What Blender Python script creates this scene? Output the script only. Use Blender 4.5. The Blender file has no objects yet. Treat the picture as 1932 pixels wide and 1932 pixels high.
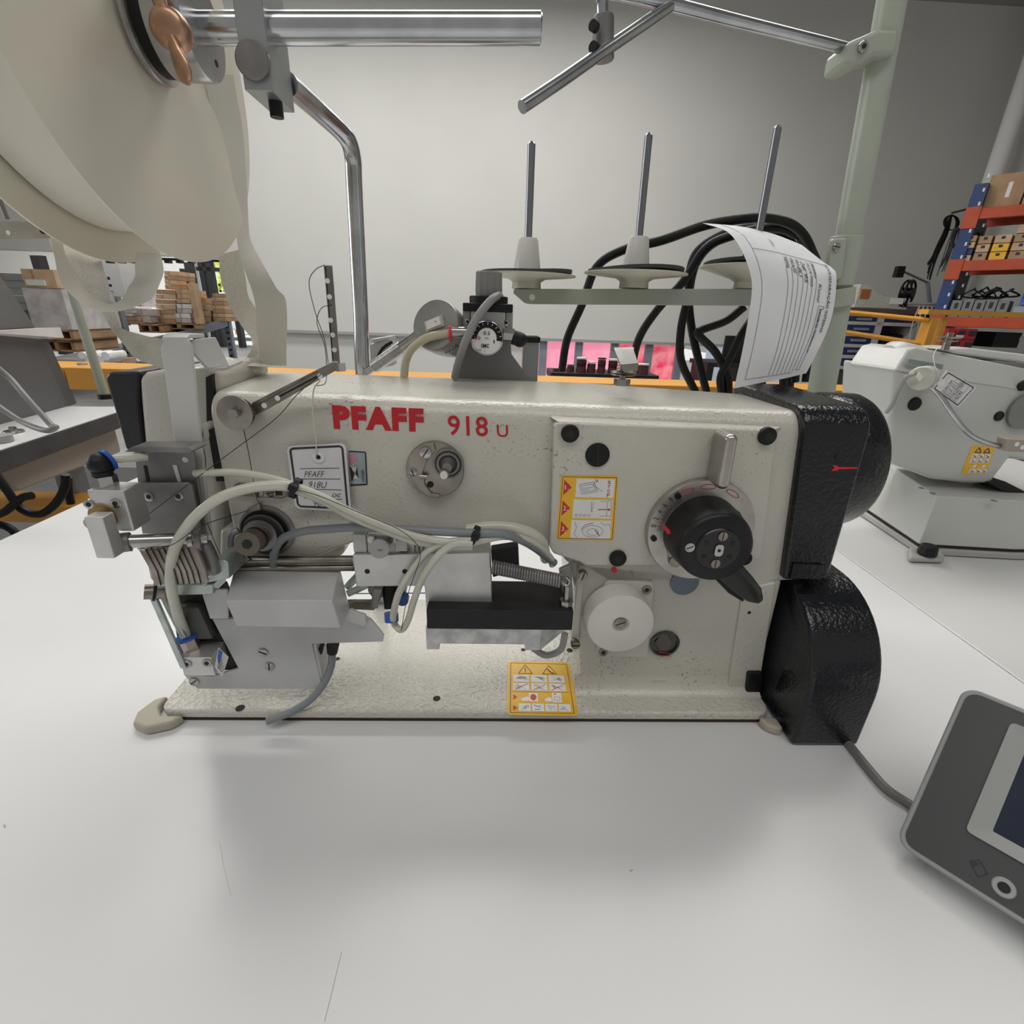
import bpy, bmesh, math, random
from mathutils import Vector, Matrix
random.seed(7)
R = math.radians
sc = bpy.context.scene
col = sc.collection
# ---------------- camera ----------------
FPX = 930.0; PITCH = R(22); ROLL = R(2); CH = 1.13; YAW = R(2.3)
FW = Vector((0, math.cos(PITCH), -math.sin(PITCH)))
UP0 = Vector((0, math.sin(PITCH), math.cos(PITCH)))
XC = Vector((math.cos(ROLL), 0, 0)) + UP0 * math.sin(ROLL)
YC = Vector((-math.sin(ROLL), 0, 0)) + UP0 * math.cos(ROLL)
cam = bpy.data.objects.new('camera', bpy.data.cameras.new('camera'))
col.objects.link(cam)
m3 = Matrix((XC, YC, -FW)).transposed()
cam.matrix_world = Matrix.Translation((0, 0, CH)) @ m3.to_4x4()
cam.data.sensor_width = 36; cam.data.sensor_fit = 'HORIZONTAL'; cam.data.lens = FPX / 1932 * 36
cam.data.clip_start = 0.01; cam.data.clip_end = 200
sc.camera = cam
# ---------------- exposure, world, lights ----------------
sc.view_settings.view_transform = 'Standard'; sc.view_settings.look = 'None'
sc.view_settings.gamma = 1; sc.view_settings.use_curve_mapping = False
sc.view_settings.exposure = -0.14
w = bpy.data.worlds.new('world'); sc.world = w; w.use_nodes = True
bg = w.node_tree.nodes['Background']; bg.inputs[0].default_value = (1.0, 0.985, 0.95, 1); bg.inputs[1].default_value = 0.34
UX = Vector((math.cos(YAW), math.sin(YAW), 0)); NY = Vector((-math.sin(YAW), math.cos(YAW), 0)); KZ = Vector((0, 0, 1))
XF = None            # optional turn (pivot x, pivot d, angle) for things that stand at an angle
def C0(x, d, z): return UX * x + NY * d + KZ * (z + CH)
def C(x, d, z):
    if XF:
        a, b, t = XF; u, v = x - a, d - b; x, d = a + u * math.cos(t) - v * math.sin(t), b + u * math.sin(t) + v * math.cos(t)
    return C0(x, d, z)
def area(name, x, d, z, sx, sy, watt, tx=0, ty=0, color=(1, 1, 1)):
    l = bpy.data.lights.new(name, 'AREA'); l.shape = 'RECTANGLE'; l.size = sx; l.size_y = sy; l.energy = watt; l.color = color
    o = bpy.data.objects.new(name, l); col.objects.link(o); o.location = C(x, d, z); o.rotation_euler = (R(tx), R(ty), YAW)
    return o
area('skylight', 0.0, 2.6, 3.1, 5.0, 1.2, 150, -8, 0, (1, .985, .95))
area('skylight', -1.0, 5.2, 3.1, 6.0, 0.8, 150, 0, 0, (1, .985, .95))
area('skylight', -0.3, -1.2, 3.1, 5.0, 1.0, 60, 10, 0, (1, .985, .96))
area('warehouse_fill', -8.0, 10.5, 2.2, 6.0, 4.0, 420, 0, 0, (1, .99, .97))  # added area light that brightens the dark warehouse
sn = bpy.data.lights.new('sun', 'SUN'); sn.energy = 5; sn.angle = R(1); so = bpy.data.objects.new('sun', sn); col.objects.link(so)
so.rotation_euler = Vector((-.5, -.32, .8)).to_track_quat('Z', 'Y').to_euler()
area('left_window_light', -5.5, 1.5, 0.9, 1.8, 3.0, 75, 0, -80, (.93, .97, 1))  # window light from the left, its source unseen

# ---------------- pixel to place helpers ----------------
def ray(px, py): return FW + XC * ((px - 966) / FPX) + YC * ((966 - py) / FPX)
def l(px, py, D):
    d = ray(px, py); q = d * (D / d.dot(NY)); return (q.dot(UX), D, q.z)
def lz(px, py, z):
    d = ray(px, py); q = d * (z / d.z); return (q.dot(UX), q.dot(NY), z)
def P(px, py, D): return C0(*l(px, py, D))
def PZ(px, py, z): return C0(*lz(px, py, z))
def mm(n, px, py, D):
    d = ray(px, py); return n * (D / d.dot(NY)) / FPX
# ---------------- materials ----------------
MATS = {}
def mat(name, c, rough=.5, metal=0, bump=0, bscale=300, bdist=1, var=.06, vscale=6, coat=0, alpha=1, trans=0, emis=0, spec=.5, c2=None, cscale=None, detail=3, dirt=0):
    if name in MATS: return MATS[name]
    m = bpy.data.materials.new(name); m.use_nodes = True; nt = m.node_tree; b = nt.nodes['Principled BSDF']
    tc = nt.nodes.new('ShaderNodeTexCoord')
    nz = nt.nodes.new('ShaderNodeTexNoise'); nz.inputs['Scale'].default_value = cscale or vscale; nz.inputs['Detail'].default_value = detail
    nt.links.new(tc.outputs['Object'], nz.inputs['Vector'])
    cr = nt.nodes.new('ShaderNodeValToRGB'); nt.links.new(nz.outputs['Fac'], cr.inputs['Fac'])
    cr.color_ramp.elements[0].position = .35; cr.color_ramp.elements[1].position = .65
    if c2 is None:
        a = tuple(max(0, v * (1 - var)) for v in c); d = tuple(min(1, v * (1 + var)) for v in c)
    else: a, d = c, c2
    cr.color_ramp.elements[0].color = (*a, 1); cr.color_ramp.elements[1].color = (*d, 1)
    nt.links.new(cr.outputs['Color'], b.inputs['Base Color'])
    if dirt:
        na = nt.nodes.new('ShaderNodeTexNoise'); na.inputs['Scale'].default_value = 420; na.inputs['Detail'].default_value = 5
        nb = nt.nodes.new('ShaderNodeTexNoise'); nb.inputs['Scale'].default_value = 14; nb.inputs['Detail'].default_value = 3
        ra = nt.nodes.new('ShaderNodeMapRange'); ra.inputs[1].default_value = .60; ra.inputs[2].default_value = .68
        rb_ = nt.nodes.new('ShaderNodeMapRange'); rb_.inputs[1].default_value = .50; rb_.inputs[2].default_value = .72; rb_.inputs[3].default_value = .04
        mu = nt.nodes.new('ShaderNodeMath'); mu.operation = 'MULTIPLY'; mu2 = nt.nodes.new('ShaderNodeMath'); mu2.operation = 'MULTIPLY'; mu2.inputs[1].default_value = dirt
        for q in (na, nb): nt.links.new(tc.outputs['Object'], q.inputs['Vector'])
        nt.links.new(na.outputs['Fac'], ra.inputs[0]); nt.links.new(nb.outputs['Fac'], rb_.inputs[0]); nt.links.new(ra.outputs[0], mu.inputs[0]); nt.links.new(rb_.outputs[0], mu.inputs[1]); nt.links.new(mu.outputs[0], mu2.inputs[0])
        mx = nt.nodes.new('ShaderNodeMix'); mx.data_type = 'RGBA'; nt.links.new(mu2.outputs[0], mx.inputs['Factor']); nt.links.new(cr.outputs['Color'], mx.inputs['A']); mx.inputs['B'].default_value = (.10, .085, .07, 1)
        nt.links.new(mx.outputs['Result'], b.inputs['Base Color'])
    b.inputs['Roughness'].default_value = rough; b.inputs['Metallic'].default_value = metal
    b.inputs['Coat Weight'].default_value = coat; b.inputs['Coat Roughness'].default_value = .12
    b.inputs['Alpha'].default_value = alpha; b.inputs['Transmission Weight'].default_value = trans
    b.inputs['Specular IOR Level'].default_value = spec
    if emis: nt.links.new(cr.outputs['Color'], b.inputs['Emission Color']); b.inputs['Emission Strength'].default_value = emis
    if bump:
        n2 = nt.nodes.new('ShaderNodeTexNoise'); n2.inputs['Scale'].default_value = bscale; n2.inputs['Detail'].default_value = 2
        nt.links.new(tc.outputs['Object'], n2.inputs['Vector'])
        bp = nt.nodes.new('ShaderNodeBump'); bp.inputs['Strength'].default_value = bump; bp.inputs['Distance'].default_value = .0006 * bdist
        nt.links.new(n2.outputs['Fac'], bp.inputs['Height']); nt.links.new(bp.outputs['Normal'], b.inputs['Normal'])
    MATS[name] = m; return m
enamel = mat('machine_enamel', (.545, .525, .462), .25, dirt=.8, bump=.5, bscale=420, bdist=1.6, var=.05, vscale=9, coat=.15)
bed_en = mat('bed_enamel', (.56, .54, .475), .17, dirt=.9, bump=.8, bscale=240, bdist=4, var=.04, vscale=9, coat=.2)
enamel_s = mat('smooth_enamel', (.56, .545, .49), .35, bump=.08, bscale=500, var=.05, vscale=14)
black_en = mat('black_enamel', (.006, .007, .010), .2, bump=.7, bscale=330, bdist=1.5, var=.2, coat=.1)
black_mt = mat('black_grained_paint', (.010, .011, .015), .42, bump=.6, bscale=420, var=.2)
grey_sheet = mat('grey_sheet_metal', (.50, .50, .50), .42, bump=.12, bscale=700, var=.05, vscale=30)
red = mat('red_print', (.50, .008, .015), .45)
redmark = mat('red_mark', (.75, .01, .02), .4)
steel = mat('polished_steel', (.42, .41, .40), .22, 1, var=.15, vscale=40)
shaft = mat('shaft_steel', (.50, .51, .53), .2, 1, var=.15, vscale=30)
oldsteel = mat('worn_nickel', (.30, .275, .24), .33, 1, var=.25, vscale=60)
zinc = mat('zinc_plate', (.55, .60, .58), .4, .7, c2=(.40, .44, .43), cscale=90)
alu = mat('raw_aluminium', (.62, .62, .61), .42, .75, bump=.1, bscale=300, var=.08, vscale=50)
dsteel = mat('dark_steel_plate', (.23, .22, .215), .42, .6, var=.15, vscale=50)
black = mat('black_plastic', (.006, .006, .0065), .4, spec=.35, var=.2)
rubber = mat('black_rubber', (.005, .005, .0055), .5, spec=.35, var=.2, vscale=20)
darkmt = mat('black_anodised', (.012, .0115, .013), .5, .1, spec=.4, var=.3, vscale=60)
dark = mat('recess_black', (.012, .011, .010), .7)
brass = mat('copper_brass', (.50, .30, .20), .34, .9, var=.2, vscale=80)
gold = mat('brass_seal', (.35, .23, .10), .35, .8)
tube_m = mat('clear_air_hose', (.62, .61, .52), .22, alpha=.88, var=.06, vscale=40, coat=.3)
cable_g = mat('grey_cable', (.22, .235, .25), .42, var=.08)
blue_f = mat('blue_fitting', (.02, .10, .42), .35)
cream_pl = mat('cream_plastic', (.50, .49, .42), .4, var=.1, vscale=60)
green_en = mat('pale_green_enamel', (.37, .395, .325), .35, bump=.1, bscale=200, var=.06, vscale=12)
foam = mat('dark_foam', (.055, .055, .055), .95, bump=.4, bscale=500)
pearl = mat('white_spool_cone', (.62, .60, .55), .3, alpha=.97)
wall_m = mat('painted_wall', (.60, .595, .565), .85, bump=.05, bscale=60, var=.02, vscale=1.2)
wall_g = mat('grey_wall', (.34, .345, .34), .8, var=.04, vscale=1)
wall_w = mat('white_far_wall', (.82, .82, .80), .8, var=.03, vscale=1)
floor_m = mat('concrete_floor', (.26, .26, .255), .55, var=.15, vscale=3)
table_m = mat('white_laminate', (.70, .70, .70), .27, bump=.05, bscale=70, var=.02, vscale=5, coat=.06)
table_e = mat('laminate_edge', (.62, .62, .60), .5)
edge_dark = mat('dark_edge_band', (.05, .05, .053), .45, var=.2, vscale=20)
paper = mat('paper', (.72, .725, .74), .8, var=.03, vscale=30)
tagp = mat('tag_card', (.68, .66, .68), .7, var=.04, vscale=50)
ink = mat('black_ink', (.03, .03, .035), .7)
inkthin = mat('grey_ink', (.20, .20, .21), .7)
orange_y = mat('yellow_orange_paint', (.62, .29, .035), .45, var=.08, vscale=3)
yel = mat('sticker_yellow', (.80, .45, .02), .35, var=.05, vscale=50)
white_s = mat('sticker_white', (.75, .74, .72), .4)
redtri = mat('sticker_red', (.55, .03, .02), .4)
orange_r = mat('orange_beam_paint', (.48, .065, .014), .5, var=.1)
blue_r = mat('blue_rack_paint', (.012, .042, .15), .5, var=.15)
navy = mat('navy_drawer', (.012, .028, .12), .4)
cabf = mat('cream_cabinet_frame', (.48, .45, .42), .6)
carton = mat('cardboard', (.42, .27, .16), .8, var=.15, vscale=6)
carton_l = mat('light_cardboard', (.58, .40, .25), .8, var=.15, vscale=6)
wrapm = mat('stretch_wrap', (.45, .42, .42), .3, c2=(.62, .58, .57), cscale=8)
wood = mat('pallet_wood', (.36, .22, .12), .8, var=.2, vscale=6)
rackg = mat('grey_rack_steel', (.22, .25, .29), .5, var=.1)
greybox = mat('grey_box_panel', (.10, .10, .103), .5, var=.05)
reelm = mat('cream_reel_plastic', (.70, .66, .55), .42, c2=(.76, .725, .62), cscale=7, alpha=.97, coat=.1)
tapem = mat('cream_tape_roll', (.74, .71, .62), .8)
thread = mat('dark_thread', (.03, .027, .024), .6)
string_m = mat('white_string', (.60, .58, .53), .8)
screen_m = mat('dark_screen', (.006, .010, .026), .3, spec=.12, c2=(.016, .024, .045), cscale=12)
padg = mat('dark_grey_fascia', (.042, .042, .043), .45, var=.05)
padl = mat('light_grey_casing', (.30, .305, .295), .45, var=.05)
blueg = mat('blue_grey_lens', (.13, .17, .22), .3)
pink = mat('pink_window_film', (.85, .22, .36), .5, emis=.75, c2=(.95, .42, .52), cscale=1.5)
pinkd = mat('crimson_window_film', (.80, .03, .12), .5, emis=.6, c2=(.95, .35, .36), cscale=6)
pane_b = mat('bluish_window_light', (.50, .57, .66), .5, emis=.35)
sky_b = mat('white_daylight_backdrop', (.85, .92, 1.0), .9)
leafy = mat('yellow_green_foliage', (.35, .45, .06), .8, c2=(.7, .75, .2), cscale=9)
redcase = mat('red_case', (.42, .02, .03), .4)
bluebag = mat('blue_plastic_bag', (.01, .08, .42), .35, var=.3, vscale=9)
beige_m = mat('beige_machine_paint', (.42, .39, .35), .5)
neighbor_m = mat('grey_white_enamel', (.50, .505, .48), .38, bump=.2, bscale=500, var=.04)
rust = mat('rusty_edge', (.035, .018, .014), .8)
def gauze(name, c, a, sc_=900):
    m = bpy.data.materials.new(name); m.use_nodes = True; nt = m.node_tree; b = nt.nodes['Principled BSDF']
    tc = nt.nodes.new('ShaderNodeTexCoord'); vo = nt.nodes.new('ShaderNodeTexNoise'); vo.inputs['Scale'].default_value = sc_
    nt.links.new(tc.outputs['Object'], vo.inputs['Vector'])
    mr = nt.nodes.new('ShaderNodeMapRange'); mr.inputs[1].default_value = .4; mr.inputs[2].default_value = .62; mr.inputs[3].default_value = a; mr.inputs[4].default_value = 1
    nt.links.new(vo.outputs['Fac'], mr.inputs[0]); nt.links.new(mr.outputs[0], b.inputs['Alpha'])
    b.inputs['Base Color'].default_value = (*c, 1); b.inputs['Roughness'].default_value = .9
    b.inputs['Transmission Weight'].default_value = 0
    MATS[name] = m; return m
gauze_m = gauze('gauze_tape', (.70, .675, .60), .93, 1800)
gauze_t = gauze('thin_gauze_tape', (.70, .675, .60), .74, 1500)
# ---------------- mesh builder ----------------
class MB:
    def __init__(s): s.b = bmesh.new()
    def face(s, vs, mi=0):
        try: f = s.b.faces.new(vs); f.material_index = mi; return f
        except ValueError: return None
    def loft(s, rings, mi=0, caps=True, closed=False):
        vr = [[s.b.verts.new(p) for p in r] for r in rings]; n = len(rings[0]); m = len(vr)
        for i in range(m if closed else m - 1):
            a, b = vr[i], vr[(i + 1) % m]
            for j in range(n): s.face((a[j], a[(j + 1) % n], b[(j + 1) % n], b[j]), mi)
        if caps and not closed: s.face(list(reversed(vr[0])), mi); s.face(vr[-1], mi)
    def box(s, x0, x1, d0, d1, z0, z1, mi=0):
        s.loft([[C(x0, d, z0), C(x1, d, z0), C(x1, d, z1), C(x0, d, z1)] for d in (d0, d1)], mi)
    def slab(s, pix, D0, D1, mi=0):
        a = [P(x, y, D0) for x, y in pix]; s.loft([a, [p + NY * (D1 - D0) for p in a]], mi)
    def prism(s, pts, vec, mi=0): s.loft([pts, [p + vec for p in pts]], mi)
    def disc(s, px, py, D, r, h, mi=0, n=32, r2=None, ry=None):
        """cylinder on the face plane D rising h toward the viewer; r in pixels"""
        c = P(px, py, D); rr = mm(r, px, py, D); r2 = rr if r2 is None else mm(r2, px, py, D)
        s.cyl(c, c - NY * h, rr, r2, n, mi)
    def cyl(s, p0, p1, r0, r1=None, n=24, mi=0):
        r1 = r0 if r1 is None else r1; ax = (p1 - p0).normalized()
        a = ax.orthogonal().normalized(); b = ax.cross(a)
        if n == 6: pass
        s.loft([[p + (a * math.cos(t) + b * math.sin(t)) * r for t in [2 * math.pi * k / n for k in range(n)]] for p, r in ((p0, r0), (p1, r1))], mi)
    def lathe(s, o, ax, prof, n=40, mi=0, closed=False, sx=1):
        ax = ax.normalized(); a = (KZ if abs(ax.z) < .9 else UX); a = (a - ax * a.dot(ax)).normalized(); b = ax.cross(a)
        rings = [[o + ax * h + (a * math.cos(t) + b * math.sin(t)) * max(r, 1e-5) for t in [2 * math.pi * k / n for k in range(n)]] for r, h in prof]
        s.loft(rings, mi, caps=not closed, closed=closed)
    def tube(s, pts, r, n=12, mi=0, smooth=6, cyc=False):
        if smooth > 1: pts = catmull(pts, smooth, cyc)
        rr = r if isinstance(r, (list, tuple)) else [r] * len(pts)
        t = (pts[1] - pts[0]).normalized(); a = t.orthogonal().normalized(); rings = []
        N = len(pts)
        for i, p in enumerate(pts):
            if cyc: t = (pts[(i + 1) % N] - pts[i - 1]).normalized()
            else: t = (pts[min(i + 1, N - 1)] - pts[max(i - 1, 0)]).normalized()
            a = (a - t * a.dot(t)).normalized(); b = t.cross(a)
            rings.append([p + (a * math.cos(2 * math.pi * k / n) + b * math.sin(2 * math.pi * k / n)) * rr[i] for k in range(n)])
        s.loft(rings, mi, closed=cyc)
    def sheet(s, grid, th, mi=0):
        """grid of points -> thin solid sheet"""
        R_, Cn = len(grid), len(grid[0]); nr = [[None] * Cn for _ in range(R_)]
        for i in range(R_):
            for j in range(Cn):
                du = grid[i][min(j + 1, Cn - 1)] - grid[i][max(j - 1, 0)]; dv = grid[min(i + 1, R_ - 1)][j] - grid[max(i - 1, 0)][j]
                nn = du.cross(dv); nr[i][j] = nn.normalized() if nn.length > 1e-12 else KZ
        A = [[s.b.verts.new(grid[i][j] + nr[i][j] * th / 2) for j in range(Cn)] for i in range(R_)]
        B = [[s.b.verts.new(grid[i][j] - nr[i][j] * th / 2) for j in range(Cn)] for i in range(R_)]
        for i in range(R_ - 1):
            for j in range(Cn - 1):
                s.face((A[i][j], A[i][j + 1], A[i + 1][j + 1], A[i + 1][j]), mi); s.face((B[i][j], B[i + 1][j], B[i + 1][j + 1], B[i][j + 1]), mi)
        for i in range(R_ - 1):
            s.face((A[i][0], A[i + 1][0], B[i + 1][0], B[i][0]), mi); s.face((A[i][-1], B[i][-1], B[i + 1][-1], A[i + 1][-1]), mi)
        for j in range(Cn - 1):
            s.face((A[0][j], B[0][j], B[0][j + 1], A[0][j + 1]), mi); s.face((A[-1][j], A[-1][j + 1], B[-1][j + 1], B[-1][j]), mi)
    def text(s, st, p0, p1, p2, th=.0002, mi=0, bold=0, fn=None, shear=0, off=0):
        """write st so that its box spans p0 (lower left) .. p1 (lower right) and p2 (upper left)"""
        cu = bpy.data.curves.new('t', 'FONT'); cu.body = st; cu.offset = bold; cu.space_character = 1 + bold * 2.6; cu.shear = shear; cu.resolution_u = 3
        o = bpy.data.objects.new('t', cu); col.objects.link(o); bpy.context.view_layer.update()
        me = o.evaluated_get(bpy.context.evaluated_depsgraph_get()).to_mesh()
        vs = [v.co.copy() for v in me.vertices]; fs = [list(p.vertices) for p in me.polygons]
        bpy.data.objects.remove(o); bpy.data.curves.remove(cu)
        x0 = min(v.x for v in vs); x1 = max(v.x for v in vs); y0 = min(v.y for v in vs); y1 = max(v.y for v in vs)
        out = []
        for v in vs:
            a = (v.x - x0) / (x1 - x0); b = (v.y - y0) / (y1 - y0)
            if fn: out.append(fn(a, b))
            else: out.append(p0 + (p1 - p0) * a + (p2 - p0) * b)
        nn = -NY if fn or off is None else (p1 - p0).cross(p2 - p0).normalized()
        bv = [s.b.verts.new(p + nn * th) for p in out]
        for f in fs: s.face([bv[i] for i in f], mi)
    def textpx(s, st, a, b, c, D, mi=0, bold=0, shear=0, th=.0002): s.text(st, P(*a, D), P(*b, D), P(*c, D), th, mi, bold, shear=shear)
    def line(s, pts, wd, th, mi=0, D=None):
        """flat printed stroke through pixel points on plane D"""
        ps = [P(x, y, D) for x, y in pts]
        for a, b in zip(ps, ps[1:]):
            t = (b - a); 
            if t.length < 1e-7: continue
            t.normalize(); q = t.cross(NY).normalized() * wd / 2
            s.face([s.b.verts.new(v - NY * th) for v in (a + q, b + q, b - q, a - q)], mi)
    def poly(s, pix, D, th, mi=0): s.face([s.b.verts.new(P(x, y, D) - NY * th) for x, y in pix], mi)
    def build(s, name, mats, parent=None, smooth=True, bevel=0, seg=2, origin=None, label=None, angle=40, sub=0):
        bm = s.b; bmesh.ops.recalc_face_normals(bm, faces=bm.faces)
        if smooth:
            for f in bm.faces: f.smooth = True
            for e in bm.edges:
                if len(e.link_faces) == 2 and e.calc_face_angle(0) > R(angle): e.smooth = False
        if parent is not None:
            rt = parent
            while rt.parent: rt = rt.parent
            M = MW[rt.name]
        else:
            vs = [v.co for v in bm.verts]
            if origin is None:
                origin = Vector(((min(v.x for v in vs) + max(v.x for v in vs)) / 2, (min(v.y for v in vs) + max(v.y for v in vs)) / 2, min(v.z for v in vs)))
            M = Matrix.Translation(origin)
        bmesh.ops.transform(bm, matrix=M.inverted(), verts=bm.verts)
        me = bpy.data.meshes.new(name); bm.to_mesh(me); bm.free()
        for m_ in (mats if isinstance(mats, (list, tuple)) else [mats]): me.materials.append(m_)
        o = bpy.data.objects.new(name, me); col.objects.link(o)
        if parent is not None: o.parent = parent
        else: o.matrix_world = M; MW[o.name] = M
        if bevel:
            md = o.modifiers.new('bevel', 'BEVEL'); md.width = bevel; md.segments = seg; md.limit_method = 'ANGLE'; md.angle_limit = R(35); md.harden_normals = True
        if label: o['label'] = label
        return o
MW = {}
def catmull(pts, k, cyc=False):
    out = []; n = len(pts)
    if n < 3 and not cyc: return [pts[0].lerp(pts[1], i / k) for i in range(k + 1)]
    for i in range(n if cyc else n - 1):
        p0 = pts[(i - 1) % n] if cyc or i > 0 else pts[0] * 2 - pts[1]
        p1 = pts[i]; p2 = pts[(i + 1) % n]; p3 = pts[(i + 2) % n] if cyc or i + 2 < n else pts[-1] * 2 - pts[-2]
        for j in range(k):
            t = j / k; out.append(.5 * ((2 * p1) + (p2 - p0) * t + (2 * p0 - 5 * p1 + 4 * p2 - p3) * t * t + (3 * p1 - p0 - 3 * p2 + p3) * t ** 3))
    if not cyc: out.append(pts[-1].copy())
    return out
def thing(name, label, cat, base, group=None):
    o = bpy.data.objects.new(name, None); o.empty_display_size = .05; col.objects.link(o); o.location = base
    MW[o.name] = Matrix.Translation(base); o['label'] = label; o['category'] = cat
    if group: o['group'] = group
    return o
def tag(o, label, cat, group=None, kind=None):
    o['label'] = label; o['category'] = cat
    if group: o['group'] = group
    if kind: o['kind'] = kind
    return o
def struct(mb, name, mats, **k):
    o = mb.build(name, mats, **k); o['kind'] = 'structure'; return o
def pts(lst, D=None): return [P(*p) if len(p) == 3 else P(p[0], p[1], D) for p in lst]
# =============== setting ===============
FZ = -CH
mb = MB(); mb.box(-17, 9, -3, 15, FZ - .1, FZ); struct(mb, 'floor', floor_m, smooth=False)
mb = MB(); mb.box(-17, 9, -3, 7.3, 3.32, 3.45); struct(mb, 'ceiling', wall_g, smooth=False)
# back wall: upper cladding and lower wall, with the opening to the warehouse at the left
W = 7.0
zop = l(200, 478, W)[2]; xop = l(470, 600, W)[0]; zbot = l(966, 636, W)[2]; xr = l(1868, 340, W)[0]
mb = MB(); mb.box(-17, xop, W, W + .15, zop, 3.32); mb.box(xop, xr, W, W + .15, zbot, 3.32); struct(mb, 'wall_back', wall_m, smooth=False)
xw0 = l(985, 650, W)[0]; xw1 = l(1300, 650, W)[0]; zw0 = l(1100, 720, W)[2]
mb = MB(); mb.box(xop, xw0, W + .05, W + .2, FZ, zbot); mb.box(xw0, xr, W + .05, W + .2, FZ, zw0)
struct(mb, 'wall_back_lower', wall_m, smooth=False)
mb = MB(); mb.box(xop, xr, W - .03, W + .05, zbot - .035, zbot); struct(mb, 'trim_1', wall_g, smooth=False)
mb = MB(); mb.box(xop - .02, xop + .10, W + .02, W + .18, FZ, zop); struct(mb, 'trim_2', wall_m, smooth=False)
mb = MB(); mb.box(xr, xr + .15, -3, W + .15, FZ, 3.32); struct(mb, 'wall_right', wall_m, smooth=False)
mb = MB(); mb.box(-17, -16.85, -3, 16, FZ, 3.32); struct(mb, 'wall_left', wall_m, smooth=False)
# far warehouse wall with a glazed opening
FD = 14.5
mb = MB(); xf = l(383, 600, FD)[0]; mb.box(-17, xf, FD, FD + .2, FZ, 2.6); struct(mb, 'wall_far', wall_w, smooth=False)
mb = MB(); mb.box(-17, xop + .3, W + .15, FD + .2, 2.6, 2.7); struct(mb, 'ceiling_far', wall_w, smooth=False)
mb = MB(); mb.box(xop + .12, xop + .25, W + .2, FD + .2, FZ, 2.6); struct(mb, 'wall_far_right', wall_w, smooth=False)
mb = MB()
for x in (392, 406, 443, 470):
    a = l(x, 560, FD)[0]; mb.box(a - .06, a + .06, FD - .1, FD + .1, FZ, 2.0)
mb.box(l(383, 560, FD)[0], xop, FD - .1, FD + .1, l(400, 512, FD)[2], l(400, 505, FD)[2]); struct(mb, 'window_2', darkmt, smooth=False)
mb = MB(); mb.box(-25, 6, FD + 9, FD + 9.3, FZ - .1, 1.2); tag(mb.build('daylight_backdrop', sky_b, smooth=False), 'pale fence added far outside for the bright daylight, behind the white car', 'backdrop')  # white-blue backdrop that stands in for the bright outdoors
mb = MB(); mb.box(-25, 8, FD + .25, FD + 20, FZ - .15, FZ - .05); struct(mb, 'ground', mat('pavement', (.6, .6, .6), .8), smooth=False)
# car outside
cx, cd, cz = l(448, 641, FD + 4); cz = FZ - .05
car = thing('car', 'white parked car seen through the far glazing at the left', 'car', C(cx, FD + 4, cz))
def carp(lst): return [C(cx + a, FD + 3.2, cz + b) for a, b in lst]
mb = MB(); mb.prism(carp([(-2, .35), (2.1, .35), (2.15, .8), (1.9, .98), (1.0, 1.05), (.3, 1.5), (-.9, 1.52), (-1.7, 1.1), (-2.1, .95), (-2.1, .5)]), NY * 1.6); mb.build('body', mat('white_car_paint', (.8, .82, .84), .2), car, bevel=.06)
mb = MB(); mb.prism([p - NY * .01 for p in carp([(-1.45, 1.08), (.85, 1.05), (.25, 1.42), (-.85, 1.44)])], NY * .02); mb.build('side_window', mat('car_glass', (.12, .3, .36), .1), car)
for a in (-1.35, 1.4):
    mb = MB(); mb.cyl(C(cx + a, FD + 3.15, cz + .33), C(cx + a, FD + 3.4, cz + .33), .33); mb.build('wheel', rubber, car)
mb = MB()
for k in range(60):
    p = P(436 + random.uniform(-16, 16), 545 + random.uniform(-45, 45), FD + 7); bmesh.ops.create_icosphere(mb.b, subdivisions=1, radius=random.uniform(.2, .42), matrix=Matrix.Translation(p))
tr = thing('tree', 'yellow green tree outside beyond the far glazing', 'tree', C(l(436, 545, FD + 7)[0], FD + 7, FZ))
mb.build('foliage', leafy, tr); mb = MB(); b0 = C(l(436, 545, FD + 7)[0], FD + 7, FZ - .05); mb.cyl(b0, b0 + KZ * 2, .12, .08); mb.build('trunk', wood, tr)
# pink windows of the back wall
e = [985, 1026, 1094, 1162, 1228, 1287]
for i in range(5):
    a, b = l(e[i], 650, W)[0], l(e[i + 1], 650, W)[0]
    mb = MB(); mb.box(a, b, W + .10, W + .12, zw0, zbot); fr = struct(mb, 'window_%d' % (i + 3), pink if i < 3 else pinkd, smooth=False)
    mb = MB(); mb.box(b - .05, b + .05, W + .03, W + .14, zw0, zbot); mb.box(a - .05, b, W + .03, W + .14, zw0 - .04, zw0)
    mb.build('window_frame', rackg, fr, smooth=False)
a, b = l(1335, 650, W)[0], l(1395, 650, W)[0]
mb = MB(); mb.box(a, b, W - .02, W + .0, zw0 + .05, zbot - .03); struct(mb, 'window_8', pane_b, smooth=False)
# white rain pipe in the right corner
mb = MB(); mb.tube([P(1915, 60, 6.6), P(1878, 300, 6.6), P(1800, 600, 6.6)], .09, 16)
mb = MB(); px_, pd_, _ = l(1874, 330, 6.6); mb.cyl(C(px_, pd_, FZ), C(px_, pd_, 3.3), .085); q = mb
q.cyl(C(px_, pd_, .9), C(px_, pd_, 1.05), .1)
tag(q.build('downpipe', wall_w), 'white vertical downpipe in the right corner behind the blue and orange rack', 'pipe')

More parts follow.
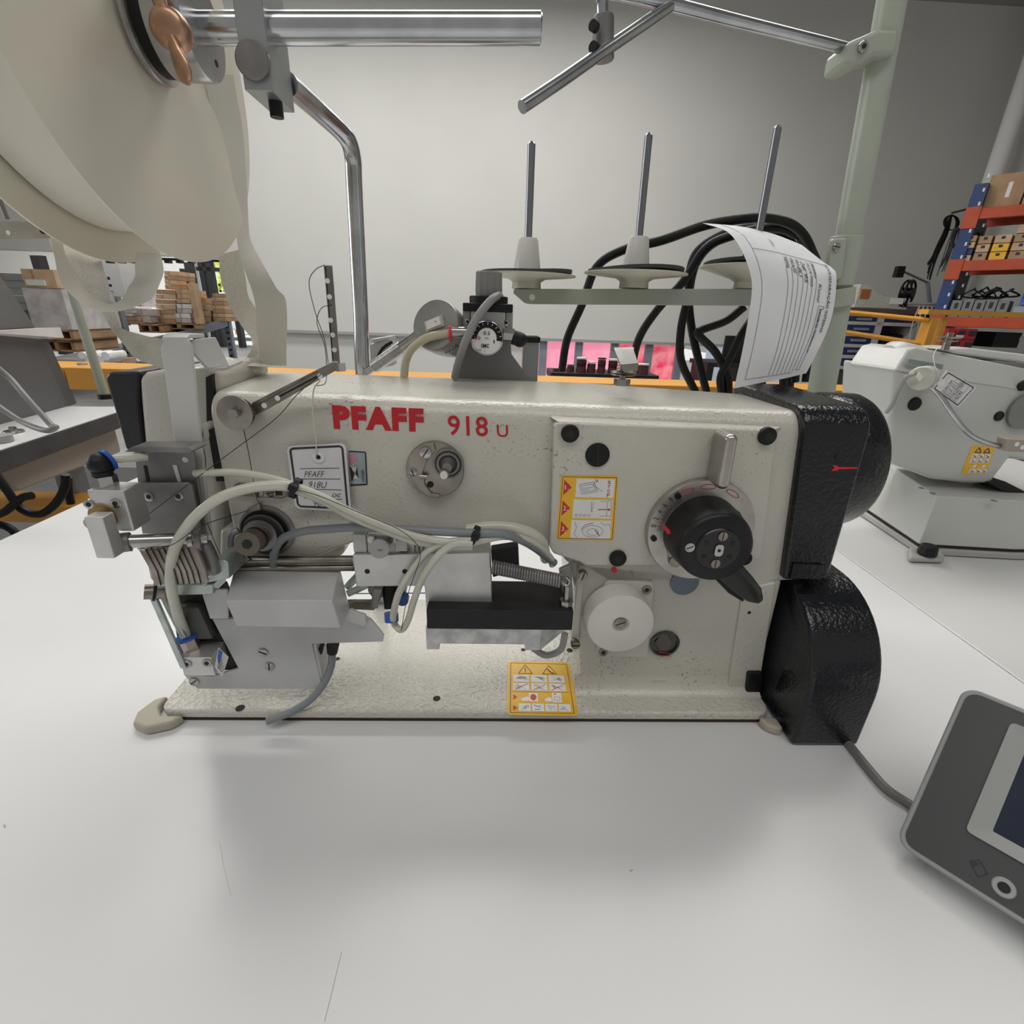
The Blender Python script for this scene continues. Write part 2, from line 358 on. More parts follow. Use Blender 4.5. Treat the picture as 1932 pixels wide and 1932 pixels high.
# =============== tables ===============
TZ = -.33
mb = MB()
tb = [(-.716, -.25), (.531, -.25), (.545, .9), (.60, 1.17), (-.716, 1.17)]
mb.prism([C(x, d, TZ) for x, d in tb], -KZ * .03)
t = thing('work_table', 'white laminate work table carrying the sewing machine in front', 'table', C(0, .4, FZ))
mb.build('tabletop', [table_m], t, bevel=.002)
for x, d in ((-.6, 0), (.45, 0), (-.6, 1.1), (.45, 1.1)):
    mb = MB(); mb.box(x - .025, x + .025, d - .025, d + .025, FZ, TZ - .03); mb.build('leg', rackg, t, bevel=.003)
for s_, w_ in (([(645, 1795), (636, 1830), (628, 1865), (612, 1928)], .00022), ([(415, 1592), (422, 1635), (436, 1690)], .00012), ([(8, 1556), (10, 1562)], .0006), ([(1190, 1641), (1192, 1644)], .0012), ):
    mb = MB(); q = [PZ(x, y, TZ) for x, y in s_]
    for a_, b_ in zip(q, q[1:]): n_ = (b_ - a_).normalized().cross(KZ) * w_; mb.prism([a_ + n_, b_ + n_, b_ - n_, a_ - n_], KZ * .0001)
    mb.build('scratch', mat('scratch_grey', (.42, .41, .40), .7), t, smooth=False)
mb = MB(); mb.prism([C(x, d, TZ - .001) for x, d in [(.534, -.25), (1.5, -.25), (1.5, 1.25), (.603, 1.25), (.548, .9)]], -KZ * .03)
t = thing('work_table', 'white table on the right carrying the grey white sewing machine', 'table', C(1, .4, FZ))
mb.build('tabletop', [mat('grey_white_laminate', (.60, .60, .585), .35, bump=.05, bscale=70, var=.02)], t, bevel=.002)
for x, d in ((.64, 0), (1.42, 0), (.7, 1.1), (1.42, 1.1)):
    mb = MB(); mb.box(x - .025, x + .025, d - .025, d + .025, FZ, TZ - .031); mb.build('leg', rackg, t, bevel=.003)

# yellow beam behind the tables
mb = MB(); z1 = l(900, 716, 2.0)[2]; xa = l(100, 720, 2.0)[0]; xb = l(1690, 735, 2.0)[0]; xm = l(1600, 730, 2)[0]; xc = l(125, 720, 2)[0]
t = thing('safety_rail', 'long yellow orange steel beam running behind the tables', 'rail', C(0, 2, FZ))
mb.box(xc + .004, xm - .004, 2.0, 2.2, z1 - .085, z1); mb.build('beam', orange_y, t, bevel=.004)
mb = MB(); mb.box(xm, xb, 2.0, 2.2, z1 - .085, z1); mb.build('beam', orange_y, t, bevel=.004)
mb = MB(); mb.box(xa - .5, xc, 2.0, 2.2, z1 - .085, z1); mb.build('beam', orange_y, t, bevel=.004)
for x in (xa - .3, xm - .1, xb - .12):
    mb = MB(); mb.box(x, x + .09, 2.02, 2.16, FZ, z1 - .085); mb.build('post', orange_y, t, bevel=.004)
for px_ in (1572, 1660, 158):
    c = P(px_, 712 if px_ > 300 else 692, 2.1); c = C(l(px_, 700, 2.1)[0], 2.1, z1); mb = MB(); mb.lathe(c, KZ, [(.02, 0), (.019, .004), (.01, .007)], 16); mb.build('bolt', dsteel, t)
# lower yellow beam at the left under the neighbour table
mb = MB(); z2 = l(60, 955, 1.3)[2]; mb.box(l(-120, 960, 1.3)[0], l(190, 955, 1.3)[0] + .3, 1.3, 1.42, z2 - .05, z2)
t = thing('floor_rail', 'low yellow orange beam seen under the left machine table', 'rail', C(-1.2, 1.35, FZ)); mb.build('beam', orange_y, t, bevel=.003)
for x in (-1.55, -.75):
    mb = MB(); mb.box(x, x + .05, 1.32, 1.40, FZ, z2 - .05); mb.build('post', orange_y, t)
# yellow cage at the right
t = thing('guard_frame', 'yellow guard frame with two thin bars behind the right machine', 'guard', C(2, 2.4, FZ))
mb = MB(); a = l(1760, 600, 2.4); mb.box(a[0], a[0] + .03, 2.4, 2.46, FZ, a[2]); mb.build('post', orange_y, t)
mb = MB(); a = l(1779, 600, 2.44); mb.box(a[0], a[0] + .02, 2.43, 2.46, FZ, a[2]); mb.build('post', orange_y, t)
mb = MB(); a, b = l(1750, 593, 2.4), l(2010, 612, 2.4); mb.box(a[0], b[0], 2.40, 2.46, a[2], a[2] + .022); mb.build('rail', orange_y, t)
for (a, b) in (((1575, 587), (1752, 604)), ((1570, 623), (1745, 650))):
    mb = MB(); mb.tube([P(*a, 2.6), P(*b, 2.42)], .011, 8, smooth=1); mb.build('bar', orange_y, t)

# =============== right side of the room ===============
def carton_box(name, label, cat, x0, y0, x1, y1, D, dep, m_, grp=None, seam=True):
    mb = MB(); ym = (y0 + y1) / 2; a = (l(x0, ym, D)[0], D, l((x0 + x1) / 2, y1, D)[2]); b = (l(x1, ym, D)[0], D, l((x0 + x1) / 2, y0, D)[2]); c = a
    mb.box(a[0], b[0], D, D + dep, a[2], b[2])
    if seam:
        zc = (a[2] + b[2]) / 2; mb.box(min(a[0], c[0]) + .3 * (b[0] - a[0]), min(a[0], c[0]) + .36 * (b[0] - a[0]), D - .002, D, a[2] + .1 * (b[2] - a[2]), b[2], 1)
    return tag(mb.build(name, [m_, carton_l if m_ is carton else carton], smooth=False, bevel=.004), label, cat, grp)
# cabinets
D = 5.6
t = thing('drawer_cabinet', 'cream framed workshop cabinet with navy blue drawers along the right of the back wall', 'cabinet', C(l(1680, 650, D)[0], D + .2, FZ))
top = l(1680, 583, D)[2]
x0, x1, x2, x3 = [l(x, 640, D)[0] for x in (1560, 1652, 1725, 1790)]
mb = MB(); mb.box(x0, x3, D - .05, D + .6, top - .05, top); mb.build('worktop', mat('brown_worktop', (.10, .06, .05), .5), t, bevel=.004)
mb = MB(); mb.box(x0, x3, D + .55, D + .6, FZ, top - .05)
for x in (x0, x1, x2, x3): mb.box(x - .035, x + .035, D, D + .55, FZ, top - .05)
zs = [top - .05 - .0] + [l(1640, y, D)[2] for y in (607, 629, 650, 671, 692)]
for z in zs: mb.box(x0, x1, D, D + .04, z - .035, z)
mb.box(x1, x2, D, D + .04, zs[1] - .035, zs[1]); mb.box(x0, x3, D, D + .55, FZ, FZ + .08); mb.build('frame', cabf, t, smooth=False)
for k in range(5):
    mb = MB(); z1_ = zs[k] - .04; z0_ = zs[k + 1] + .006; mb.box(x0 + .04, x1 - .04, D + .01, D + .4, z0_, z1_); d_ = mb.build('drawer', navy, t)
    mb = MB(); zc = (z0_ + z1_) / 2; mb.box((x0 + x1) / 2 + .0, (x0 + x1) / 2 + .16, D - .012, D + .01, zc - .012, zc + .012); mb.build('handle', rackg, d_)
mb = MB(); mb.box(x1 + .04, x2 - .04, D + .01, D + .4, zs[1] + .006, zs[0] - .04); mb.build('drawer', navy, t)
mb = MB(); mb.box(x2 + .04, x3 - .04, D + .01, D + .4, FZ + .1, zs[0] - .04); mb.build('door', navy, t)
mb = MB(); mb.box(x1 + .14, x2 - .06, D + .1, D + .5, FZ + .08, zs[1] - .12); tag(mb.build('computer_case', black, bevel=.01), 'black case standing in the open bay of the blue drawer cabinet', 'box')
# label printer on the cabinet
D = 5.62
t = thing('label_printer', 'cream desktop machine with blue top panel standing on the cabinet', 'printer', C(l(1650, 575, D)[0], D + .1, top))
a, b = l(1612, 577, D), l(1692, 548, D); mb = MB()
zt = b[2]; mb.loft([[C(a[0], d, top), C(b[0], d, top), C(b[0], d, top + (zt - top) * .62), C(a[0] + .22, d, top + (zt - top) * .75), C(a[0] + .12, d, zt + .03), C(a[0], d, zt + .05)] for d in (D + .0, D + .35)]); mb.build('casing', cream_pl, t, bevel=.01)
mb = MB(); mb.box(a[0] + .30, b[0] - .06, D + .05, D + .28, top + (zt - top) * .62, top + (zt - top) * .72); mb.build('blue_panel', blue_f, t)
mb = MB(); mb.box(a[0] + .03, a[0] + .13, D - .01, D + .01, zt - .09, zt); mb.build('switch', mat('amber_switch', (.35, .12, .02), .4), t)
mb = MB(); mb.box(a[0] + .38, a[0] + .52, D - .004, D + .01, top + .05, top + .11); mb.build('badge', white_s, t)
# wire reel
c = P(1712, 552, 5.75); c.z = CH + top + .17
t = thing('wire_reel', 'black spoked wire reel standing on the cabinet beside the cream printer', 'reel', C(l(1712, 552, 5.75)[0], 5.75, top))
ax = (UX * .5 - NY * .85).normalized(); mb = MB()
for h in (-.02, .02):
    o = c + ax * h; u_ = KZ; v_ = ax.cross(KZ).normalized()
    mb.tube([o + (u_ * math.cos(k * math.pi / 12) + v_ * math.sin(k * math.pi / 12)) * .125 for k in range(24)], .011, 6, smooth=1, cyc=True)
    for k in range(6): mb.tube([o, o + (u_ * math.cos(k * math.pi / 3) + v_ * math.sin(k * math.pi / 3)) * .125], .010, 6, smooth=1)
mb.cyl(c - ax * .06, c + ax * .06, .05); mb.build('frame', black, t)
# magnifier / arm lamp
t = thing('arm_lamp', 'thin grey jointed arm lamp with square black head on the cabinet', 'lamp', C(l(1762, 575, 5.9)[0], 5.9, top))
b0 = C(l(1760, 575, 5.9)[0], 5.9, top); e1 = P(1750, 533, 5.9); e2 = P(1704, 512, 5.9)
mb = MB(); mb.tube([b0, e1], .02, 8, smooth=1); mb.build('lower_arm', rackg, t); mb = MB(); mb.tube([e1, e2], .011, 8, smooth=1); mb.build('upper_arm', dsteel, t)
mb = MB(); q = l(1696, 514, 5.9); mb.box(q[0] - .04, q[0] + .04, 5.87, 5.93, q[2] - .05, q[2] + .06); mb.build('lamp_head', black, t)
mb = MB()
for k in range(9):
    r_ = random.uniform(.12, .25); cx_ = l(1745, 577, 5.8)[0]; mb.tube([C(cx_ + r_ * math.cos(a_) * 1.2, 5.8 + r_ * math.sin(a_) * .5, top + .01 + .008 * k) for a_ in [j * math.pi / 4 for j in range(8)]], .007, 5, smooth=3, cyc=True)
for k in range(5):
    x_ = 1735 + 8 * k; mb.tube([P(x_, 578, 5.5), P(x_ - 10 + 2 * k, 600, 5.49), P(x_ - 18 + 5 * k, 630, 5.5), P(x_ - 22 + 4 * k, 655, 5.5)], .006, 5)
tag(mb.build('white_cable_bundle', mat('pale_cable', (.5, .48, .44), .6)), 'tangle of pale thin cables lying on the cabinet and hanging over its front', 'cable')
# hanging cables on a wall hook
mb = MB()
for k in range(16):
    dx = random.uniform(-6, 6); s_ = random.uniform(.7, 1)
    mb.tube([P(1795 + dx * .3, 405, 5.4), P(1783 + dx, 440, 5.4), P(1765 + dx, 480, 5.4), P(1752 + dx * .6, 405 + 125 * s_, 5.4)], .005, 5)
for k in range(6):
    r_ = random.uniform(8, 15); mb.tube([P(1795 + r_ * math.cos(a_), 420 + 14 * math.sin(a_), 5.38) for a_ in [j * math.pi / 4 for j in range(8)]], .005, 5, smooth=3, cyc=True)
mb.tube([P(1832, 375, 5.3), P(1828, 392, 5.3), P(1795, 402, 5.4)], .01, 6)
tag(mb.build('hanging_cables', rubber), 'bundle of dark cables hung in loops from a hook beside the blue rack post', 'cable')
mb = MB()
for k in range(12):
    dx = random.uniform(-9, 9); mb.tube([P(1806 + dx * .5, 432, 5.35), P(1798 + dx, 455, 5.35), P(1790 + dx, 480, 5.35), P(1778 + dx * 1.2, 500 + random.uniform(0, 22), 5.35)], .0045, 5)
for k in range(5):
    mb.tube([P(1805 + (7 + k) * math.cos(a_), 450 + (16 + k) * math.sin(a_), 5.33) for a_ in [j * math.pi / 4 for j in range(8)]], .008, 5, smooth=3, cyc=True)
tag(mb.build('hanging_cables', mat('grey_dark_cable', (.06, .06, .06), .6)), 'grey and black cable coils hanging right against the blue rack post', 'cable')
# blue and orange rack
D = 5.2
xp, _, _ = l(1812, 470, D); XF = (xp, D, R(-50))
def proj(p):
    q = p - Vector((0, 0, CH)); f_ = q.dot(FW); return 966 + FPX * q.dot(XC) / f_, 966 - FPX * q.dot(YC) / f_
def along(px, z):
    a, b = 0, 3.0
    for _ in range(30):
        m = (a + b) / 2
        if proj(C(xp + m, D, z))[0] < px: a = m
        else: b = m
    return xp + a
t = thing('pallet_rack', 'storage rack with blue posts and orange beams at the right wall', 'rack', C(xp, D, FZ))
zp = l(1849, 346, D)[2]
bx = lambda x: x - .0
def up(x, d, m_): 
    mb = MB(); mb.box(x - .05, x + .05, d, d + .07, FZ, zp); 
    for k in range(22): mb.box(x + .02, x + .035, d - .002, d, FZ + .1 + k * .11, FZ + .13 + k * .11, 1)
    return mb.build('upright', [m_, white_s], t, smooth=False)
DP = .55; up(xp, D, blue_r); up(xp, D + DP, darkmt)
bz = [l(1830, 404, D)[2], l(1795, 502, D)[2], l(1765, 606, D)[2]]
xe = xp + 1.15; up(xe + .05, D, blue_r)
for z in bz:
    mb = MB(); mb.box(xp + .05, xe, D + .0, D + .05, z - .045, z + .045); mb.box(xp - .055, xp + .06, D - .01, D, z - .12, z + .06); mb.build('beam', orange_r, t, bevel=.004)
    mb = MB(); mb.box(xp + .05, xe, D + DP - .05, D + DP, z - .045, z + .045); mb.build('beam', orange_r, t)
    mb = MB(); mb.box(xp + .05, xe, D + .05, D + DP - .05, z + .02, z + .04); mb.build('shelf_board', mat('shelf_board', (.35, .2, .12), .8), t)
mb = MB(); mb.tube([C(xp, D + .07, bz[1] + .1), C(xp, D + DP, bz[0] - .1)], .018, 6, smooth=1); mb.tube([C(xp, D + .07, bz[1] - .1), C(xp, D + DP, bz[2] + .2)], .018, 6, smooth=1); mb.build('brace', darkmt, t)
# cartons on it
s0 = bz[0] + .045; s1 = bz[1] + .045; s2 = bz[2] + .045
def rbox(name, label, cat, x0, x1, z0, h, m_, d=D + .02, dep=.35, grp=None, extra=None):
    mb = MB(); mb.box(x0, x1, d, d + dep, z0, z0 + h)
    if extra: extra(mb, x0, x1, d, z0, h)
    return tag(mb.build(name, [m_, ink, white_s], smooth=False, bevel=.004), label, cat, grp)
def hole(mb, x0, x1, d, z0, h):
    xm_ = (x0 + x1) / 2; mb.box(xm_ - .014, xm_ + .014, d - .003, d, z0 + h * .5, z0 + h * .85, 1)
xa_ = along(1852, bz[0] + .1)
mb = MB(); mb.box(xa_, xa_ + .26, D + .08, D + .42, s0, s0 + .27); mb.box(xa_ + .14, xa_ + .17, D + .077, D + .08, s0 + .08, s0 + .2, 1)
tag(mb.build('carton', [carton, white_s], smooth=False, bevel=.004), 'brown open carton with a white mark on the top orange shelf', 'box')
mb = MB(); mb.box(xa_ + .28, xa_ + .75, D + .02, D + .42, s0, s0 + .36)
mb.text('STAR', C(xa_ + .31, D + .02, s0 + .12), C(xa_ + .6, D + .02, s0 + .12), C(xa_ + .31, D + .02, s0 + .2), .002, 1, .02)
tag(mb.build('carton', [carton, ink], smooth=False, bevel=.004), 'large brown carton with printed letters at the right end of the top orange shelf', 'box')
cols = [along(x, s1 + .1) for x in (1812, 1838, 1868, 1905, 1945)]
rowl = ['lowest', 'second', 'third', 'top']; coll = ['first', 'second', 'third', 'fourth']
for ci in range(4):
    z = s1
    for ri in range(4 if ci in (0, ) else 3 if ci != 3 else 4):
        h = .07 if ci else .055
        mm_ = [carton_l, carton][(ci + ri) % 2] if not (ci == 0 and ri == 1) else navy
        if ci == 2 and ri in (0, 1): mm_ = yel
        rbox('parts_box', f'small {"navy" if mm_ is navy else "yellow" if mm_ is yel else "brown"} parts box, {rowl[ri]} in the {coll[ci]} pile from the blue post', 'box',
             cols[ci] + .01, cols[ci + 1] - .01, z, h - .006, mm_, extra=hole, grp='small parts boxes on the middle orange shelf')
        z += h
# crates and blue bag on the shelf under
x = xp - .07
for k in range(5):
    rbox('grey_module', f'grey electronic module, {["first", "second", "third", "fourth", "fifth"][k]} from the blue post under the middle orange shelf', 'module', x + .14 + k * .085, x + .14 + k * .085 + .078, s2, .15 + .01 * (k % 2), mat('grey_module_plastic', (.20, .22, .22), .5), dep=.3, extra=hole, grp='grey modules on the lower orange shelf')
mb = MB(); xg = x + .62
rings = []
for i in range(9):
    a_ = i / 8; rings.append([C(xg + a_ * .5, D + .1 + .18 * math.cos(t_) + .15, s2 + .115 + max(0, (.13 + .05 * math.sin(a_ * 9) + .02 * math.cos(3 * t_ + a_ * 7)) * math.sin(t_)) - (0 if math.sin(t_) > 0 else .0)) for t_ in [j * math.pi / 6 for j in range(12)]])
mb.loft(rings); tag(mb.build('plastic_bag', bluebag), 'crumpled blue plastic bag lying in the grey tray on the rack', 'bag')
rbox('tray', 'pale grey tray under the blue plastic bag on the rack', 'tray', xg - .02, xg + .54, s2, .1, mat('pale_tray', (.3, .34, .38), .4), dep=.42)
mb = MB()
for k in range(10):
    c_ = C(x + .25 + random.uniform(0, .35), D + .15, s2 + .22); r_ = random.uniform(.05, .1)
    mb.tube([c_ + UX * r_ * math.cos(a_) + KZ * r_ * .6 * math.sin(a_) + NY * .05 * math.sin(2 * a_) for a_ in [j * math.pi / 4 for j in range(8)]], .007, 5, smooth=3, cyc=True)
tag(mb.build('loose_leads', rubber), 'loose black leads lying over the grey modules on the rack', 'cable')
XF = None
# red cases on the floor-level shelf
def meter(mb, x0, x1, d, z0, h): mb.box(x0 + .1, x0 + .17, d - .01, d, z0 + h * .35, z0 + h * .8, 1); mb.box(x1 - .2, x1 - .12, d - .003, d, z0 + h * .15, z0 + h * .4, 2)
for i, (px0, py0, px1, py1, nm) in enumerate([(1785, 620, 1803, 636, 'upper left'), (1805, 621, 1846, 640, 'upper right'), (1775, 641, 1795, 655, 'lower left'), (1797, 642, 1838, 662, 'lower right')]):
    a, b = l(px0, py1, 4.9), l(px1, py0, 4.9); rbox('red_instrument_case', f'red instrument case with grey switch, {nm} of the four under the orange beam', 'case', a[0], b[0], a[2], b[2] - a[2], redcase, d=4.9, dep=.3, extra=meter, grp='red instrument cases')
a, b = l(1870, 655, 5.0), l(1930, 628, 5.0)
rbox('black_instrument_case', 'black instrument case with pale switches right of the red cases', 'case', a[0], b[0], a[2], b[2] - a[2], black, d=5.0, dep=.4, extra=lambda mb, x0, x1, d, z0, h: [mb.box(x0 + .25 + k * .09, x0 + .32 + k * .09, d - .01, d, z0 + h * .5, z0 + h * .75, 2) for k in range(3)])
rk = thing('equipment_shelf', 'dark low shelf unit carrying the red instrument cases', 'shelf', C(l(1850, 660, 5.1)[0], 5.1, FZ))
a = l(1770, 664, 5.0); mb = MB(); mb.box(a[0], xr - .05, 4.88, 5.18, a[2] - .06, a[2] - .02)
mb.build('shelf', dark, rk); 
for x_ in (a[0] + .05, xr - .12):
    mb = MB(); mb.box(x_, x_ + .05, 4.9, 5.15, FZ, a[2] - .06); mb.build('leg', dark, rk)

# =============== bottles in front of pink windows ===============
D = 3.2; t = thing('narrow_bench', 'low dark bench along the windows carrying the thread cones', 'bench', C(1.0, D + .1, FZ))
zb = l(1130, 706, D)[2]; x0, x1 = l(1040, 700, D)[0], l(1245, 700, D)[0]
mb = MB(); mb.box(x0, x1, D, D + .3, zb - .04, zb); mb.build('top', darkmt, t)
for x_ in (x0 + .02, x1 - .07):
    mb = MB(); mb.box(x_, x_ + .05, D + .05, D + .25, FZ, zb - .04); mb.build('leg', darkmt, t)
pos = ['first', 'second', 'third', 'fourth', 'fifth', 'sixth', 'seventh', 'eighth', 'ninth']
for i, (px_, w_, yt) in enumerate([(1049, 12, 695), (1060, 10, 694), (1076, 14, 688), (1096, 19, 674), (1115, 16, 682), (1134, 15, 675), (1155, 17, 677), (1177, 16, 684), (1212, 22, 686)]):
    c = C(l(px_, 700, D + .1)[0], D + .1, zb); r_ = mm(w_ / 2, px_, 700, D + .1); h_ = l(px_, yt, D + .1)[2] - zb
    o = thing('thread_can', f'dark round can, {pos[i]} from the left in the row under the pink windows', 'can', c, 'cans under the pink windows')
    mb = MB()
    n_ = max(1, int(h_ / .035)); hh = h_ * .9 / n_
    mb.lathe(c, KZ, sum([[(r_, hh * k + .001), (r_, hh * (k + .85)), (r_ * .88, hh * (k + .9))] for k in range(n_)], []), 16); mb.build('body', mat('dark_can', (.03, .02, .025), .3, c2=(.12, .02, .03), cscale=9), o)
    mb = MB(); mb.cyl(c + KZ * h_ * .9, c + KZ * h_, r_ * 1.02, n=16); mb.build('lid', white_s if i in (3, 4, 6, 8) else darkmt, o)
# desk at far right of windows
t = thing('desk', 'dark office desk below the bluish window, behind the cables', 'desk', C(l(1370, 690, 6)[0], 6.1, FZ)); D = 6.0
a, b = l(1335, 690, D), l(1400, 686, D); mb = MB(); mb.box(a[0], b[0] + .1, D, D + .6, b[2] - .05, b[2]); mb.build('top', darkmt, t)
for x_ in (a[0], b[0]):
    mb = MB(); mb.box(x_, x_ + .08, D, D + .5, FZ, b[2] - .05); mb.build('leg', darkmt, t)
mb = MB(); mb.box(a[0] + .25, a[0] + .7, D + .2, D + .25, b[2], b[2] + .3); tag(mb.build('monitor', black, bevel=.01), 'black monitor standing on the dark office desk', 'monitor')

# =============== left warehouse ===============
t = thing('warehouse_rack', 'grey steel pallet rack in the warehouse seen under the tape loops', 'rack', C(-5, 8.5, FZ)); RK = t
def beam(p0, p1, r_, m_, name, par):
    mb = MB(); n_ = Vector((0, 0, 1)); d_ = (p1 - p0).normalized(); s_ = d_.cross(n_).normalized()
    mb.loft([[p + s_ * .03 + n_ * r_, p - s_ * .03 + n_ * r_, p - s_ * .03 - n_ * r_, p + s_ * .03 - n_ * r_] for p in (p0, p1)]); return mb.build(name, m_, par, smooth=False)
beam(P(75, 702, 6.9), P(232, 668, 8.6), .06, rackg, 'beam', RK)
beam(P(232, 666, 8.6), P(428, 608, 9.6), .07, rackg, 'beam', RK)
for px_, D_, yt in ((237, 8.6, 560), (378, 9.4, 558), (434, 9.8, 606)):
    a = l(px_, 640, D_); mb = MB(); mb.box(a[0] - .05, a[0] + .05, D_ - .04, D_ + .06, FZ, l(px_, yt, D_)[2])
    for k in range(14): mb.box(a[0] - .02, a[0] + .02, D_ - .045, D_ - .04, FZ + .1 + k * .1, FZ + .14 + k * .1, 1)
    mb.build('upright', [rackg, dark], RK, smooth=False)
mb = MB(); mb.loft([[P(75, 696, 6.9), P(232, 662, 8.6), P(428, 604, 9.6), P(430, 604, 10.6), P(200, 662, 10.4), P(0, 690, 8.8)], [p - KZ * .03 for p in [P(75, 696, 6.9), P(232, 662, 8.6), P(428, 604, 9.6), P(430, 604, 10.6), P(200, 662, 10.4), P(0, 690, 8.8)]]]); mb.build('deck', dark, RK, smooth=False)
on = ['top', 'second', 'third', 'fourth', 'fifth', 'sixth', 'seventh', 'eighth', 'ninth', 'tenth']
def stack(name, desc, where, x0, x1, y0, y1, n_, D_, m_, dep=.5, jit=2.0, cat='box'):
    for k in range(n_):
        ya = y0 + (y1 - y0) * k / n_; yb = y0 + (y1 - y0) * (k + 1) / n_; j = random.uniform(-jit, jit)
        carton_box(name, f'{desc}, {on[k]} in the {where}', cat, x0 + j, ya + .6, x1 + j, yb, D_, dep, m_[k % len(m_)], grp=where)
stack('flat_carton', 'flat brown carton', 'tall stack right of the tape loop', 310, 336, 511, 546, 4, 9.3, [carton_l, carton])
stack('flat_carton', 'wide brown carton', 'broad stack on the rack', 294, 331, 546, 611, 7, 9.2, [carton, carton_l])
stack('flat_carton', 'short brown carton', 'three box stack over the white sacks', 332, 358, 546, 572, 3, 9.2, [carton_l])
stack('white_sack', 'white wrapped bundle', 'pile of white sacks on the rack', 332, 360, 573, 609, 4, 9.2, [white_s, wrapm], cat='sack')
stack('flat_carton', 'pale carton', 'stack behind the rack post', 377, 399, 562, 609, 4, 9.5, [carton_l])
stack('flat_carton', 'small brown carton', 'rightmost stack on the rack', 401, 424, 553, 606, 7, 9.5, [carton, carton_l])
mb = MB(); a, b = l(361, 573, 9.15), l(371, 573, 9.15); mb.box(a[0], b[0], 9.15, 9.3, l(365, 611, 9.15)[2], l(365, 534, 9.15)[2]); tag(mb.build('wooden_board', carton_l, smooth=False), 'upright brown board standing beside the carton stacks on the rack', 'board')
mb = MB(); a, b = l(336, 548, 9.9), l(360, 534, 9.9); mb.box(a[0], b[0], 9.9, 10, a[2] - .6, b[2]); tag(mb.build('fibre_panel', carton, smooth=False), 'dull brown panel standing behind the brown cartons', 'board')
stack('flat_pack', 'silver grey flat pack', 'pile right of the leaning post', 214, 250, 578, 596, 3, 8.9, [alu, wrapm])
stack('flat_pack', 'dark brown flat pack', 'low brown pile under the silver packs', 222, 262, 597, 612, 2, 8.9, [carton])
stack('wrapped_bundle', 'shiny wrapped bundle', 'wrapped bundles beside the silver packs', 255, 285, 582, 609, 2, 9.0, [wrapm])
carton_box('grey_cabinet', 'tall grey cabinet behind the tape loop', 'cabinet', 190, 482, 228, 560, 9.9, .5, wall_g, seam=False)
carton_box('wrapped_pallet_load', 'dark wrapped load beside the tall grey cabinet', 'box', 228, 492, 258, 578, 10.5, .5, wrapm)
# left pallets and big wrapped load
carton_box('open_carton', 'open brown carton with paper label on top of the wrapped load', 'box', 43, 508, 104, 543, 6.9, .6, carton_l)
mb = MB(); a, b = l(50, 538, 6.88), l(82, 528, 6.88); mb.box(a[0], b[0], 6.88, 6.9, a[2], b[2]); tag(mb.build('paper_label', white_s), 'white delivery note stuck on the open brown carton', 'label')
carton_box('wrapped_pallet_load', 'large load wrapped in clear film on the left pallet', 'box', 52, 545, 126, 621, 6.9, .9, wrapm, seam=False)
carton_box('brown_panel_stack', 'brown boards standing right of the film wrapped load', 'board', 127, 550, 142, 640, 7.9, .6, carton, seam=False)
def pallet(x0, y0, x1, y1, D_, label):
    a, b = l(x0, y1, D_), l(x1, y0, D_); h = b[2] - a[2]; mb = MB()
    mb.box(a[0], b[0], D_, D_ + .8, b[2] - h * .2, b[2]); mb.box(a[0], b[0], D_, D_ + .8, a[2], a[2] + h * .15)
    for f_ in (0, .45, .9): xx = a[0] + (b[0] - a[0]) * f_; mb.box(xx, xx + (b[0] - a[0]) * .1, D_, D_ + .8, a[2], b[2])
    tag(mb.build('pallet', wood, smooth=False), label, 'pallet')
pallet(72, 622, 136, 640, 6.9, 'upper wooden pallet under the film wrapped load'); pallet(75, 642, 138, 662, 6.95, 'lower wooden pallet under the film wrapped load')
pallet(264, 612, 302, 627, 8.9, 'small wooden pallet under the shiny wrapped bundles'); pallet(303, 611, 372, 620, 9.15, 'dark wooden pallet under the brown carton stacks')
stack('panel', 'pale panel sheet', 'tall pile of pale panels at the far left', -20, 46, 515, 640, 9, 7.3, [mat('pale_panel', (.33, .35, .34), .6)], dep=.8, jit=3, cat='board')
stack('panel_bundle', 'white wrapped panel bundle', 'white bundles behind the leaning post', 164, 205, 583, 625, 4, 8.7, [wrapm, dsteel], cat='bundle')
carton_box('open_bin', 'open pale bin on the lower level behind the yellow beam', 'bin', 98, 678, 150, 700, 6.2, .5, mat('pale_bin', (.33, .30, .26), .6), seam=False)
carton_box('parts_carton', 'brown carton on the lower level with white rolls on it', 'box', 152, 680, 205, 702, 6.4, .5, carton)
for k in range(5):
    c = P(155 + k * 11, 672 + (k % 2) * 7, 6.3); mb = MB(); mb.cyl(c, c + NY * .3, .05, n=14); tag(mb.build('white_roll', white_s), f'white roll, {pos[k]} from the left on the brown carton of the lower level', 'roll', 'white rolls on the lower level')
mb = MB()
for y in (484,):
    a, b = l(196, 480, W + .5), l(470, 492, W + .5); mb.box(a[0], b[0], W + .3, W + .36, l(300, 490, W + .3)[2], l(300, 486, W + .3)[2])
for x_ in range(205, 400, 22):
    a = l(x_, 490, W + .3); mb.box(a[0] - .03, a[0] + .03, W + .28, W + .36, a[2] - .04, a[2] + .02)
tag(mb.build('door_track', darkmt, smooth=False), 'dark door track running under the white lintel of the warehouse opening', 'track')
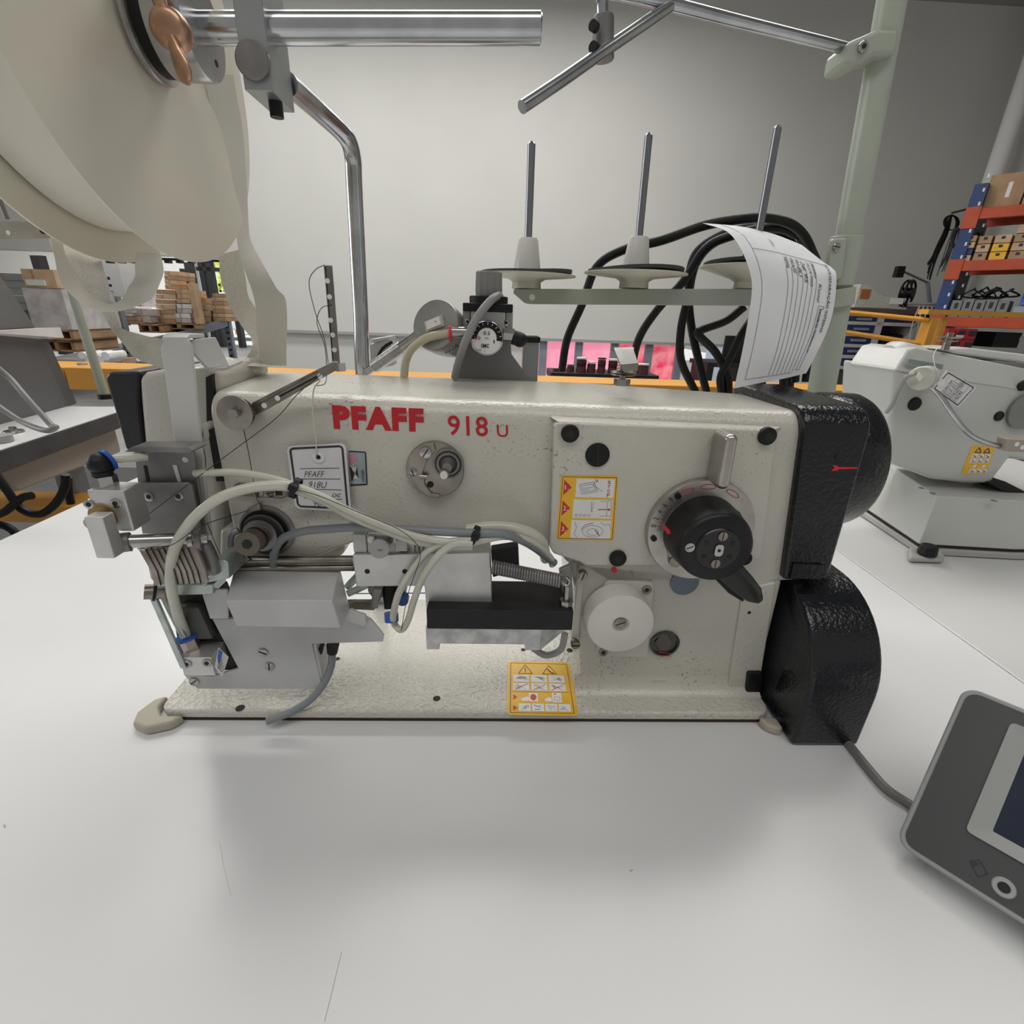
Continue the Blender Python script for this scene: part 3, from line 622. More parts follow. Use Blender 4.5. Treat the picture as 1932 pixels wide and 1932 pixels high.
for k, (px_, y0_, y1_) in enumerate([(348, 507, 533), (357, 495, 533), (67, 482, 508), (75, 482, 508)]):
    D_ = 11.2 + .2 * (k % 2); a = l(px_, (y0_ + y1_) / 2, D_); mb = MB(); mb.box(a[0] - .08, a[0] + .08, D_, D_ + .1, FZ, l(px_, y0_, D_)[2])
    tag(mb.build('support_post', darkmt, smooth=False), ['short', 'tall', 'left', 'right'][k] + (' black steel column behind the brown cartons' if k < 2 else ' black steel column behind the pale panels'), 'column')
# =============== the sewing machine ===============
FD_ = .357           # front face of arm and column
BT = -.318           # top of the bed
M_ = thing('sewing_machine', 'large cream industrial sewing machine with red lettering and a black belt guard', 'sewing machine', C(0, .42, TZ))
def screw(par, px, py, r, D, kind='hex', m_=None, h=.002, name='screw'):
    mb = MB(); c = P(px, py, D); rr = mm(r, px, py, D); ax = -NY
    mb.lathe(c + NY * .001, ax, [(rr, 0), (rr, h * .8 + .001), (rr * .88, h + .001)], 24)
    t_ = c + ax * (h)
    if kind == 'slot': a_ = random.uniform(0, 3); q = (UX * math.cos(a_) + KZ * math.sin(a_)); s_ = ax.cross(q); mb.prism([t_ + q * rr * .85 + s_ * rr * .1, t_ - q * rr * .85 + s_ * rr * .1, t_ - q * rr * .85 - s_ * rr * .1, t_ + q * rr * .85 - s_ * rr * .1], ax * .0004, 1)
    else: mb.cyl(t_, t_ + ax * .0003, rr * .5, n=6, mi=1)
    return mb.build(name, [m_ or steel, dark], par)
# bed
a = lz(320, 1361, TZ); b = lz(1445, 1366, TZ)
x0, x1, d0, d1 = a[0] - .008, b[0] + .004, .3278, .506
def rr_rect(x0, x1, d0, d1, r_, n_=6):
    out = []
    for cx_, cd_, a0 in ((x1 - r_, d1 - r_, 0), (x0 + r_, d1 - r_, 90), (x0 + r_, d0 + r_, 180), (x1 - r_, d0 + r_, 270)):
        for k in range(n_ + 1): t_ = R(a0 + 90 * k / n_); out.append((cx_ + r_ * math.cos(t_), cd_ + r_ * math.sin(t_)))
    return out
BX0 = x0
mb = MB(); mb.prism([C(x, d, TZ + .003) for x, d in rr_rect(x0, x1, d0, d1, .012)], KZ * (BT - TZ - .003))
bed = mb.build('bed', bed_en, M_, bevel=.003, seg=3)
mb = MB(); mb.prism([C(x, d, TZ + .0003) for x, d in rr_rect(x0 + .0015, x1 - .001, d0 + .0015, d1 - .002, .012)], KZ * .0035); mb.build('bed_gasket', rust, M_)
for px_, py_, r_ in ((453, 1336, 8), (824, 1318, 7), (610, 1243, 5), (637, 1243, 5), (987, 1226, 5), (1075, 1227, 7), (1328, 1311, 4)):
    mb = MB(); q = PZ(px_, py_, BT); rr = mm(r_, px_, py_, .34); mb.cyl(q, q + KZ * .0003, rr, n=20); mb.build('bed_hole', dark, bed)
# thin line across bed behind (slide plate)
mb = MB(); q0 = PZ(662, 1121, BT); q1 = PZ(802, 1120, BT); mb.prism([q0, q1, q1 + NY * .002, q0 + NY * .002], KZ * .0003); mb.build('bed_seam', dark, bed)
# arm and column body: front outline with a rounded top edge
tz = lambda px: l(px, 748 + (px - 400) * .032, FD_)[2]
def body():
    mb = MB()
    xs_px = [400, 415, 560, 700, 850, 1000, 1150, 1300, 1420, 1500, 1527]
    # arm section rings (left to column left) : underside follows the photo outline
    und = {400: 1068, 415: 1068, 560: 1052, 700: 1005, 850: 1000, 1000: 1005, 1150: 1100, 1300: 1100, 1420: 1100, 1500: 1095, 1527: 1095}
    rings = []
    for px_ in xs_px:
        # x is held constant through a section
        xc_ = l(px_, 800, FD_)[0]; zt = l(px_, 735 + (px_ - 430) * .035, FD_)[2] - .003
        zb_ = l(px_ if px_ < 1040 else px_, und[px_], FD_)[2]
        xb_ = l(px_, und[px_], FD_)[0] if px_ > 1100 else xc_
        rad = .017; ring = [C(xb_, FD_, zb_)]
        for k in range(9):
            a_ = R(90 * k / 8); ring.append(C(xc_, FD_ + rad - rad * math.cos(a_), zt - rad + rad * math.sin(a_)))
        back = .467; top_b = l(px_, 690 + (px_ - 640) * .062, back)[2]; top_b = max(zt - .001, min(zt + .004, top_b))
        ring += [C(xc_, back - .008, top_b), C(xc_, back, top_b - .008), C(xb_, back, zb_)]
        rings.append(ring)
    mb.loft(rings)
    return mb
arm = body().build('arm', enamel, M_, bevel=.0025, seg=3, angle=50)
mb = MB(); mb.slab([(1072, 1058), (1084, 1110), (1098, 1306), (1418, 1310), (1440, 1250), (1478, 1094)], FD_ + .0, .467); colm = mb.build('column', enamel, M_, bevel=.004, seg=3)
mb = MB(); mb.slab([(1010, 990), (1000, 1006), (1040, 1032), (1075, 1068), (1110, 1060), (1110, 990)], FD_ + .002, .46); mb.build('arch_fillet', enamel, M_, bevel=.004)
# lower left head part of arm
mb = MB(); mb.slab([(540, 1000), (652, 990), (650, 1040), (644, 1052), (560, 1064)], FD_ + .012, .46); mb.build('head_neck', enamel, M_, bevel=.004)
mb = MB(); mb.tube([P(588, 1056, FD_ + .006), P(590, 1030, FD_ + .006), P(606, 1016, FD_ + .006), P(640, 1010, FD_ + .006), P(662, 1010, FD_ + .006)], .0022, 10); mb.build('inner_hose', tube_m, M_)
mb = MB(); mb.slab([(412, 1000), (412, 1072), (560, 1070), (600, 1030), (640, 1010), (640, 985)], FD_ + .001, .46); mb.build('head_bottom', enamel, M_, bevel=.004)
# column foot fillet onto bed
mb = MB(); fa = l(1088, 1306, FD_); fb = l(1424, 1310, FD_)
prof = [(0, .016), (-.001, .008), (-.004, .003), (-.010, 0), (.01, 0)]
mb.loft([[C(x, FD_ + dd, BT + zz) for dd, zz in prof] for x in (fa[0] - .003, fb[0])]); mb.build('column_fillet', enamel, M_, angle=60)
# raised panel
PD = .3475
mb = MB(); mb.slab([(1052, 797), (1462, 812), (1466, 818), (1437, 1052), (1400, 1068), (1105, 1068), (1095, 1061), (1044, 1045), (1037, 1032), (1045, 803)], PD, FD_ + .004)
panel = mb.build('side_cover', enamel, M_, bevel=.003, seg=4)
mb = MB(); mb.prism([P(1036, 786, FD_ - .0), P(1478, 806, FD_ - .0), P(1462, 812, PD), P(1052, 797, PD)], NY * .012); mb.build('cover_chamfer', enamel, M_, bevel=.002)
for px_, py_, r_ in ((1075, 817, 17), (1446, 822, 17), (1165, 1052, 16), (1403, 1052, 14)): screw(panel, px_, py_, r_, PD, 'hex', rubber, .003)
screw(panel, 1127, 858, 23, PD, 'slot', rubber, .0015, 'plug')
# lower column relief frame (right edge rib)
mb = MB(); mb.slab([(1402, 1112), (1466, 1098), (1432, 1304), (1372, 1306)], FD_ - .0025, FD_ + .01); mb.build('column_rib', enamel, M_, bevel=.002, seg=3)
mb = MB(); mb.slab([(1230, 1282), (1259, 1282), (1258, 1304), (1228, 1304)], FD_ - .001, FD_ + .005); mb.build('raised_pad', enamel_s, M_, bevel=.0008)
screw(M_, 1413, 1155, 7, FD_ - .0025, 'hex', enamel_s, .0005, 'dimple')
mb = MB(); mb.disc(1159, 1075, FD_ - .001, 5, .001); mb.build('red_dot', redmark, M_)
mb = MB(); mb.disc(1291, 1098, FD_, 27, .0012, n=40); mb.build('blue_grey_disc', blueg, M_)
# dial with scale ring
ctr = P(1317, 996, PD); ro = mm(101, 1317, 996, PD)
dial = MB(); dial.lathe(ctr, -NY, [(ro, -.002), (ro, .0055), (ro * .985, .0068), (ro * .70, .0068), (ro * .70, -.002)], 64); dial = dial.build('stitch_dial', mat('dial_nickel', (.43, .41, .38), .3, .85, var=.1, vscale=60), M_)
mb = MB(); SP = PD - .0069
def arcpt(a_, rf, D_=SP):
    c_ = Vector(ctr); q = UX * math.cos(R(a_)) + KZ * math.sin(R(a_)); return c_ + q * ro * rf - NY * (.0069 + .0001)
for k in range(21):
    a_ = 179 - k * 2.6; 
    p0, p1 = arcpt(a_, .74), arcpt(a_, .80 if k % 2 else .83); s_ = (p1 - p0).cross(NY).normalized() * .00018
    mb.prism([p0 + s_, p1 + s_, p1 - s_, p0 - s_], -NY * .0001)
for k, ch in enumerate(['0', '2', '4', '6', '8', '10']):
    a_ = 174 - k * 9.2; c_ = arcpt(a_, .86); o_ = (arcpt(a_, 1) - arcpt(a_, .8)).normalized(); tg = o_.cross(-NY).normalized() * -1
    tg = UX * math.sin(R(a_)) - KZ * math.cos(R(a_)); w_ = .0009 * len(ch)
    mb.text(ch, c_ - tg * w_, c_ + tg * w_, c_ - tg * w_ + o_ * .0042, .0001)
mb.build('scale_marks', ink, dial)
mb = MB()
for a0 in (118, 92, 60):
    loop = [arcpt(a0 + 9 * math.cos(t_) , .87 + .045 * math.sin(t_)) for t_ in [j * math.pi / 8 for j in range(16)]]; mb.tube(loop, .00025, 5, smooth=2, cyc=True)
mb.build('red_loops', red, dial)
mb = MB()
for a_ in (190, 129): c_ = arcpt(a_, .88); mb.cyl(c_, c_ - NY * .0015, .0022)
mb.build('set_screw', rubber, dial)
# knob
kf = P(1343, 1020, PD - .037); kb = ctr + UX * .0; ax = -NY
rk_ = mm(64, 1343, 1020, PD - .037)
mb = MB()
def skew(o0, o1, prof, n=56):
    rings = []
    for r_, f_ in prof:
        c_ = o0.lerp(o1, f_); rings.append([c_ + (UX * math.cos(t_) + KZ * math.sin(t_)) * r_ for t_ in [2 * math.pi * k / n for k in range(n)]])
    mb.loft(rings)
o1 = ctr - NY * .037 + UX * .0
rb = mm(88, 1317, 996, PD) * .80
skew(ctr - NY * .002, o1, [(rb * 1.0, 0), (rb * .995, .3), (rb * .96, .6), (rb * .93, .86), (rb * .88, .97), (rb * .82, 1.0), (rb * .52, 1.0)])
knob = mb.build('knob', mat('matt_black_knob', (.008, .008, .009), .42, spec=.4, var=.2), M_, angle=50)
mb = MB(); mb.lathe(o1 - NY * -.004, ax, [(rb * .56, 0), (rb * .56, .0045), (rb * .53, .0055)], 40); hub = mb.build('hub', mat('hub_black', (.007, .007, .008), .3), knob)
mb = MB(); h0 = o1 - NY * .0015
mb.prism([h0 + UX * x + KZ * z for x, z in ((-.003, .003), (-.0015, .0045), (.0015, .0045), (.003, .003), (.003, -.003), (.0015, -.0045), (-.0015, -.0045), (-.003, -.003))], -NY * .0012); mb.cyl(h0 - NY * .0012, h0 - NY * .0014, .0012, mi=1); mb.build('shaft_end', [steel, dark], knob)
for a_ in (30, 150, 210, 330):
    q = h0 + (UX * math.cos(R(a_)) + KZ * math.sin(R(a_))) * rb * .37; mb = MB(); mb.cyl(q, q - NY * .0003, .0018); mb.build('hole', dark, knob)
for a_ in (85, 268):
    q = h0 + (UX * math.cos(R(a_)) + KZ * math.sin(R(a_))) * rb * .37; mb = MB(); mb.cyl(q, q - NY * .0008, .0034); mb.box(0, 0, 0, 0, 0, 0) if False else None
    s_ = UX * .0003; mb.prism([q - NY * .0008 + s_ + KZ * .003, q - NY * .0008 + s_ - KZ * .003, q - NY * .0008 - s_ - KZ * .003, q - NY * .0008 - s_ + KZ * .003], -NY * .0002, 1); mb.build('hub_screw', [oldsteel, dark], knob)
q = o1 + UX * (-rb * .70) + KZ * .001; mb = MB(); mb.cyl(q + NY * .001, q - NY * .0008, .0035); s_ = UX * .0025 + KZ * .001; mb.prism([q - NY * .0008 + s_ + KZ * .0003, q - NY * .0008 - s_ + KZ * .0003, q - NY * .0008 - s_ - KZ * .0003, q - NY * .0008 + s_ - KZ * .0003], -NY * .0002, 1); mb.build('knob_screw', [steel, dark], knob)
mb = MB(); q = ctr - UX * rb * 1.005 - NY * .012 + KZ * .003; mb.prism([q + KZ * .0018 + NY * .006, q - KZ * .0 + NY * .006 - KZ * .0018, q - KZ * .0018 - NY * .004, q - NY * .007, q + KZ * .0018 - NY * .004], UX * .001); mb.build('red_pointer', redmark, knob)
# latch and lever on the dial
mb = MB(); mb.tube([arcpt(205, .60) , arcpt(215, .66), arcpt(228, .70), arcpt(240, .66)], .0022, 8); mb.build('latch', steel, dial)
mb = MB(); q = arcpt(236, .72); mb.cyl(q, q - NY * .003, .005); mb.build('latch_screw', oldsteel, dial)
# metal handle standing above the dial : a blade projecting toward the viewer
mb = MB(); hd0, hd1 = PD - .001, PD - .025
A = [P(1321, 802, hd0 + .0), P(1326, 905, hd0)]
zt_, zb2 = l(1340, 806, hd0)[2], l(1322, 905, hd0)[2]; xh = l(1345, 850, hd0)[0]; xh2 = l(1325, 900, hd0)[0]
zt3 = zt_; xf_ = l(1372, 830, hd1)[0]
mb.loft([[C(x - .0 + dx, d, z) for (x, z) in ((xh - .003, zt_), (xh + .006, zt_), (xh2 + .011, zb2), (xh2 + .002, zb2))] for d, dx in ((hd0, 0), (hd1, 0.0))])
hnd = mb.build('reverse_handle', mat('satin_nickel', (.44, .41, .37), .28, .9, var=.08, vscale=60), M_, bevel=.0042, seg=6)
# black lever lower right
mb = MB(); base_ = o1 + NY * .010
def lv(a, D_): return P(a[0], a[1], D_)
LD = PD - .030
rings = []
for (px_, py_, w_, th) in ((1352, 1062, 22, .012), (1378, 1078, 24, .011), (1402, 1102, 22, .010), (1422, 1122, 18, .009), (1432, 1132, 8, .006)):
    c_ = P(px_, py_, LD); dr = (P(1425, 1128, LD) - P(1360, 1065, LD)).normalized(); s_ = dr.cross(NY).normalized() * mm(w_, px_, py_, LD)
    rings.append([c_ + s_ * math.cos(t_) + NY * th * .5 * math.sin(t_) for t_ in [j * math.pi / 6 for j in range(12)]])
mb.loft(rings); mb.build('lever', mat('lever_black', (.010, .010, .0105), .35), knob, angle=70)
mb = MB(); mb.slab([(1338, 1072), (1352, 1070), (1405, 1132), (1403, 1137), (1375, 1120), (1352, 1096)], LD + .006, LD + .010); mb.build('lever_blade', black, knob, bevel=.001)
mb = MB(); mb.slab([(1396, 965), (1408, 985), (1412, 1012), (1396, 1040), (1380, 1030)], PD - .012, PD - .002); mb.build('stop_block', black, dial, bevel=.002)
# round winder cap
mb = MB(); mb.slab([(1148, 1096), (1231, 1098), (1235, 1106), (1232, 1150), (1222, 1238), (1214, 1242), (1128, 1238), (1125, 1228), (1140, 1102)], FD_ - .003, FD_ + .004); wp = mb.build('winder_plate', enamel_s, M_, bevel=.0015, seg=3)
screw(wp, 1220, 1112, 9, FD_ - .003, 'hex', oldsteel, .001); screw(wp, 1138, 1230, 9, FD_ - .003, 'hex', oldsteel, .001)
mb = MB(); cw = P(1160, 1150, FD_); rw = mm(64, 1168, 1167, FD_ - .022) 
mb.lathe(cw, -NY, [(rw, .003), (rw, .019), (rw * .985, .0215), (rw * .95, .022), (rw * .26, .022), (rw * .26, .020), (.0001, .020)], 56); cp = mb.build('winder_wheel', mat('white_painted_wheel', (.66, .645, .59), .35, var=.04, vscale=20), M_)
q = cw - NY * .020; mb = MB(); mb.cyl(q, q - NY * .0012, rw * .19); mb.prism([q - NY * .0012 + UX * .004 + KZ * .0022, q - NY * .0012 - UX * .004 - KZ * .001, q - NY * .0012 - UX * .004 - KZ * .0018, q - NY * .0012 + UX * .004 + KZ * .0014], -NY * .0002, 1); mb.build('wheel_screw', [oldsteel, dark], cp)
# oil sight glass
c_ = P(1253, 1213, FD_); r_ = mm(28, 1253, 1213, FD_); mb = MB(); mb.lathe(c_, -NY, [(r_, -.001), (r_, .002), (r_ * .9, .003), (r_ * .85, .003), (r_ * .84, .001), (.0001, .0015)], 40); og = mb.build('oil_window', mat('oil_glass', (.02, .02, .02), .08, coat=1), M_)
mb = MB(); mb.slab([(1236, 1213), (1246, 1199), (1262, 1199), (1270, 1213), (1262, 1227), (1244, 1227)], FD_ - .0035, FD_ - .0015); mb.build('oil_gauge', mat('smoked_plastic', (.09, .085, .08), .15), og, bevel=.001)
mb = MB(); mb.line([(1240, 1226), (1264, 1228)], .0007, .0037, 0, FD_); mb.line([(1240, 1231), (1264, 1233)], .0007, .0037, 0, FD_); mb.build('level_mark', red, og)
# steel flange strip at column left side
mb = MB(); mb.slab([(1094, 1066), (1102, 1070), (1100, 1110), (1092, 1200), (1084, 1216), (1078, 1210), (1084, 1150), (1088, 1100)], FD_ - .004, FD_ + .02); fl = mb.build('side_flange', enamel_s, M_, bevel=.001)
for (x, y) in ((1099, 1083), (1085, 1213)): screw(fl, x, y, 9, FD_ - .006, 'slot', oldsteel, .004)
# logo and number
mb = MB(); mb.textpx('PFAFF', (630, 809), (800, 815), (626, 764), FD_, 0, .055); mb.build('brand_lettering', red, M_, smooth=False)
mb = MB(); mb.textpx('918', (846, 821), (921, 824), (844, 783), FD_, 0, .012); mb.textpx('U', (938, 824), (959, 825), (937, 801), FD_, 0, .008); mb.build('model_number', red, M_, smooth=False)
# black upper belt guard
mb = MB()
GD = .350
gx0 = l(1530, 775, GD)[0]; gx1 = l(1650, 800, GD)[0]; gz0 = l(1480, 1095, GD)[2]; gzt = l(1530, 770, GD)[2]; gxb = l(1476, 1094, GD)[0]; gxb1 = l(1560, 1096, GD)[0]
prof = [(GD, 0), (GD, 1)]
def gring(x_t, x_b):
    r_ = .020; ring = [C(x_b, GD, gz0), C(x_t, GD, gzt - r_)]
    for k in range(1, 7): a_ = R(90 * k / 6); ring.append(C(x_t, GD + r_ - r_ * math.cos(a_), gzt - r_ + r_ * math.sin(a_)))
    ring += [C(x_t, .475, gzt + .002), C(x_b, .475, gz0)]; return ring
mb.loft([gring(gx0 - .001, gxb + .001), gring(gx0 * .4 + gx1 * .6, gxb * .3 + gxb1 * .7), gring(gx1, gxb1 + .001)]); ug = mb.build('belt_guard', black_en, M_, bevel=.003, seg=3, angle=50)
mb = MB(); q = P(1582, 862, GD); mb.cyl(q, q - NY * .0004, mm(7, 1582, 862, GD)); mb.build('guard_hole', dark, ug)
mb = MB(); mb.poly([(1570, 877), (1580, 879), (1582, 881), (1617, 881), (1617, 884), (1582, 885), (1578, 888), (1568, 888), (1574, 882)], GD, .0003); mb.build('red_arrow', redmark, ug)
mb = MB(); mb.slab([(1498, 1064), (1555, 1066), (1550, 1094), (1492, 1092)], GD - .002, GD); mb.build('guard_tab', black_en, ug, bevel=.0005)
# lower belt guard : D shaped cover
lx0 = l(1492, 1405, .304)[0]; lx1 = l(1612, 1408, .304)[0]
zt_g = l(1480, 1094, .36)[2]; mb = MB(); prof = [(.44, TZ + .001), (.44, zt_g)]
for k in range(0, 15):
    a_ = R(90 - 90 * k / 14); prof.append((.375 - .073 * math.cos(a_), zt_g - .075 + .075 * math.sin(a_)))
prof += [(.303, TZ + .001)]
mb.loft([[C(x, d, z) for d, z in prof] for x in (lx0, lx1 + .002)]); lg = mb.build('lower_belt_guard', black_en, M_, bevel=.0035, seg=3, angle=50)
# bracket of the guard on its left (inclined face to column)
mb = MB(); mb.loft([[C(fb[0] + .001, .37, TZ + .012), C(fb[0] + .001, .43, TZ + .012), C(fb[0] + .004, .43, zt_g - .006), C(fb[0] + .004, .385, zt_g - .006), C(fb[0] + .002, .37, zt_g - .04)], [C(lx0 + .001, .335, TZ + .004), C(lx0 + .001, .43, TZ + .004), C(lx0 + .001, .43, zt_g - .004), C(lx0 + .001, .37, zt_g - .004), C(lx0 + .001, .325, zt_g - .04)]]); mb.build('guard_bracket', black_mt, M_, bevel=.002)
mb = MB(); mb.slab([(1412, 1270), (1440, 1270), (1440, 1308), (1408, 1308)], FD_ - .006, FD_ + .01); mb.build('guard_catch', black, M_, bevel=.002)
# handwheel
hc = C(gx1 + .018, .43, l(1640, 868, .43)[2]); hr = .0595
mb = MB(); mb.lathe(hc, UX, [(hr * .9, -.012), (hr * .98, -.010), (hr, -.006), (hr, .020), (hr * .97, .024), (hr * .75, .025), (hr * .7, .018), (.001, .018)], 72); mb.build('handwheel', black_en, M_)
mb = MB(); mb.lathe(hc, UX, [(hr * .5, -.014), (hr * .55, .0)], 40)
mb.build('wheel_hub', grey_sheet, M_)
# face head at the left: white cover and black end cap, with the take-up slot
mb = MB(); HD = .372
mb.slab([(258, 712), (270, 703), (384, 690), (408, 700), (420, 1068), (395, 1068), (275, 900), (262, 760)], HD, .462); hd = mb.build('face_cover', enamel, M_, bevel=.006, seg=4)
mb = MB(); mb.slab([(196, 712), (204, 702), (262, 700), (262, 760), (275, 862), (236, 850), (222, 800)], HD + .002, .455); mb.build('end_cap', black_mt, M_, bevel=.005, seg=3)
mb = MB(); mb.slab([(388, 712), (400, 706), (404, 760), (422, 908), (408, 908), (390, 800)], HD - .002, HD + .002); mb.build('takeup_slot', dark, hd)
mb = MB(); mb.tube([P(400, 800, HD - .004), P(388, 806, HD - .012), P(378, 818, HD - .016), P(378, 826, HD - .016)], .0028, 10); mb.lathe(P(379, 818, HD - .018), -NY, [(.006, 0), (.006, .002), (.003, .002), (.003, 0)], 20); mb.build('takeup_lever', enamel_s, M_)
# small screws cap spot on arm top
q = P(470, 713, .42); q.z = CH + l(480, 738, FD_)[2] + .0005; 
mb = MB(); q = PZ(478, 713, l(478, 737, FD_)[2] - .003 + .0012); mb.cyl(q, q + KZ * .0004, .004); mb.build('oil_cap', oldsteel, M_)
# white strip bracket over the head
SB = .345
mb = MB(); mb.slab([(303, 660), (306, 645), (320, 640), (352, 640), (360, 652), (398, 1010), (372, 1015), (330, 845), (312, 720)], SB, SB + .003); sbk = mb.build('guide_bracket', grey_sheet if False else mat('white_coated_bracket', (.56, .56, .53), .38, bump=.15, bscale=400), M_, bevel=.001)
e0 = [P(318, 640, SB), P(352, 640, SB)]; 
mb = MB(); topz = .0; q0, q1 = P(306, 642, SB), P(352, 641, SB)
b0_, b1_ = P(352, 632, .385), P(408, 634, .385)
c0_, c1_ = P(382, 692, .400), P(428, 694, .400); f0, f1 = P(390, 700, .37), P(462, 684, .43)
mb.sheet([[q0, q1], [P(310, 635, .352), P(360, 634, .352)], [b0_ - UX * .012, b1_ - UX * .008]], .003); mb.build('bracket_top', MATS['white_coated_bracket'], sbk, bevel=.0008)
mb = MB(); mb.sheet([[P(352, 642, .357), P(405, 636, .374)], [P(362, 665, .357), P(418, 662, .374)], [P(392, 697, .357), P(431, 692, .374)]], .003); mb.build('bracket_leg', MATS['white_coated_bracket'], sbk, bevel=.0008)
mb = MB(); mb.sheet([[P(392, 698, .357), P(431, 693, .374)], [P(425, 696, .368), P(459, 682, .40)]], .003); mb.build('bracket_foot', MATS['white_coated_bracket'], sbk, bevel=.0008)
# upper left tension assembly
def discs(cx_, cy_, D_, r_, par, m_, offs):
    for k, (dx, dy, dd) in enumerate(offs):
        q = P(cx_ + dx, cy_ + dy, D_ - dd); mb = MB(); rr = mm(r_, cx_, cy_, D_); mb.lathe(q, -NY, [(rr, 0), (rr, .0008), (rr * .8, .0018), (.0001, .0018)], 40); mb.build('tension_disc', m_, par)
ta = FD_
cA = P(455, 776, ta); 
mb = MB(); mb.cyl(cA, P(441, 780, ta - .022), .0035); tp = mb.build('tension_post', oldsteel, M_)
for f_, rf in ((.25, .022 * .5), (.45, .0105), (.72, .0118), (.80, .0118)):
    q = cA.lerp(P(441, 780, ta - .022), f_); mb = MB(); rr = rf; mb.lathe(q, -NY, [(rr * .9, 0), (rr, .0006), (rr, .0012), (.0001, .0014)], 40); mb.build('tension_disc', oldsteel, tp)
q = P(441, 780, ta - .022); mb = MB(); mb.cyl(q + NY * .001, q - NY * .0015, .0035, n=6); mb.build('nut', steel, tp)
mb = MB()
for k in range(1): mb.tube([cA.lerp(q, .45) + (UX * math.cos(t_) + KZ * math.sin(t_)) * .006 + (q - cA) * (.25 * t_ / 18.8) for t_ in [j * .5 for j in range(38)]], .0007, 6, smooth=1)
mb.build('tension_spring', oldsteel, tp)
# slotted guide lever
mb = MB(); LD2 = ta - .010
ln = [(468, 774), (475, 760), (628, 682), (638, 683), (637, 697), (484, 784), (474, 786)]
mb.slab(ln, LD2, LD2 + .002); gl = mb.build('thread_guide_arm', oldsteel, M_, bevel=.0006)
mb = MB(); mb.line([(520, 752), (606, 706)], .0012, .0003, 0, LD2); mb.line([(487, 764), (600, 700)], .0003, .0003, 0, LD2)
for (x, y) in ((499, 765), (524, 751), (604, 710)): c_ = P(x, y, LD2); mb.cyl(c_, c_ - NY * .0005, .0018, mi=1)
mb.build('guide_holes', [dark, white_s], gl)
mb = MB(); q = P(478, 772, LD2); mb.cyl(q, P(484, 770, FD_), .003); mb.build('arm_pivot', oldsteel, gl)
# vertical perforated strip at arm top
SD = .385; mb = MB(); mb.slab([(610, 500), (625, 500), (640, 690), (627, 692)], SD, SD + .003); vs_ = mb.build('perforated_strip', oldsteel, M_, bevel=.0006)
mb = MB()
for (x, y) in ((618, 530), (622, 560), (624, 604), (628, 632), (631, 660)): c_ = P(x, y, SD); mb.cyl(c_, c_ - NY * .0005, .0017, mi=1)
mb.line([(614, 503), (629, 688)], .0007, .0002, 0, SD); mb.build('strip_holes', [dark, white_s], vs_)
mb = MB(); c_ = P(640, 692, SD + .003); mb.cyl(c_ - KZ * .003, c_ + KZ * .003, .005, n=6); mb.build('strip_nut', steel, vs_)
# round tension plate in the middle of the arm
c_ = P(822, 884, FD_); r_ = mm(54, 822, 884, FD_)
mb = MB(); mb.lathe(c_, -NY, [(r_, -.001), (r_, .003), (r_ * .97, .004), (.0001, .004)], 56); tpl = mb.build('thread_regulator', mat('brown_nickel', (.33, .30, .265), .32, .9, var=.15, vscale=50), M_)
TD = FD_ - .004
mb = MB(); mb.slab([(800, 838), (818, 836), (822, 850), (806, 868), (798, 890), (802, 915), (815, 932), (830, 934), (829, 941), (812, 940), (790, 925), (774, 900), (768, 885), (772, 860), (785, 845)], TD - .002, TD); mb.build('regulator_plate', MATS['brown_nickel'], tpl, bevel=.0006)
for x, y, rr in ((803, 854, 11), (779, 891, 8)): screw(tpl, x, y, rr, TD - .002, 'slot', steel, .0012)
mb = MB(); mb.lathe(P(846, 874, TD), -NY, [(.0115, 0), (.0115, .002), (.010, .002), (.009, .0008), (.0085, .003), (.007, .003), (.006, .001), (.004, .004), (.0035, .012), (.0001, .012)], 32); rs = mb.build('regulator_boss', dsteel, tpl)
c2_ = P(838, 895, TD - .014); mb = MB(); mb.cyl(P(844, 882, TD - .002), c2_, .0033); mb.build('pin', MATS['brown_nickel'], rs); mb = MB(); mb.cyl(c2_, c2_ - NY * .003, .0026); mb.build('pin_cap', white_s, rs)
mb = MB(); mb.tube([P(792, 899, TD - .004), P(806, 900, TD - .004)], .0018, 10, smooth=1); mb.build('peg', steel, tpl); mb = MB(); c2_ = P(812, 914, TD); mb.cyl(c2_, c2_ - NY * .0005, .0025); mb.build('hole', dark, tpl)
# main tension assembly lower left
c_ = P(506, 1000, FD_); mb = MB(); mb.lathe(c_, -NY, [(.021, -.001), (.021, .002), (.019, .003), (.0001, .003)], 48); tm = mb.build('tension_base', dsteel, M_)
pe = P(466, 1027, FD_ - .042)
for f_, rr, m_ in ((.12, .018, rubber), (.2, .0155, dsteel), (.3, .0145, dark), (.36, .0125, dsteel), (.55, .009, dark)):
    q = c_.lerp(pe, f_); mb = MB(); mb.lathe(q, -NY, [(rr * .9, 0), (rr, .001), (rr, .0025), (rr * .7, .003)], 40); mb.build('tension_disc', m_, tm)
mb = MB()
mb.tube([c_.lerp(pe, .35 + .4 * j / 60) + (UX * math.cos(j * .55) + KZ * math.sin(j * .55)) * (.009 - .003 * j / 60) for j in range(60)], .0007, 6, smooth=1); mb.build('tension_spring', dsteel, tm)
mb = MB(); ax_ = (pe - c_).normalized(); mb.cyl(c_, pe, .0035); mb.cyl(pe - ax_ * .012, pe, .0085, n=32); mb.cyl(pe, pe + ax_ * .0004, .0035, n=6, mi=1); mb.build('tension_nut', [mat('brown_nut', (.20, .165, .14), .35, .8, var=.15), dark], tm)
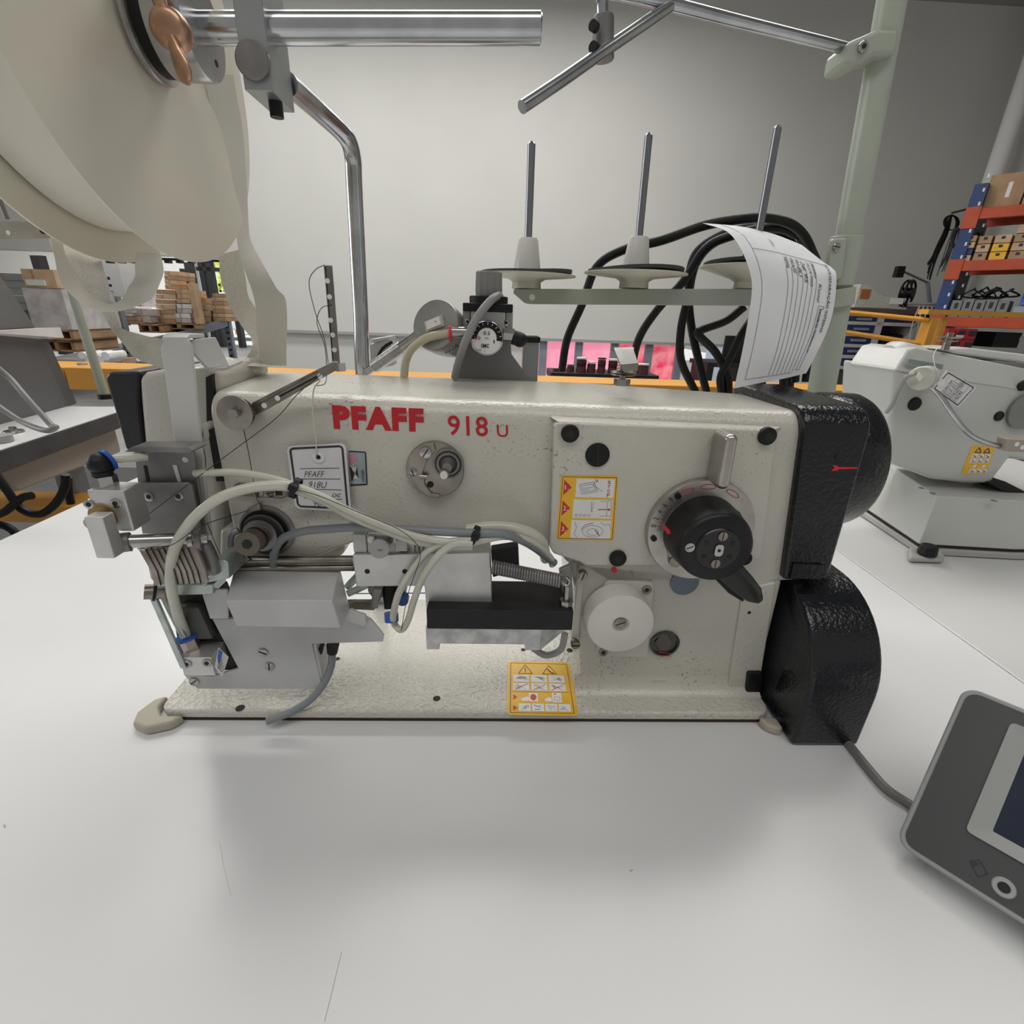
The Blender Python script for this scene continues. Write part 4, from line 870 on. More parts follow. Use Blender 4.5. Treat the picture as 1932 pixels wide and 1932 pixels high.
mb = MB(); mb.slab([(463, 962), (488, 950), (492, 964), (470, 982), (462, 975)], FD_ - .006, FD_ - .001); mb.build('stop_plate', oldsteel, tm, bevel=.001)
mb = MB(); mb.tube([P(437, 1055, FD_ - .010), P(434, 1030, FD_ - .012), P(437, 1008, FD_ - .012), P(450, 1000, FD_ - .01)], .0025, 10); mb.build('check_spring_hook', dsteel, tm)
mb = MB(); mb.slab([(438, 918), (446, 913), (540, 916), (544, 924), (540, 938), (530, 941), (455, 936)], FD_ - .003, FD_); sg = mb.build('slotted_guide', oldsteel, M_, bevel=.0008)
for x, y in ((489, 930), (512, 929)): screw(sg, x, y, 9, FD_ - .003, 'slot', oldsteel, .0015)
mb = MB(); mb.poly([(524, 924), (536, 924), (536, 932), (524, 932)], FD_, .0032); mb.poly([(448, 922), (470, 922), (470, 930), (448, 930)], FD_, .0032); mb.build('slot', dark, sg)
# top thread guide (bent plate on a bolt)
tzc = l(1173, 730, .40); tz0 = None
c_ = PZ(1173, 724, l(1173, 758, FD_)[2] + .001); mb = MB(); c_ = C(l(1173, 725, .40)[0], .40, l(1173, 727, .40)[2]); mb.cyl(c_, c_ + KZ * .005, .0065, n=6); tg_ = mb.build('guide_bolt', steel, M_)
mb = MB(); mb.cyl(c_ + KZ * .005, c_ + KZ * .022, .0025); mb.build('bolt_shank', oldsteel, tg_)
for z_ in (.0078, .0095): mb = MB(); mb.lathe(c_ + KZ * z_, KZ, [(.009, 0), (.0095, .0006), (.009, .0012), (.0001, .0008)], 32); mb.build('washer', oldsteel, tg_)
mb = MB(); mb.tube([c_ + KZ * (.010 + .008 * j / 40) + (UX * math.cos(j * .6) + NY * math.sin(j * .6)) * .0045 for j in range(40)], .0006, 6, smooth=1); mb.build('guide_spring', steel, tg_)
mb = MB(); mb.sheet([[P(1158, 657, .405), P(1196, 656, .405)], [P(1160, 664, .400), P(1196, 662, .400)], [P(1170, 688, .388), P(1203, 684, .388)], [P(1172, 692, .385), P(1204, 688, .385)]], .0015); mb.build('guide_plate', dsteel, tg_, bevel=.0004)
mb = MB(); mb.sheet([[P(1171, 687, .386), P(1204, 684, .386)], [P(1177, 703, .384), P(1204, 698, .384)]], .0018); mb.build('plate_lip', oldsteel, tg_, bevel=.0006)
# corner pads under the bed
def pad(cx_, cd_, a0, lx):
    mb = MB(); mb.prism([C(cx_ + x, cd_ + d, TZ) for x, d in lx], KZ * .009); return mb.build('corner_pad', mat('beige_rubber', (.40, .37, .29), .5), M_, bevel=.003, seg=3)
a = lz(300, 1360, TZ); pad(0, 0, 0, [(-.292, .345), (-.297, .330), (-.293, .318), (-.279, .312), (-.262, .318), (-.256, .3265), (-.275, .3268), (-.283, .336), (-.283, .350)])
a = lz(1448, 1375, TZ); pad(0, 0, 0, [(.236, .3275), (.238, .319), (.246, .314), (.2515, .3145), (.2515, .3275)])
# warning stickers
def sticker_face(name, quad, fn_p, cells, tris, extra, par):
    pass
def Q(quad, u_, v_):
    (ax_, ay), (bx_, by), (cx_, cy), (dx_, dy) = quad   # tl, tr, br, bl
    tx, ty = ax_ + (bx_ - ax_) * u_, ay + (by - ay) * u_; ex, ey = dx_ + (cx_ - dx_) * u_, dy + (cy - dy) * u_
    return (tx + (ex - tx) * v_, ty + (ey - ty) * v_)
def squig(mb, f, x0, y0, x1, y1, n_, mi):
    """a small line drawing inside a cell"""
    for k in range(n_):
        p_ = [(x0 + (x1 - x0) * random.uniform(.1, .9), y0 + (y1 - y0) * random.uniform(.15, .85)) for _ in range(3)]
        f(mb, p_, mi)
q1 = [(1059, 896), (1167, 898), (1158, 1020), (1049, 1018)]
mb = MB(); D = PD
mb.poly([Q(q1, *v) for v in ((.03, 0), (.97, 0), (1, .03), (1, .97), (.97, 1), (.03, 1), (0, .97), (0, .03))], D, .0002); st = mb.build('warning_sticker', yel, panel, smooth=False)
mb = MB()
mb.line([Q(q1, *v) for v in ((.03, .025), (.97, .025), (.97, .975), (.03, .975), (.03, .025))], .0004, .0003, 1, D)
cel = [(.27, .05, .94, .34), (.25, .37, .93, .66), (.24, .69, .93, .97)]
for c4 in cel: mb.poly([Q(q1, *v) for v in ((c4[0], c4[1]), (c4[2], c4[1]), (c4[2], c4[3]), (c4[0], c4[3]))], D, .0003, 0)
for k, y in enumerate((.19, .51, .83)): 
    mb.poly([Q(q1, *v) for v in ((.06, y - .12), (.20, y), (.06, y + .12))], D, .0003, 2)
    a, b, c4 = Q(q1, .08, y + .035), Q(q1, .15, y + .035), Q(q1, .08, y - .035); mb.textpx('%d.' % (k + 1), a, b, c4, D, 0, .01, th=.0004)
def ln1(mb, p_, mi): mb.line([Q(q1, *v) for v in p_], .00022, .00045, mi, D)
ln1(mb, [(.33, .14), (.58, .10), (.66, .24), (.38, .29), (.33, .14)], 1); ln1(mb, [(.37, .16), (.55, .13), (.62, .22), (.41, .26), (.37, .16)], 1); ln1(mb, [(.6, .05), (.58, .15), (.74, .24)], 1); ln1(mb, [(.40, .20), (.56, .18)], 1); ln1(mb, [(.42, .23), (.5, .21)], 1)
for k, ch in enumerate('STOP'): mb.textpx(ch, Q(q1, .82, .125 + k * .066), Q(q1, .87, .125 + k * .066), Q(q1, .82, .075 + k * .066), D, 3, .02, th=.0004)
mb.textpx('0', Q(q1, .61, .10), Q(q1, .65, .10), Q(q1, .61, .06), D, 3, .02, th=.0004)
ln1(mb, [(.56, .40), (.57, .56), (.585, .56), (.60, .40)], 1); ln1(mb, [(.72, .40), (.90, .38), (.92, .62), (.72, .62)], 1); ln1(mb, [(.84, .4), (.84, .62)], 1)
for k in range(4): ln1(mb, [(.31 + k * .075 + .025 * math.cos(t_), .615 + .02 * math.sin(t_)) for t_ in [j * math.pi / 4 for j in range(9)]], 3 if k == 3 else 1)
mb.line([Q(q1, .68, .52), Q(q1, .86, .52)], .0006, .00045, 3, D); mb.poly([Q(q1, *v) for v in ((.86, .50), (.91, .52), (.86, .54))], D, .00045, 3)
ln1(mb, [(.62 + .18 * math.cos(t_), .86 + .09 * math.sin(t_)) for t_ in [j * math.pi / 8 for j in range(17)]], 1); ln1(mb, [(.62 + .10 * math.cos(t_), .87 + .05 * math.sin(t_)) for t_ in [j * math.pi / 8 for j in range(17)]], 1)
ln1(mb, [(.30, .72), (.34, .80), (.30, .9), (.36, .96)], 1); ln1(mb, [(.75, .72), (.82, .76), (.9, .74), (.92, .82)], 1)
mb.line([Q(q1, .42, .84), Q(q1, .48, .76), Q(q1, .62, .73)], .0004, .0005, 3, D); mb.line([Q(q1, .66, .84), Q(q1, .74, .92)], .0006, .0005, 3, D)
mb.build('pictograms', [white_s, ink, redtri, red], st, smooth=False)
# bed sticker
def QB(u_, v_, h=.0003):
    quad = [(958, 1247), (1074, 1250), (1091, 1351), (956, 1349)]; x, y = Q(quad, u_, v_); return PZ(x, y, BT) + KZ * h
def bpoly(mb, vs, h, mi): mb.face([mb.b.verts.new(QB(u_, v_, h)) for u_, v_ in vs], mi)
def bline(mb, vs, wd, h, mi):
    ps = [QB(u_, v_, h) for u_, v_ in vs]
    for a, b in zip(ps, ps[1:]):
        s_ = (b - a).normalized().cross(KZ) * wd / 2; mb.face([mb.b.verts.new(v) for v in (a + s_, b + s_, b - s_, a - s_)], mi)
def btext(mb, ch, u0, v0, u1, v1, mi): mb.text(ch, QB(u0, v1, .0005), QB(u1, v1, .0005), QB(u0, v0, .0005), 0, mi, .01, off=None)
mb = MB(); bpoly(mb, ((.04, 0), (.96, 0), (1, .04), (1, .96), (.96, 1), (.04, 1), (0, .96), (0, .04)), .0003, 0); st = mb.build('safety_sticker', yel, bed, smooth=False)
mb = MB(); bline(mb, ((.05, .04), (.95, .04), (.95, .96), (.05, .96), (.05, .04)), .0005, .0004, 1)
for cx_, ch in ((.28, '!'), (.66, '4')):
    bline(mb, ((cx_, .07), (cx_ + .11, .23), (cx_ - .11, .23), (cx_, .07)), .0005, .0005, 1)
    if ch == '!': bline(mb, ((cx_, .12), (cx_, .18)), .0007, .0005, 1); bline(mb, ((cx_, .195), (cx_, .21)), .0007, .0005, 1)
    else: bline(mb, ((cx_ - .03, .14), (cx_, .17), (cx_ + .02, .20), (cx_ + .07, .215)), .001, .0005, 1)
def bcell(u0, v0, u1, v1, n_=4):
    bpoly(mb, ((u0, v0), (u1, v0), (u1, v1), (u0, v1)), .0005, 0)
    for k in range(n_): bline(mb, [(u0 + (u1 - u0) * random.uniform(.1, .9), v0 + (v1 - v0) * random.uniform(.15, .85)) for _ in range(3)], .0002, .0006, 1)
for i in range(3):
    u0 = .09 + i * .275; bcell(u0, .26, u0 + .24, .39, 6); bcell(u0, .41, u0 + .24, .55, 4); bline(mb, ((u0 + .02, .54), (u0 + .22, .42)), .0005, .0007, 3); bline(mb, ((u0 + .04, .43), (u0 + .2, .54)), .0003, .0007, 3)
bline(mb, ((.07, .57), (.93, .57)), .0003, .0004, 1)
for y in (.62, .82): bpoly(mb, ((.09, y), (.15, y + .05), (.09, y + .1)), .0005, 2)
bcell(.32, .59, .45, .75, 0); bpoly(mb, [(.385 + .045 * math.cos(t_), .67 + .06 * math.sin(t_)) for t_ in [j * math.pi / 6 for j in range(12)]], .0006, 2); bpoly(mb, ((.20, .70), (.30, .66), (.34, .70), (.30, .75), (.22, .75)), .0006, 0)
bcell(.66, .58, .80, .76, 0); bpoly(mb, ((.69, .60), (.72, .60), (.72, .62), (.69, .62)), .0006, 2); bline(mb, ((.69, .66), (.77, .66), (.77, .72), (.69, .72), (.69, .66)), .0003, .0006, 1); bpoly(mb, ((.54, .71), (.62, .66), (.66, .70), (.64, .75), (.56, .75)), .0006, 0)
for i in range(4): bcell(.17 + i * .19, .79, .34 + i * .19, .93, 4)
mb.build('pictograms', [white_s, ink, redtri, red], st, smooth=False)
# hologram label on the arm (without the code)
q2 = [(657, 850), (691, 852), (694, 915), (661, 917)]
mb = MB(); mb.poly([Q(q2, *v) for v in ((0, .04), (.06, 0), (.94, 0), (1, .04), (1, .96), (.94, 1), (0, 1))], FD_, .0002, 0); mb.poly([Q(q2, *v) for v in ((.0, .04), (.92, .04), (.92, .95), (.0, .95))], FD_, .0003, 1)
mb.poly([Q(q2, *v) for v in ((.05, .12), (.4, .08), (.5, .3), (.1, .4))], FD_, .0004, 2); mb.poly([Q(q2, *v) for v in ((.02, .45), (.45, .4), (.5, .8), (.1, .85))], FD_, .0004, 0)
for k in range(7): mb.line([Q(q2, .08 + .06 * k, .42), Q(q2, .5 - .05 * k, .82)], .0004, .0005, 3, FD_)
mb.text('0397699', P(*Q(q2, .84, .90), FD_), P(*Q(q2, .84, .55), FD_), P(*Q(q2, .68, .90), FD_), .0005, 0)
mb.build('hologram_label', [ink, mat('hologram_foil', (.30, .38, .40), .3, .5, c2=(.42, .48, .50), cscale=60), mat('holo_pink', (.6, .25, .35), .4), white_s], M_, smooth=False)
# =============== tape attachment: separate bolted unit, parts of the machine ===============
# dark steel angle plates with slots
AD = .338
mb = MB(); mb.slab([(252, 846), (360, 843), (366, 855), (388, 1005), (270, 1005), (262, 930)], AD, AD + .002); mb.slab([(233, 853), (250, 843), (356, 843), (366, 850), (358, 855)], AD - .014, AD + .002); pl = mb.build('mounting_plate', dsteel, M_, bevel=.0006)
mb = MB(); mb.poly([(271, 878), (277, 878), (283, 908), (277, 908)], AD, .0004); mb.poly([(326, 877), (334, 877), (343, 910), (336, 910)], AD, .0004, 1)
for x, y in ((253, 868), (350, 867)): c_ = P(x, y, AD); mb.cyl(c_, c_ - NY * .0005, .002, mi=1)
mb.build('plate_slots', [dark, white_s], pl)
mb = MB(); mb.slab([(252, 912), (355, 911), (362, 918), (380, 1008), (268, 1008)], AD - .006, AD - .003); p2 = mb.build('slide_plate', dsteel, M_, bevel=.0008)
for x, y in ((281, 937), (337, 936)): screw(p2, x, y, 9, AD - .006, 'hex', steel, .0006)
# upper air cylinder
CD = .300
c0 = l(170, 1000, CD); xL, xR_ = l(158, 950, CD)[0], l(238, 960, CD)[0]; zt_ = l(190, 925, CD)[2]; zb_ = l(240, 1003, CD)[2]
mb = MB(); mb.box(xL + .004, xR_ + .001, CD, CD + .018, zb_, zt_); cyl_ = mb.build('air_cylinder', alu, M_, bevel=.0012)
for x, y in ((167, 947), (217, 945)): screw(cyl_, x + 2, y + 4, 10, CD, 'hex', steel, .001)
c_ = P(195, 974, CD); mb = MB(); mb.lathe(c_, -NY, [(.0088, 0), (.0088, .001), (.0075, .001), (.0075, .0016), (.004, .0018), (.0038, .001), (.0001, .001)], 36); mb.build('seal_ring', gold, cyl_)
mb = MB(); mb.cyl(c_, c_ - NY * .012, .0035); mb.build('piston_rod', steel, cyl_)
c_ = C(l(200, 915, CD + .009)[0], CD + .009, zt_); mb = MB(); mb.cyl(c_, c_ + KZ * .007, .0070, n=6); ft = mb.build('hose_fitting', steel, cyl_)
mb = MB(); mb.cyl(c_ + KZ * .007, c_ + KZ * .010, .0058); bmesh.ops.create_uvsphere(mb.b, u_segments=20, v_segments=14, radius=.0070, matrix=Matrix.Translation(c_ + KZ * .0145)); mb.build('elbow', rubber, ft)
mb = MB(); q = c_ + KZ * .0155 + NY * .003 + UX * .0018; mb.lathe(q, (UX * .5 + NY + KZ * .3).normalized(), [(.0074, 0), (.0074, .0022), (.005, .0026)], 28); mb.build('blue_collar', blue_f, ft)
mb = MB(); mb.tube([q + NY * .002, q + UX * .006 + NY * .006, q + UX * .015 + NY * .016 - KZ * .001], .003, 10); mb.build('hose_end', tube_m, ft)
# L block in front
mb = MB(); BD = .285; xa = l(160, 980, BD)[0]; xb = l(193, 978, BD)[0]; z0_, z1_ = l(200, 1054, BD)[2], l(175, 976, BD)[2]
mb.loft([[C(xa - .0005, d, z1_), C(xb, d, z1_), C(xb, d, z0_), C(xa - .0005, d, z0_)] for d in (BD, BD + .010)]); xq = l(243, 1030, BD + .02)[0]
mb.loft([[C(xb - .001, d, z0_), C(xb - .001, d, z0_ + .018), C(xq, d, z0_ + .018), C(xq, d, z0_ + .006)] for d in (BD + .0015, BD + .010)]); mb.build('clevis_block', alu, M_, bevel=.0008)
mb = MB(); a = P(235, 1022, .300); b = P(392, 1016, .318); mb.tube([a, b], .0045, 16, smooth=1); mb.build('guide_rod', steel, M_)
mb = MB(); mb.tube([P(228, 1024, .299), P(246, 1022, .301)], .0065, 20, smooth=1); mb.build('collar', dsteel, M_)
mb = MB(); mb.tube([P(356, 1019, .314), P(366, 1018, .315)], .0065, 20, smooth=1); mb.build('collar', steel, M_)
mb = MB(); mb.tube([P(371, 1019, .315), P(382, 1018, .316)], .008, 20, smooth=1); mb.build('collar', dsteel, M_)
# grooved guide plate
RP = .312
qd = [(262, 1022), (365, 1018), (393, 1096), (290, 1103)]
mb = MB(); ga = [[P(254, 1020, RP), P(364, 1016, RP)], [P(285, 1075, RP - .006), P(388, 1074, RP - .006)], [P(292, 1103, RP + .0), P(394, 1097, RP + .0)]]; mb.sheet(ga, .002); gp = mb.build('grooved_plate', mat('worn_painted_plate', (.42, .38, .33), .45, .2, c2=(.30, .26, .22), cscale=70), M_, bevel=.0004)
mb = MB()
for k in range(8):
    f_ = .14 + k * .105; tp_ = [ga[i][0].lerp(ga[i][1], f_) - NY * .0016 for i in range(3)]; tp_[0] = tp_[0].lerp(tp_[1], .15 + .05 * (k % 3)); mb.tube([tp_[0], tp_[1] - NY * .0, tp_[2]], .0004, 5, smooth=1)
mb.build('groove', dark, gp)
mb = MB(); c_ = P(270, 1028, RP - .002); mb.cyl(c_, c_ - NY * .002, .004, n=6); mb.cyl(c_ - NY * .002, c_ - NY * .0025, .0018, mi=1); mb.build('plate_nut', [steel, dark], gp)
# zinc brackets
mb = MB(); mb.slab([(276, 1056), (285, 1052), (300, 1105), (296, 1102), (284, 1092)], RP + .002, RP + .03); mb.build('zinc_side', zinc, M_, bevel=.0008)
mb = MB(); mb.slab([(402, 1056), (422, 1057), (430, 1062), (433, 1092), (404, 1098), (390, 1100), (388, 1108), (378, 1104), (398, 1085), (412, 1078)], .322, .350); zb1 = mb.build('zinc_bracket', zinc, M_, bevel=.001)
screw(zb1, 394, 1081, 8, .32, 'hex', steel, .002)
mb = MB(); mb.slab([(298, 1103), (402, 1102), (402, 1122), (312, 1124)], .325, .345); mb.build('zinc_bar', zinc, M_, bevel=.001)
mb = MB(); mb.tube([P(384, 1025, .32), P(396, 1050, .32), P(404, 1078, .322)], [.005] * 13, 12); mb.build('link_pin', dsteel, M_)
# shade of the recess behind, put in as a black slab
mb = MB(); mb.slab([(318, 1124), (402, 1122), (440, 1205), (455, 1265), (345, 1265)], .338, .36); mb.build('recess_shade', dark, M_, bevel=.001)
mb = MB(); mb.slab([(333, 1146), (373, 1147), (401, 1206), (352, 1208)], .330, .338); mb.build('inner_plate', mat('dark_grey_plate', (.09, .09, .085), .5, .3), M_, bevel=.001)
# struts of the linkage
mb = MB(); mb.slab([(279, 1124), (290, 1122), (352, 1262), (340, 1262)], .316, .319); mb.slab([(298, 1122), (306, 1120), (350, 1203), (341, 1208)], .322, .325); mb.build('strut', zinc, M_, bevel=.0006)
mb = MB(); mb.tube([P(272, 1117, .316), P(312, 1116, .322)], .0055, 18, smooth=1); mb.build('pivot_pin', oldsteel, M_); mb = MB(); mb.tube([P(288, 1117, .318), P(294, 1117, .319)], .0066, 18, smooth=1); mb.build('pivot_ring', rubber, M_)
# lower air cylinder
LB = .318; x0_, x1_ = l(338, 1242, LB)[0], l(398, 1240, LB)[0]; z0_, z1_ = l(360, 1275, LB)[2], l(370, 1241, LB)[2]
mb = MB(); mb.box(x0_, x1_, LB, LB + .030, z0_, z1_); lc = mb.build('lower_air_cylinder', alu, M_, bevel=.0008)
for x, y in ((353, 1252), (391, 1250)): screw(lc, x, y, 9, LB, 'hex', steel, .001)
mb = MB(); mb.prism([P(412, 1222, LB), P(431, 1240, LB + .004), P(419, 1278, LB), P(405, 1258, LB - .002)], NY * .0004); lb_ = mb.build('cylinder_label', white_s, lc, smooth=False)
mb = MB(); mb.prism([P(413, 1225, LB - .0006), P(420, 1231, LB - .0006), P(414, 1252, LB - .0006), P(408, 1248, LB - .0006)], NY * .0001, 0)
for k in range(5): mb.line([(419 + k * 1.5, 1236 + k * 6), (412 + k * 1.5, 1258 + k * 2)], .0004, .0012, 1, LB)
mb.build('label_print', [blue_f, ink], lb_, smooth=False)
c_ = C(l(364, 1226, LB + .012)[0], LB + .012, z1_); tipc = P(352, 1199, LB + .012); ax_ = (tipc - c_).normalized()
mb = MB(); mb.cyl(c_ - ax_ * .002, c_ + ax_ * .009, .0065, n=6); lf = mb.build('hose_fitting', mat('nickel_brass', (.42, .36, .32), .3, .85, var=.1), lc); mb = MB(); mb.lathe(c_ + ax_ * .009, ax_, [(.006, 0), (.0085, .001), (.0085, .0025), (.006, .003), (.004, .003), (.004, .001)], 32); mb.build('blue_collar', blue_f, lf)
# grey sheet metal cover
SD_ = .334
mb = MB(); mb.slab([(378, 1112), (428, 1112), (430, 1168), (396, 1168)], SD_ - .006, SD_ - .004); mb.slab([(400, 1168), (640, 1168), (662, 1150), (700, 1170), (724, 1200), (722, 1211), (588, 1215), (608, 1297), (604, 1300), (372, 1300), (345, 1272), (400, 1276), (450, 1262)], SD_, SD_ + .003)
mb.slab([(590, 1216), (596, 1214), (612, 1296), (606, 1300)], SD_ + .001, SD_ + .02); cv = mb.build('cover_plate', grey_sheet, M_, bevel=.0006)
bd0 = .308; bA = [P(425, 1134, bd0), P(627, 1133, bd0), P(643, 1186, bd0 + .0), P(446, 1183, bd0)]
bT = [P(425, 1134, bd0), P(627, 1133, bd0), P(641, 1069, .352), P(442, 1070, .352)]
bx_ = MB(); v = bx_.b.verts; A_, B_, C_, D_ = [v.new(p) for p in bA]; E_, F_ = v.new(bT[3]), v.new(bT[2]); G_, H_ = v.new(bA[2] + NY * .024), v.new(bA[3] + NY * .024); K_ = v.new(P(655, 1130, .334)); 
for f_ in ((A_, B_, C_, D_), (A_, E_, F_, B_), (B_, F_, K_), (B_, K_, C_), (K_, F_, G_), (K_, G_, C_), (A_, D_, H_, E_), (E_, H_, G_, F_), (D_, C_, G_, H_)): bx_.face(f_)
bx_.build('box_cover', grey_sheet, M_, bevel=.0012, seg=2, angle=20)
for x, y in ((497, 1230), (509, 1256), (367, 1285)): screw(cv, x, y, 9, SD_, 'slot', steel, .0015)
mb = MB(); mb.slab([(650, 1160), (658, 1151), (690, 1162), (692, 1178), (687, 1184), (650, 1172)], SD_ - .005, SD_ - .001)
mb.build('rolled_guide', grey_sheet, M_, bevel=.0015)
for k, x in enumerate((600, 628)):
    a, b = P(x, 1216, SD_ + .008), P(x - 1, 1231, SD_ + .008); mb = MB(); mb.tube([a, b], [.0048, .0048], 16, smooth=1) if False else mb.cyl(a, b, .0052, .0042); mb.build('cable_plug', rubber, M_)
# central valve block
VD = .330
mb = MB(); vz0, vz1 = l(760, 1105, VD)[2], l(760, 1047, VD)[2]; vx0 = l(665, 1060, VD)[0]; vx1 = l(925, 1045, VD)[0]
mb.loft([[P(665, 1048, VD), P(925, 1042, VD), P(929, 1153, VD), P(805, 1157, VD), P(801, 1106, VD), P(672, 1107, VD)], [p + NY * .018 for p in [P(665, 1048, VD), P(925, 1042, VD), P(929, 1153, VD), P(805, 1157, VD), P(801, 1106, VD), P(672, 1107, VD)]]]); ab = mb.build('valve_bracket', alu, M_, bevel=.0008)
mb = MB()
for x in (693, 764): c_ = P(x, 1078, VD); mb.cyl(c_, c_ - NY * .0003, .002)
mb.build('bracket_hole', dark, ab)
mb = MB(); a, b = l(667, 1043, VD + .004), l(690, 1008, VD + .004); mb.box(a[0], b[0], VD + .004, VD + .015, a[2], b[2]); a, b = l(694, 1044, VD + .003), l(768, 1010, VD + .003); mb.box(a[0], b[0] - .006, VD + .003, VD + .016, a[2], b[2]); a2_, b2_ = l(745, 1040, VD + .002), l(768, 1018, VD + .002); mb.box(a2_[0], b2_[0], VD + .001, VD + .016, a2_[2], b2_[2]); vv = mb.build('air_valve', mat('white_plastic_valve', (.56, .55, .52), .4), M_, bevel=.0012)
c_ = P(717, 1028, VD + .003); mb = MB(); mb.cyl(c_, P(716, 1036, VD - .010), .0062, .0072, 24); vk = mb.build('valve_knob', mat('grey_knob', (.36, .35, .34), .45), vv, bevel=.0008); mb = MB(); mb.textpx('OFF', (710, 1040), (722, 1040), (710, 1036), VD - .0102, 0, th=.0003); mb.build('knob_mark', ink, vk, smooth=False)
for x in (702, 740): c_ = P(x, 1017, VD + .002); mb = MB(); mb.cyl(c_, c_ - NY * .002, .003); mb.build('valve_screw', steel, vv)
for k in range(6): a = l(778 + k * 8, 1030, VD + .006); mb = MB(); mb.box(a[0], a[0] + .0015, VD + .004, VD + .012, a[2] - .004, a[2] + .004); mb.build('fin', enamel_s, vv)
mb = MB(); a, b = l(658, 1003, VD - .0), l(688, 987, VD); mb.box(a[0], b[0], VD - .002, VD + .008, a[2], b[2]); mb.build('cable_clamp', mat('clamp_grey', (.42, .43, .43), .4), M_, bevel=.002)
screw(M_, 675, 984, 9, VD + .004, 'slot', steel, .001)
# rods
for y, r_ in ((1058, .0035), (1073, .0028)): mb = MB(); mb.tube([P(418, y, .350), P(668, y - 2, .345)], r_, 12, smooth=1); mb.build('slide_rod', oldsteel, M_)
mb = MB(); mb.slab([(420, 1050), (465, 1050), (472, 1056), (465, 1063), (425, 1063)], .344, .347); mb.build('rod_lug', oldsteel, M_, bevel=.001)
# needle bar cluster in the middle
mb = MB(); mb.slab([(696, 1104), (728, 1104), (730, 1120), (722, 1130), (700, 1128), (692, 1116)], .345, .365); nb = mb.build('joint_block', dsteel, M_, bevel=.002)
mb = MB(); mb.slab([(655, 1134), (700, 1134), (712, 1140), (706, 1152), (655, 1150)], .343, .346); mb.build('link_plate', oldsteel, nb, bevel=.0006)
mb = MB(); mb.slab([(704, 1110), (722, 1112), (712, 1150), (698, 1146)], .341, .346); mb.build('link_arm', dsteel, nb, bevel=.001)
mb = MB(); a, b = P(737, 1104, .35), P(738, 1148, .342); mb.cyl(a, b, .007, .0055); mb.build('swivel_fitting', rubber, nb); mb = MB(); a, b = P(738, 1156, .341), P(739, 1172, .339); mb.cyl(a, b, .0056, .0056); mb.build('blue_collar', blue_f, nb); mb = MB(); mb.slab([(712, 1106), (768, 1106), (764, 1128), (756, 1134), (728, 1132)], .350, .358); fp_ = mb.build('fitting_plate', alu, nb, bevel=.001)
for x, y, r_ in ((722, 1112, 7), (741, 1114, 6)): mb = MB(); mb.disc(x, y, .350, r_, .0004, n=24); mb.build('plate_hole', dark, nb)
mb = MB(); a = P(761, 1126, .350); mb.cyl(a, a - NY * .006, .005); mb.build('blue_collar', blue_f, nb)
mb = MB(); mb.tube([P(655, 1108, .35), P(692, 1068, .352)], .003, 8, smooth=1); mb.tube([P(656, 1120, .345), P(700, 1100, .35)], .003, 8, smooth=1); mb.build('link_rod', zinc, nb)
# feed carriage: black block on a cast aluminium base
KD = .318
bz0, bz1 = l(940, 1188, KD)[2], l(940, 1152, KD)[2]; bx0, bx1 = l(805, 1170, KD)[0], l(1082, 1160, KD)[0]
mb = MB(); mb.loft([[C(x, d, z) for x, z in ((bx0, bz0), (bx1, bz0), (bx1, bz1), (bx0, bz1))] for d in (KD, KD + .045)]); kb_ = mb.build('carriage_block', darkmt, M_, bevel=.0008)
mb = MB(); c_ = P(1019, 1163, KD); mb.cyl(c_, c_ - NY * .0003, .003); mb.build('threaded_hole', dark, kb_)
al0 = l(806, 1227, KD)[2]
mb = MB(); x_a, x_b, x_c = l(803, 1192, KD)[0], l(1022, 1190, KD)[0], l(1074, 1184, KD + .02)[0]; z_t = bz0; z_m = l(900, 1217, KD)[2]
mb.prism([C(x_a, KD + .001, z_t), C(x_b - .012, KD + .001, z_t), C(x_b, KD + .001, z_t), C(x_b, KD + .001, al0), C(x_b - .012, KD + .001, al0), C(x_b - .012, KD + .001, z_m), C(x_a + .010, KD + .001, z_m), C(x_a + .010, KD + .001, al0), C(x_a, KD + .001, al0)], NY * .012)
mb.prism([C(x_b, KD + .001, al0), C(x_c, KD + .02, z_m + .004), C(x_c, KD + .02, z_t), C(x_b, KD + .001, z_t)], NY * .012); mb.build('carriage_base', mat('scuffed_aluminium', (.66, .66, .65), .45, .5, c2=(.42, .43, .44), cscale=90), M_, bevel=.0006)
mb = MB(); a = P(1045, 1200, KD + .03); mb.tube([P(1005, 1222, KD + .03), P(1030, 1236, KD + .03), P(1058, 1225, KD + .03), P(1066, 1195, KD + .03)], .003, 8); mb.build('drain_hose', mat('grey_hose', (.3, .3, .29), .4), M_)
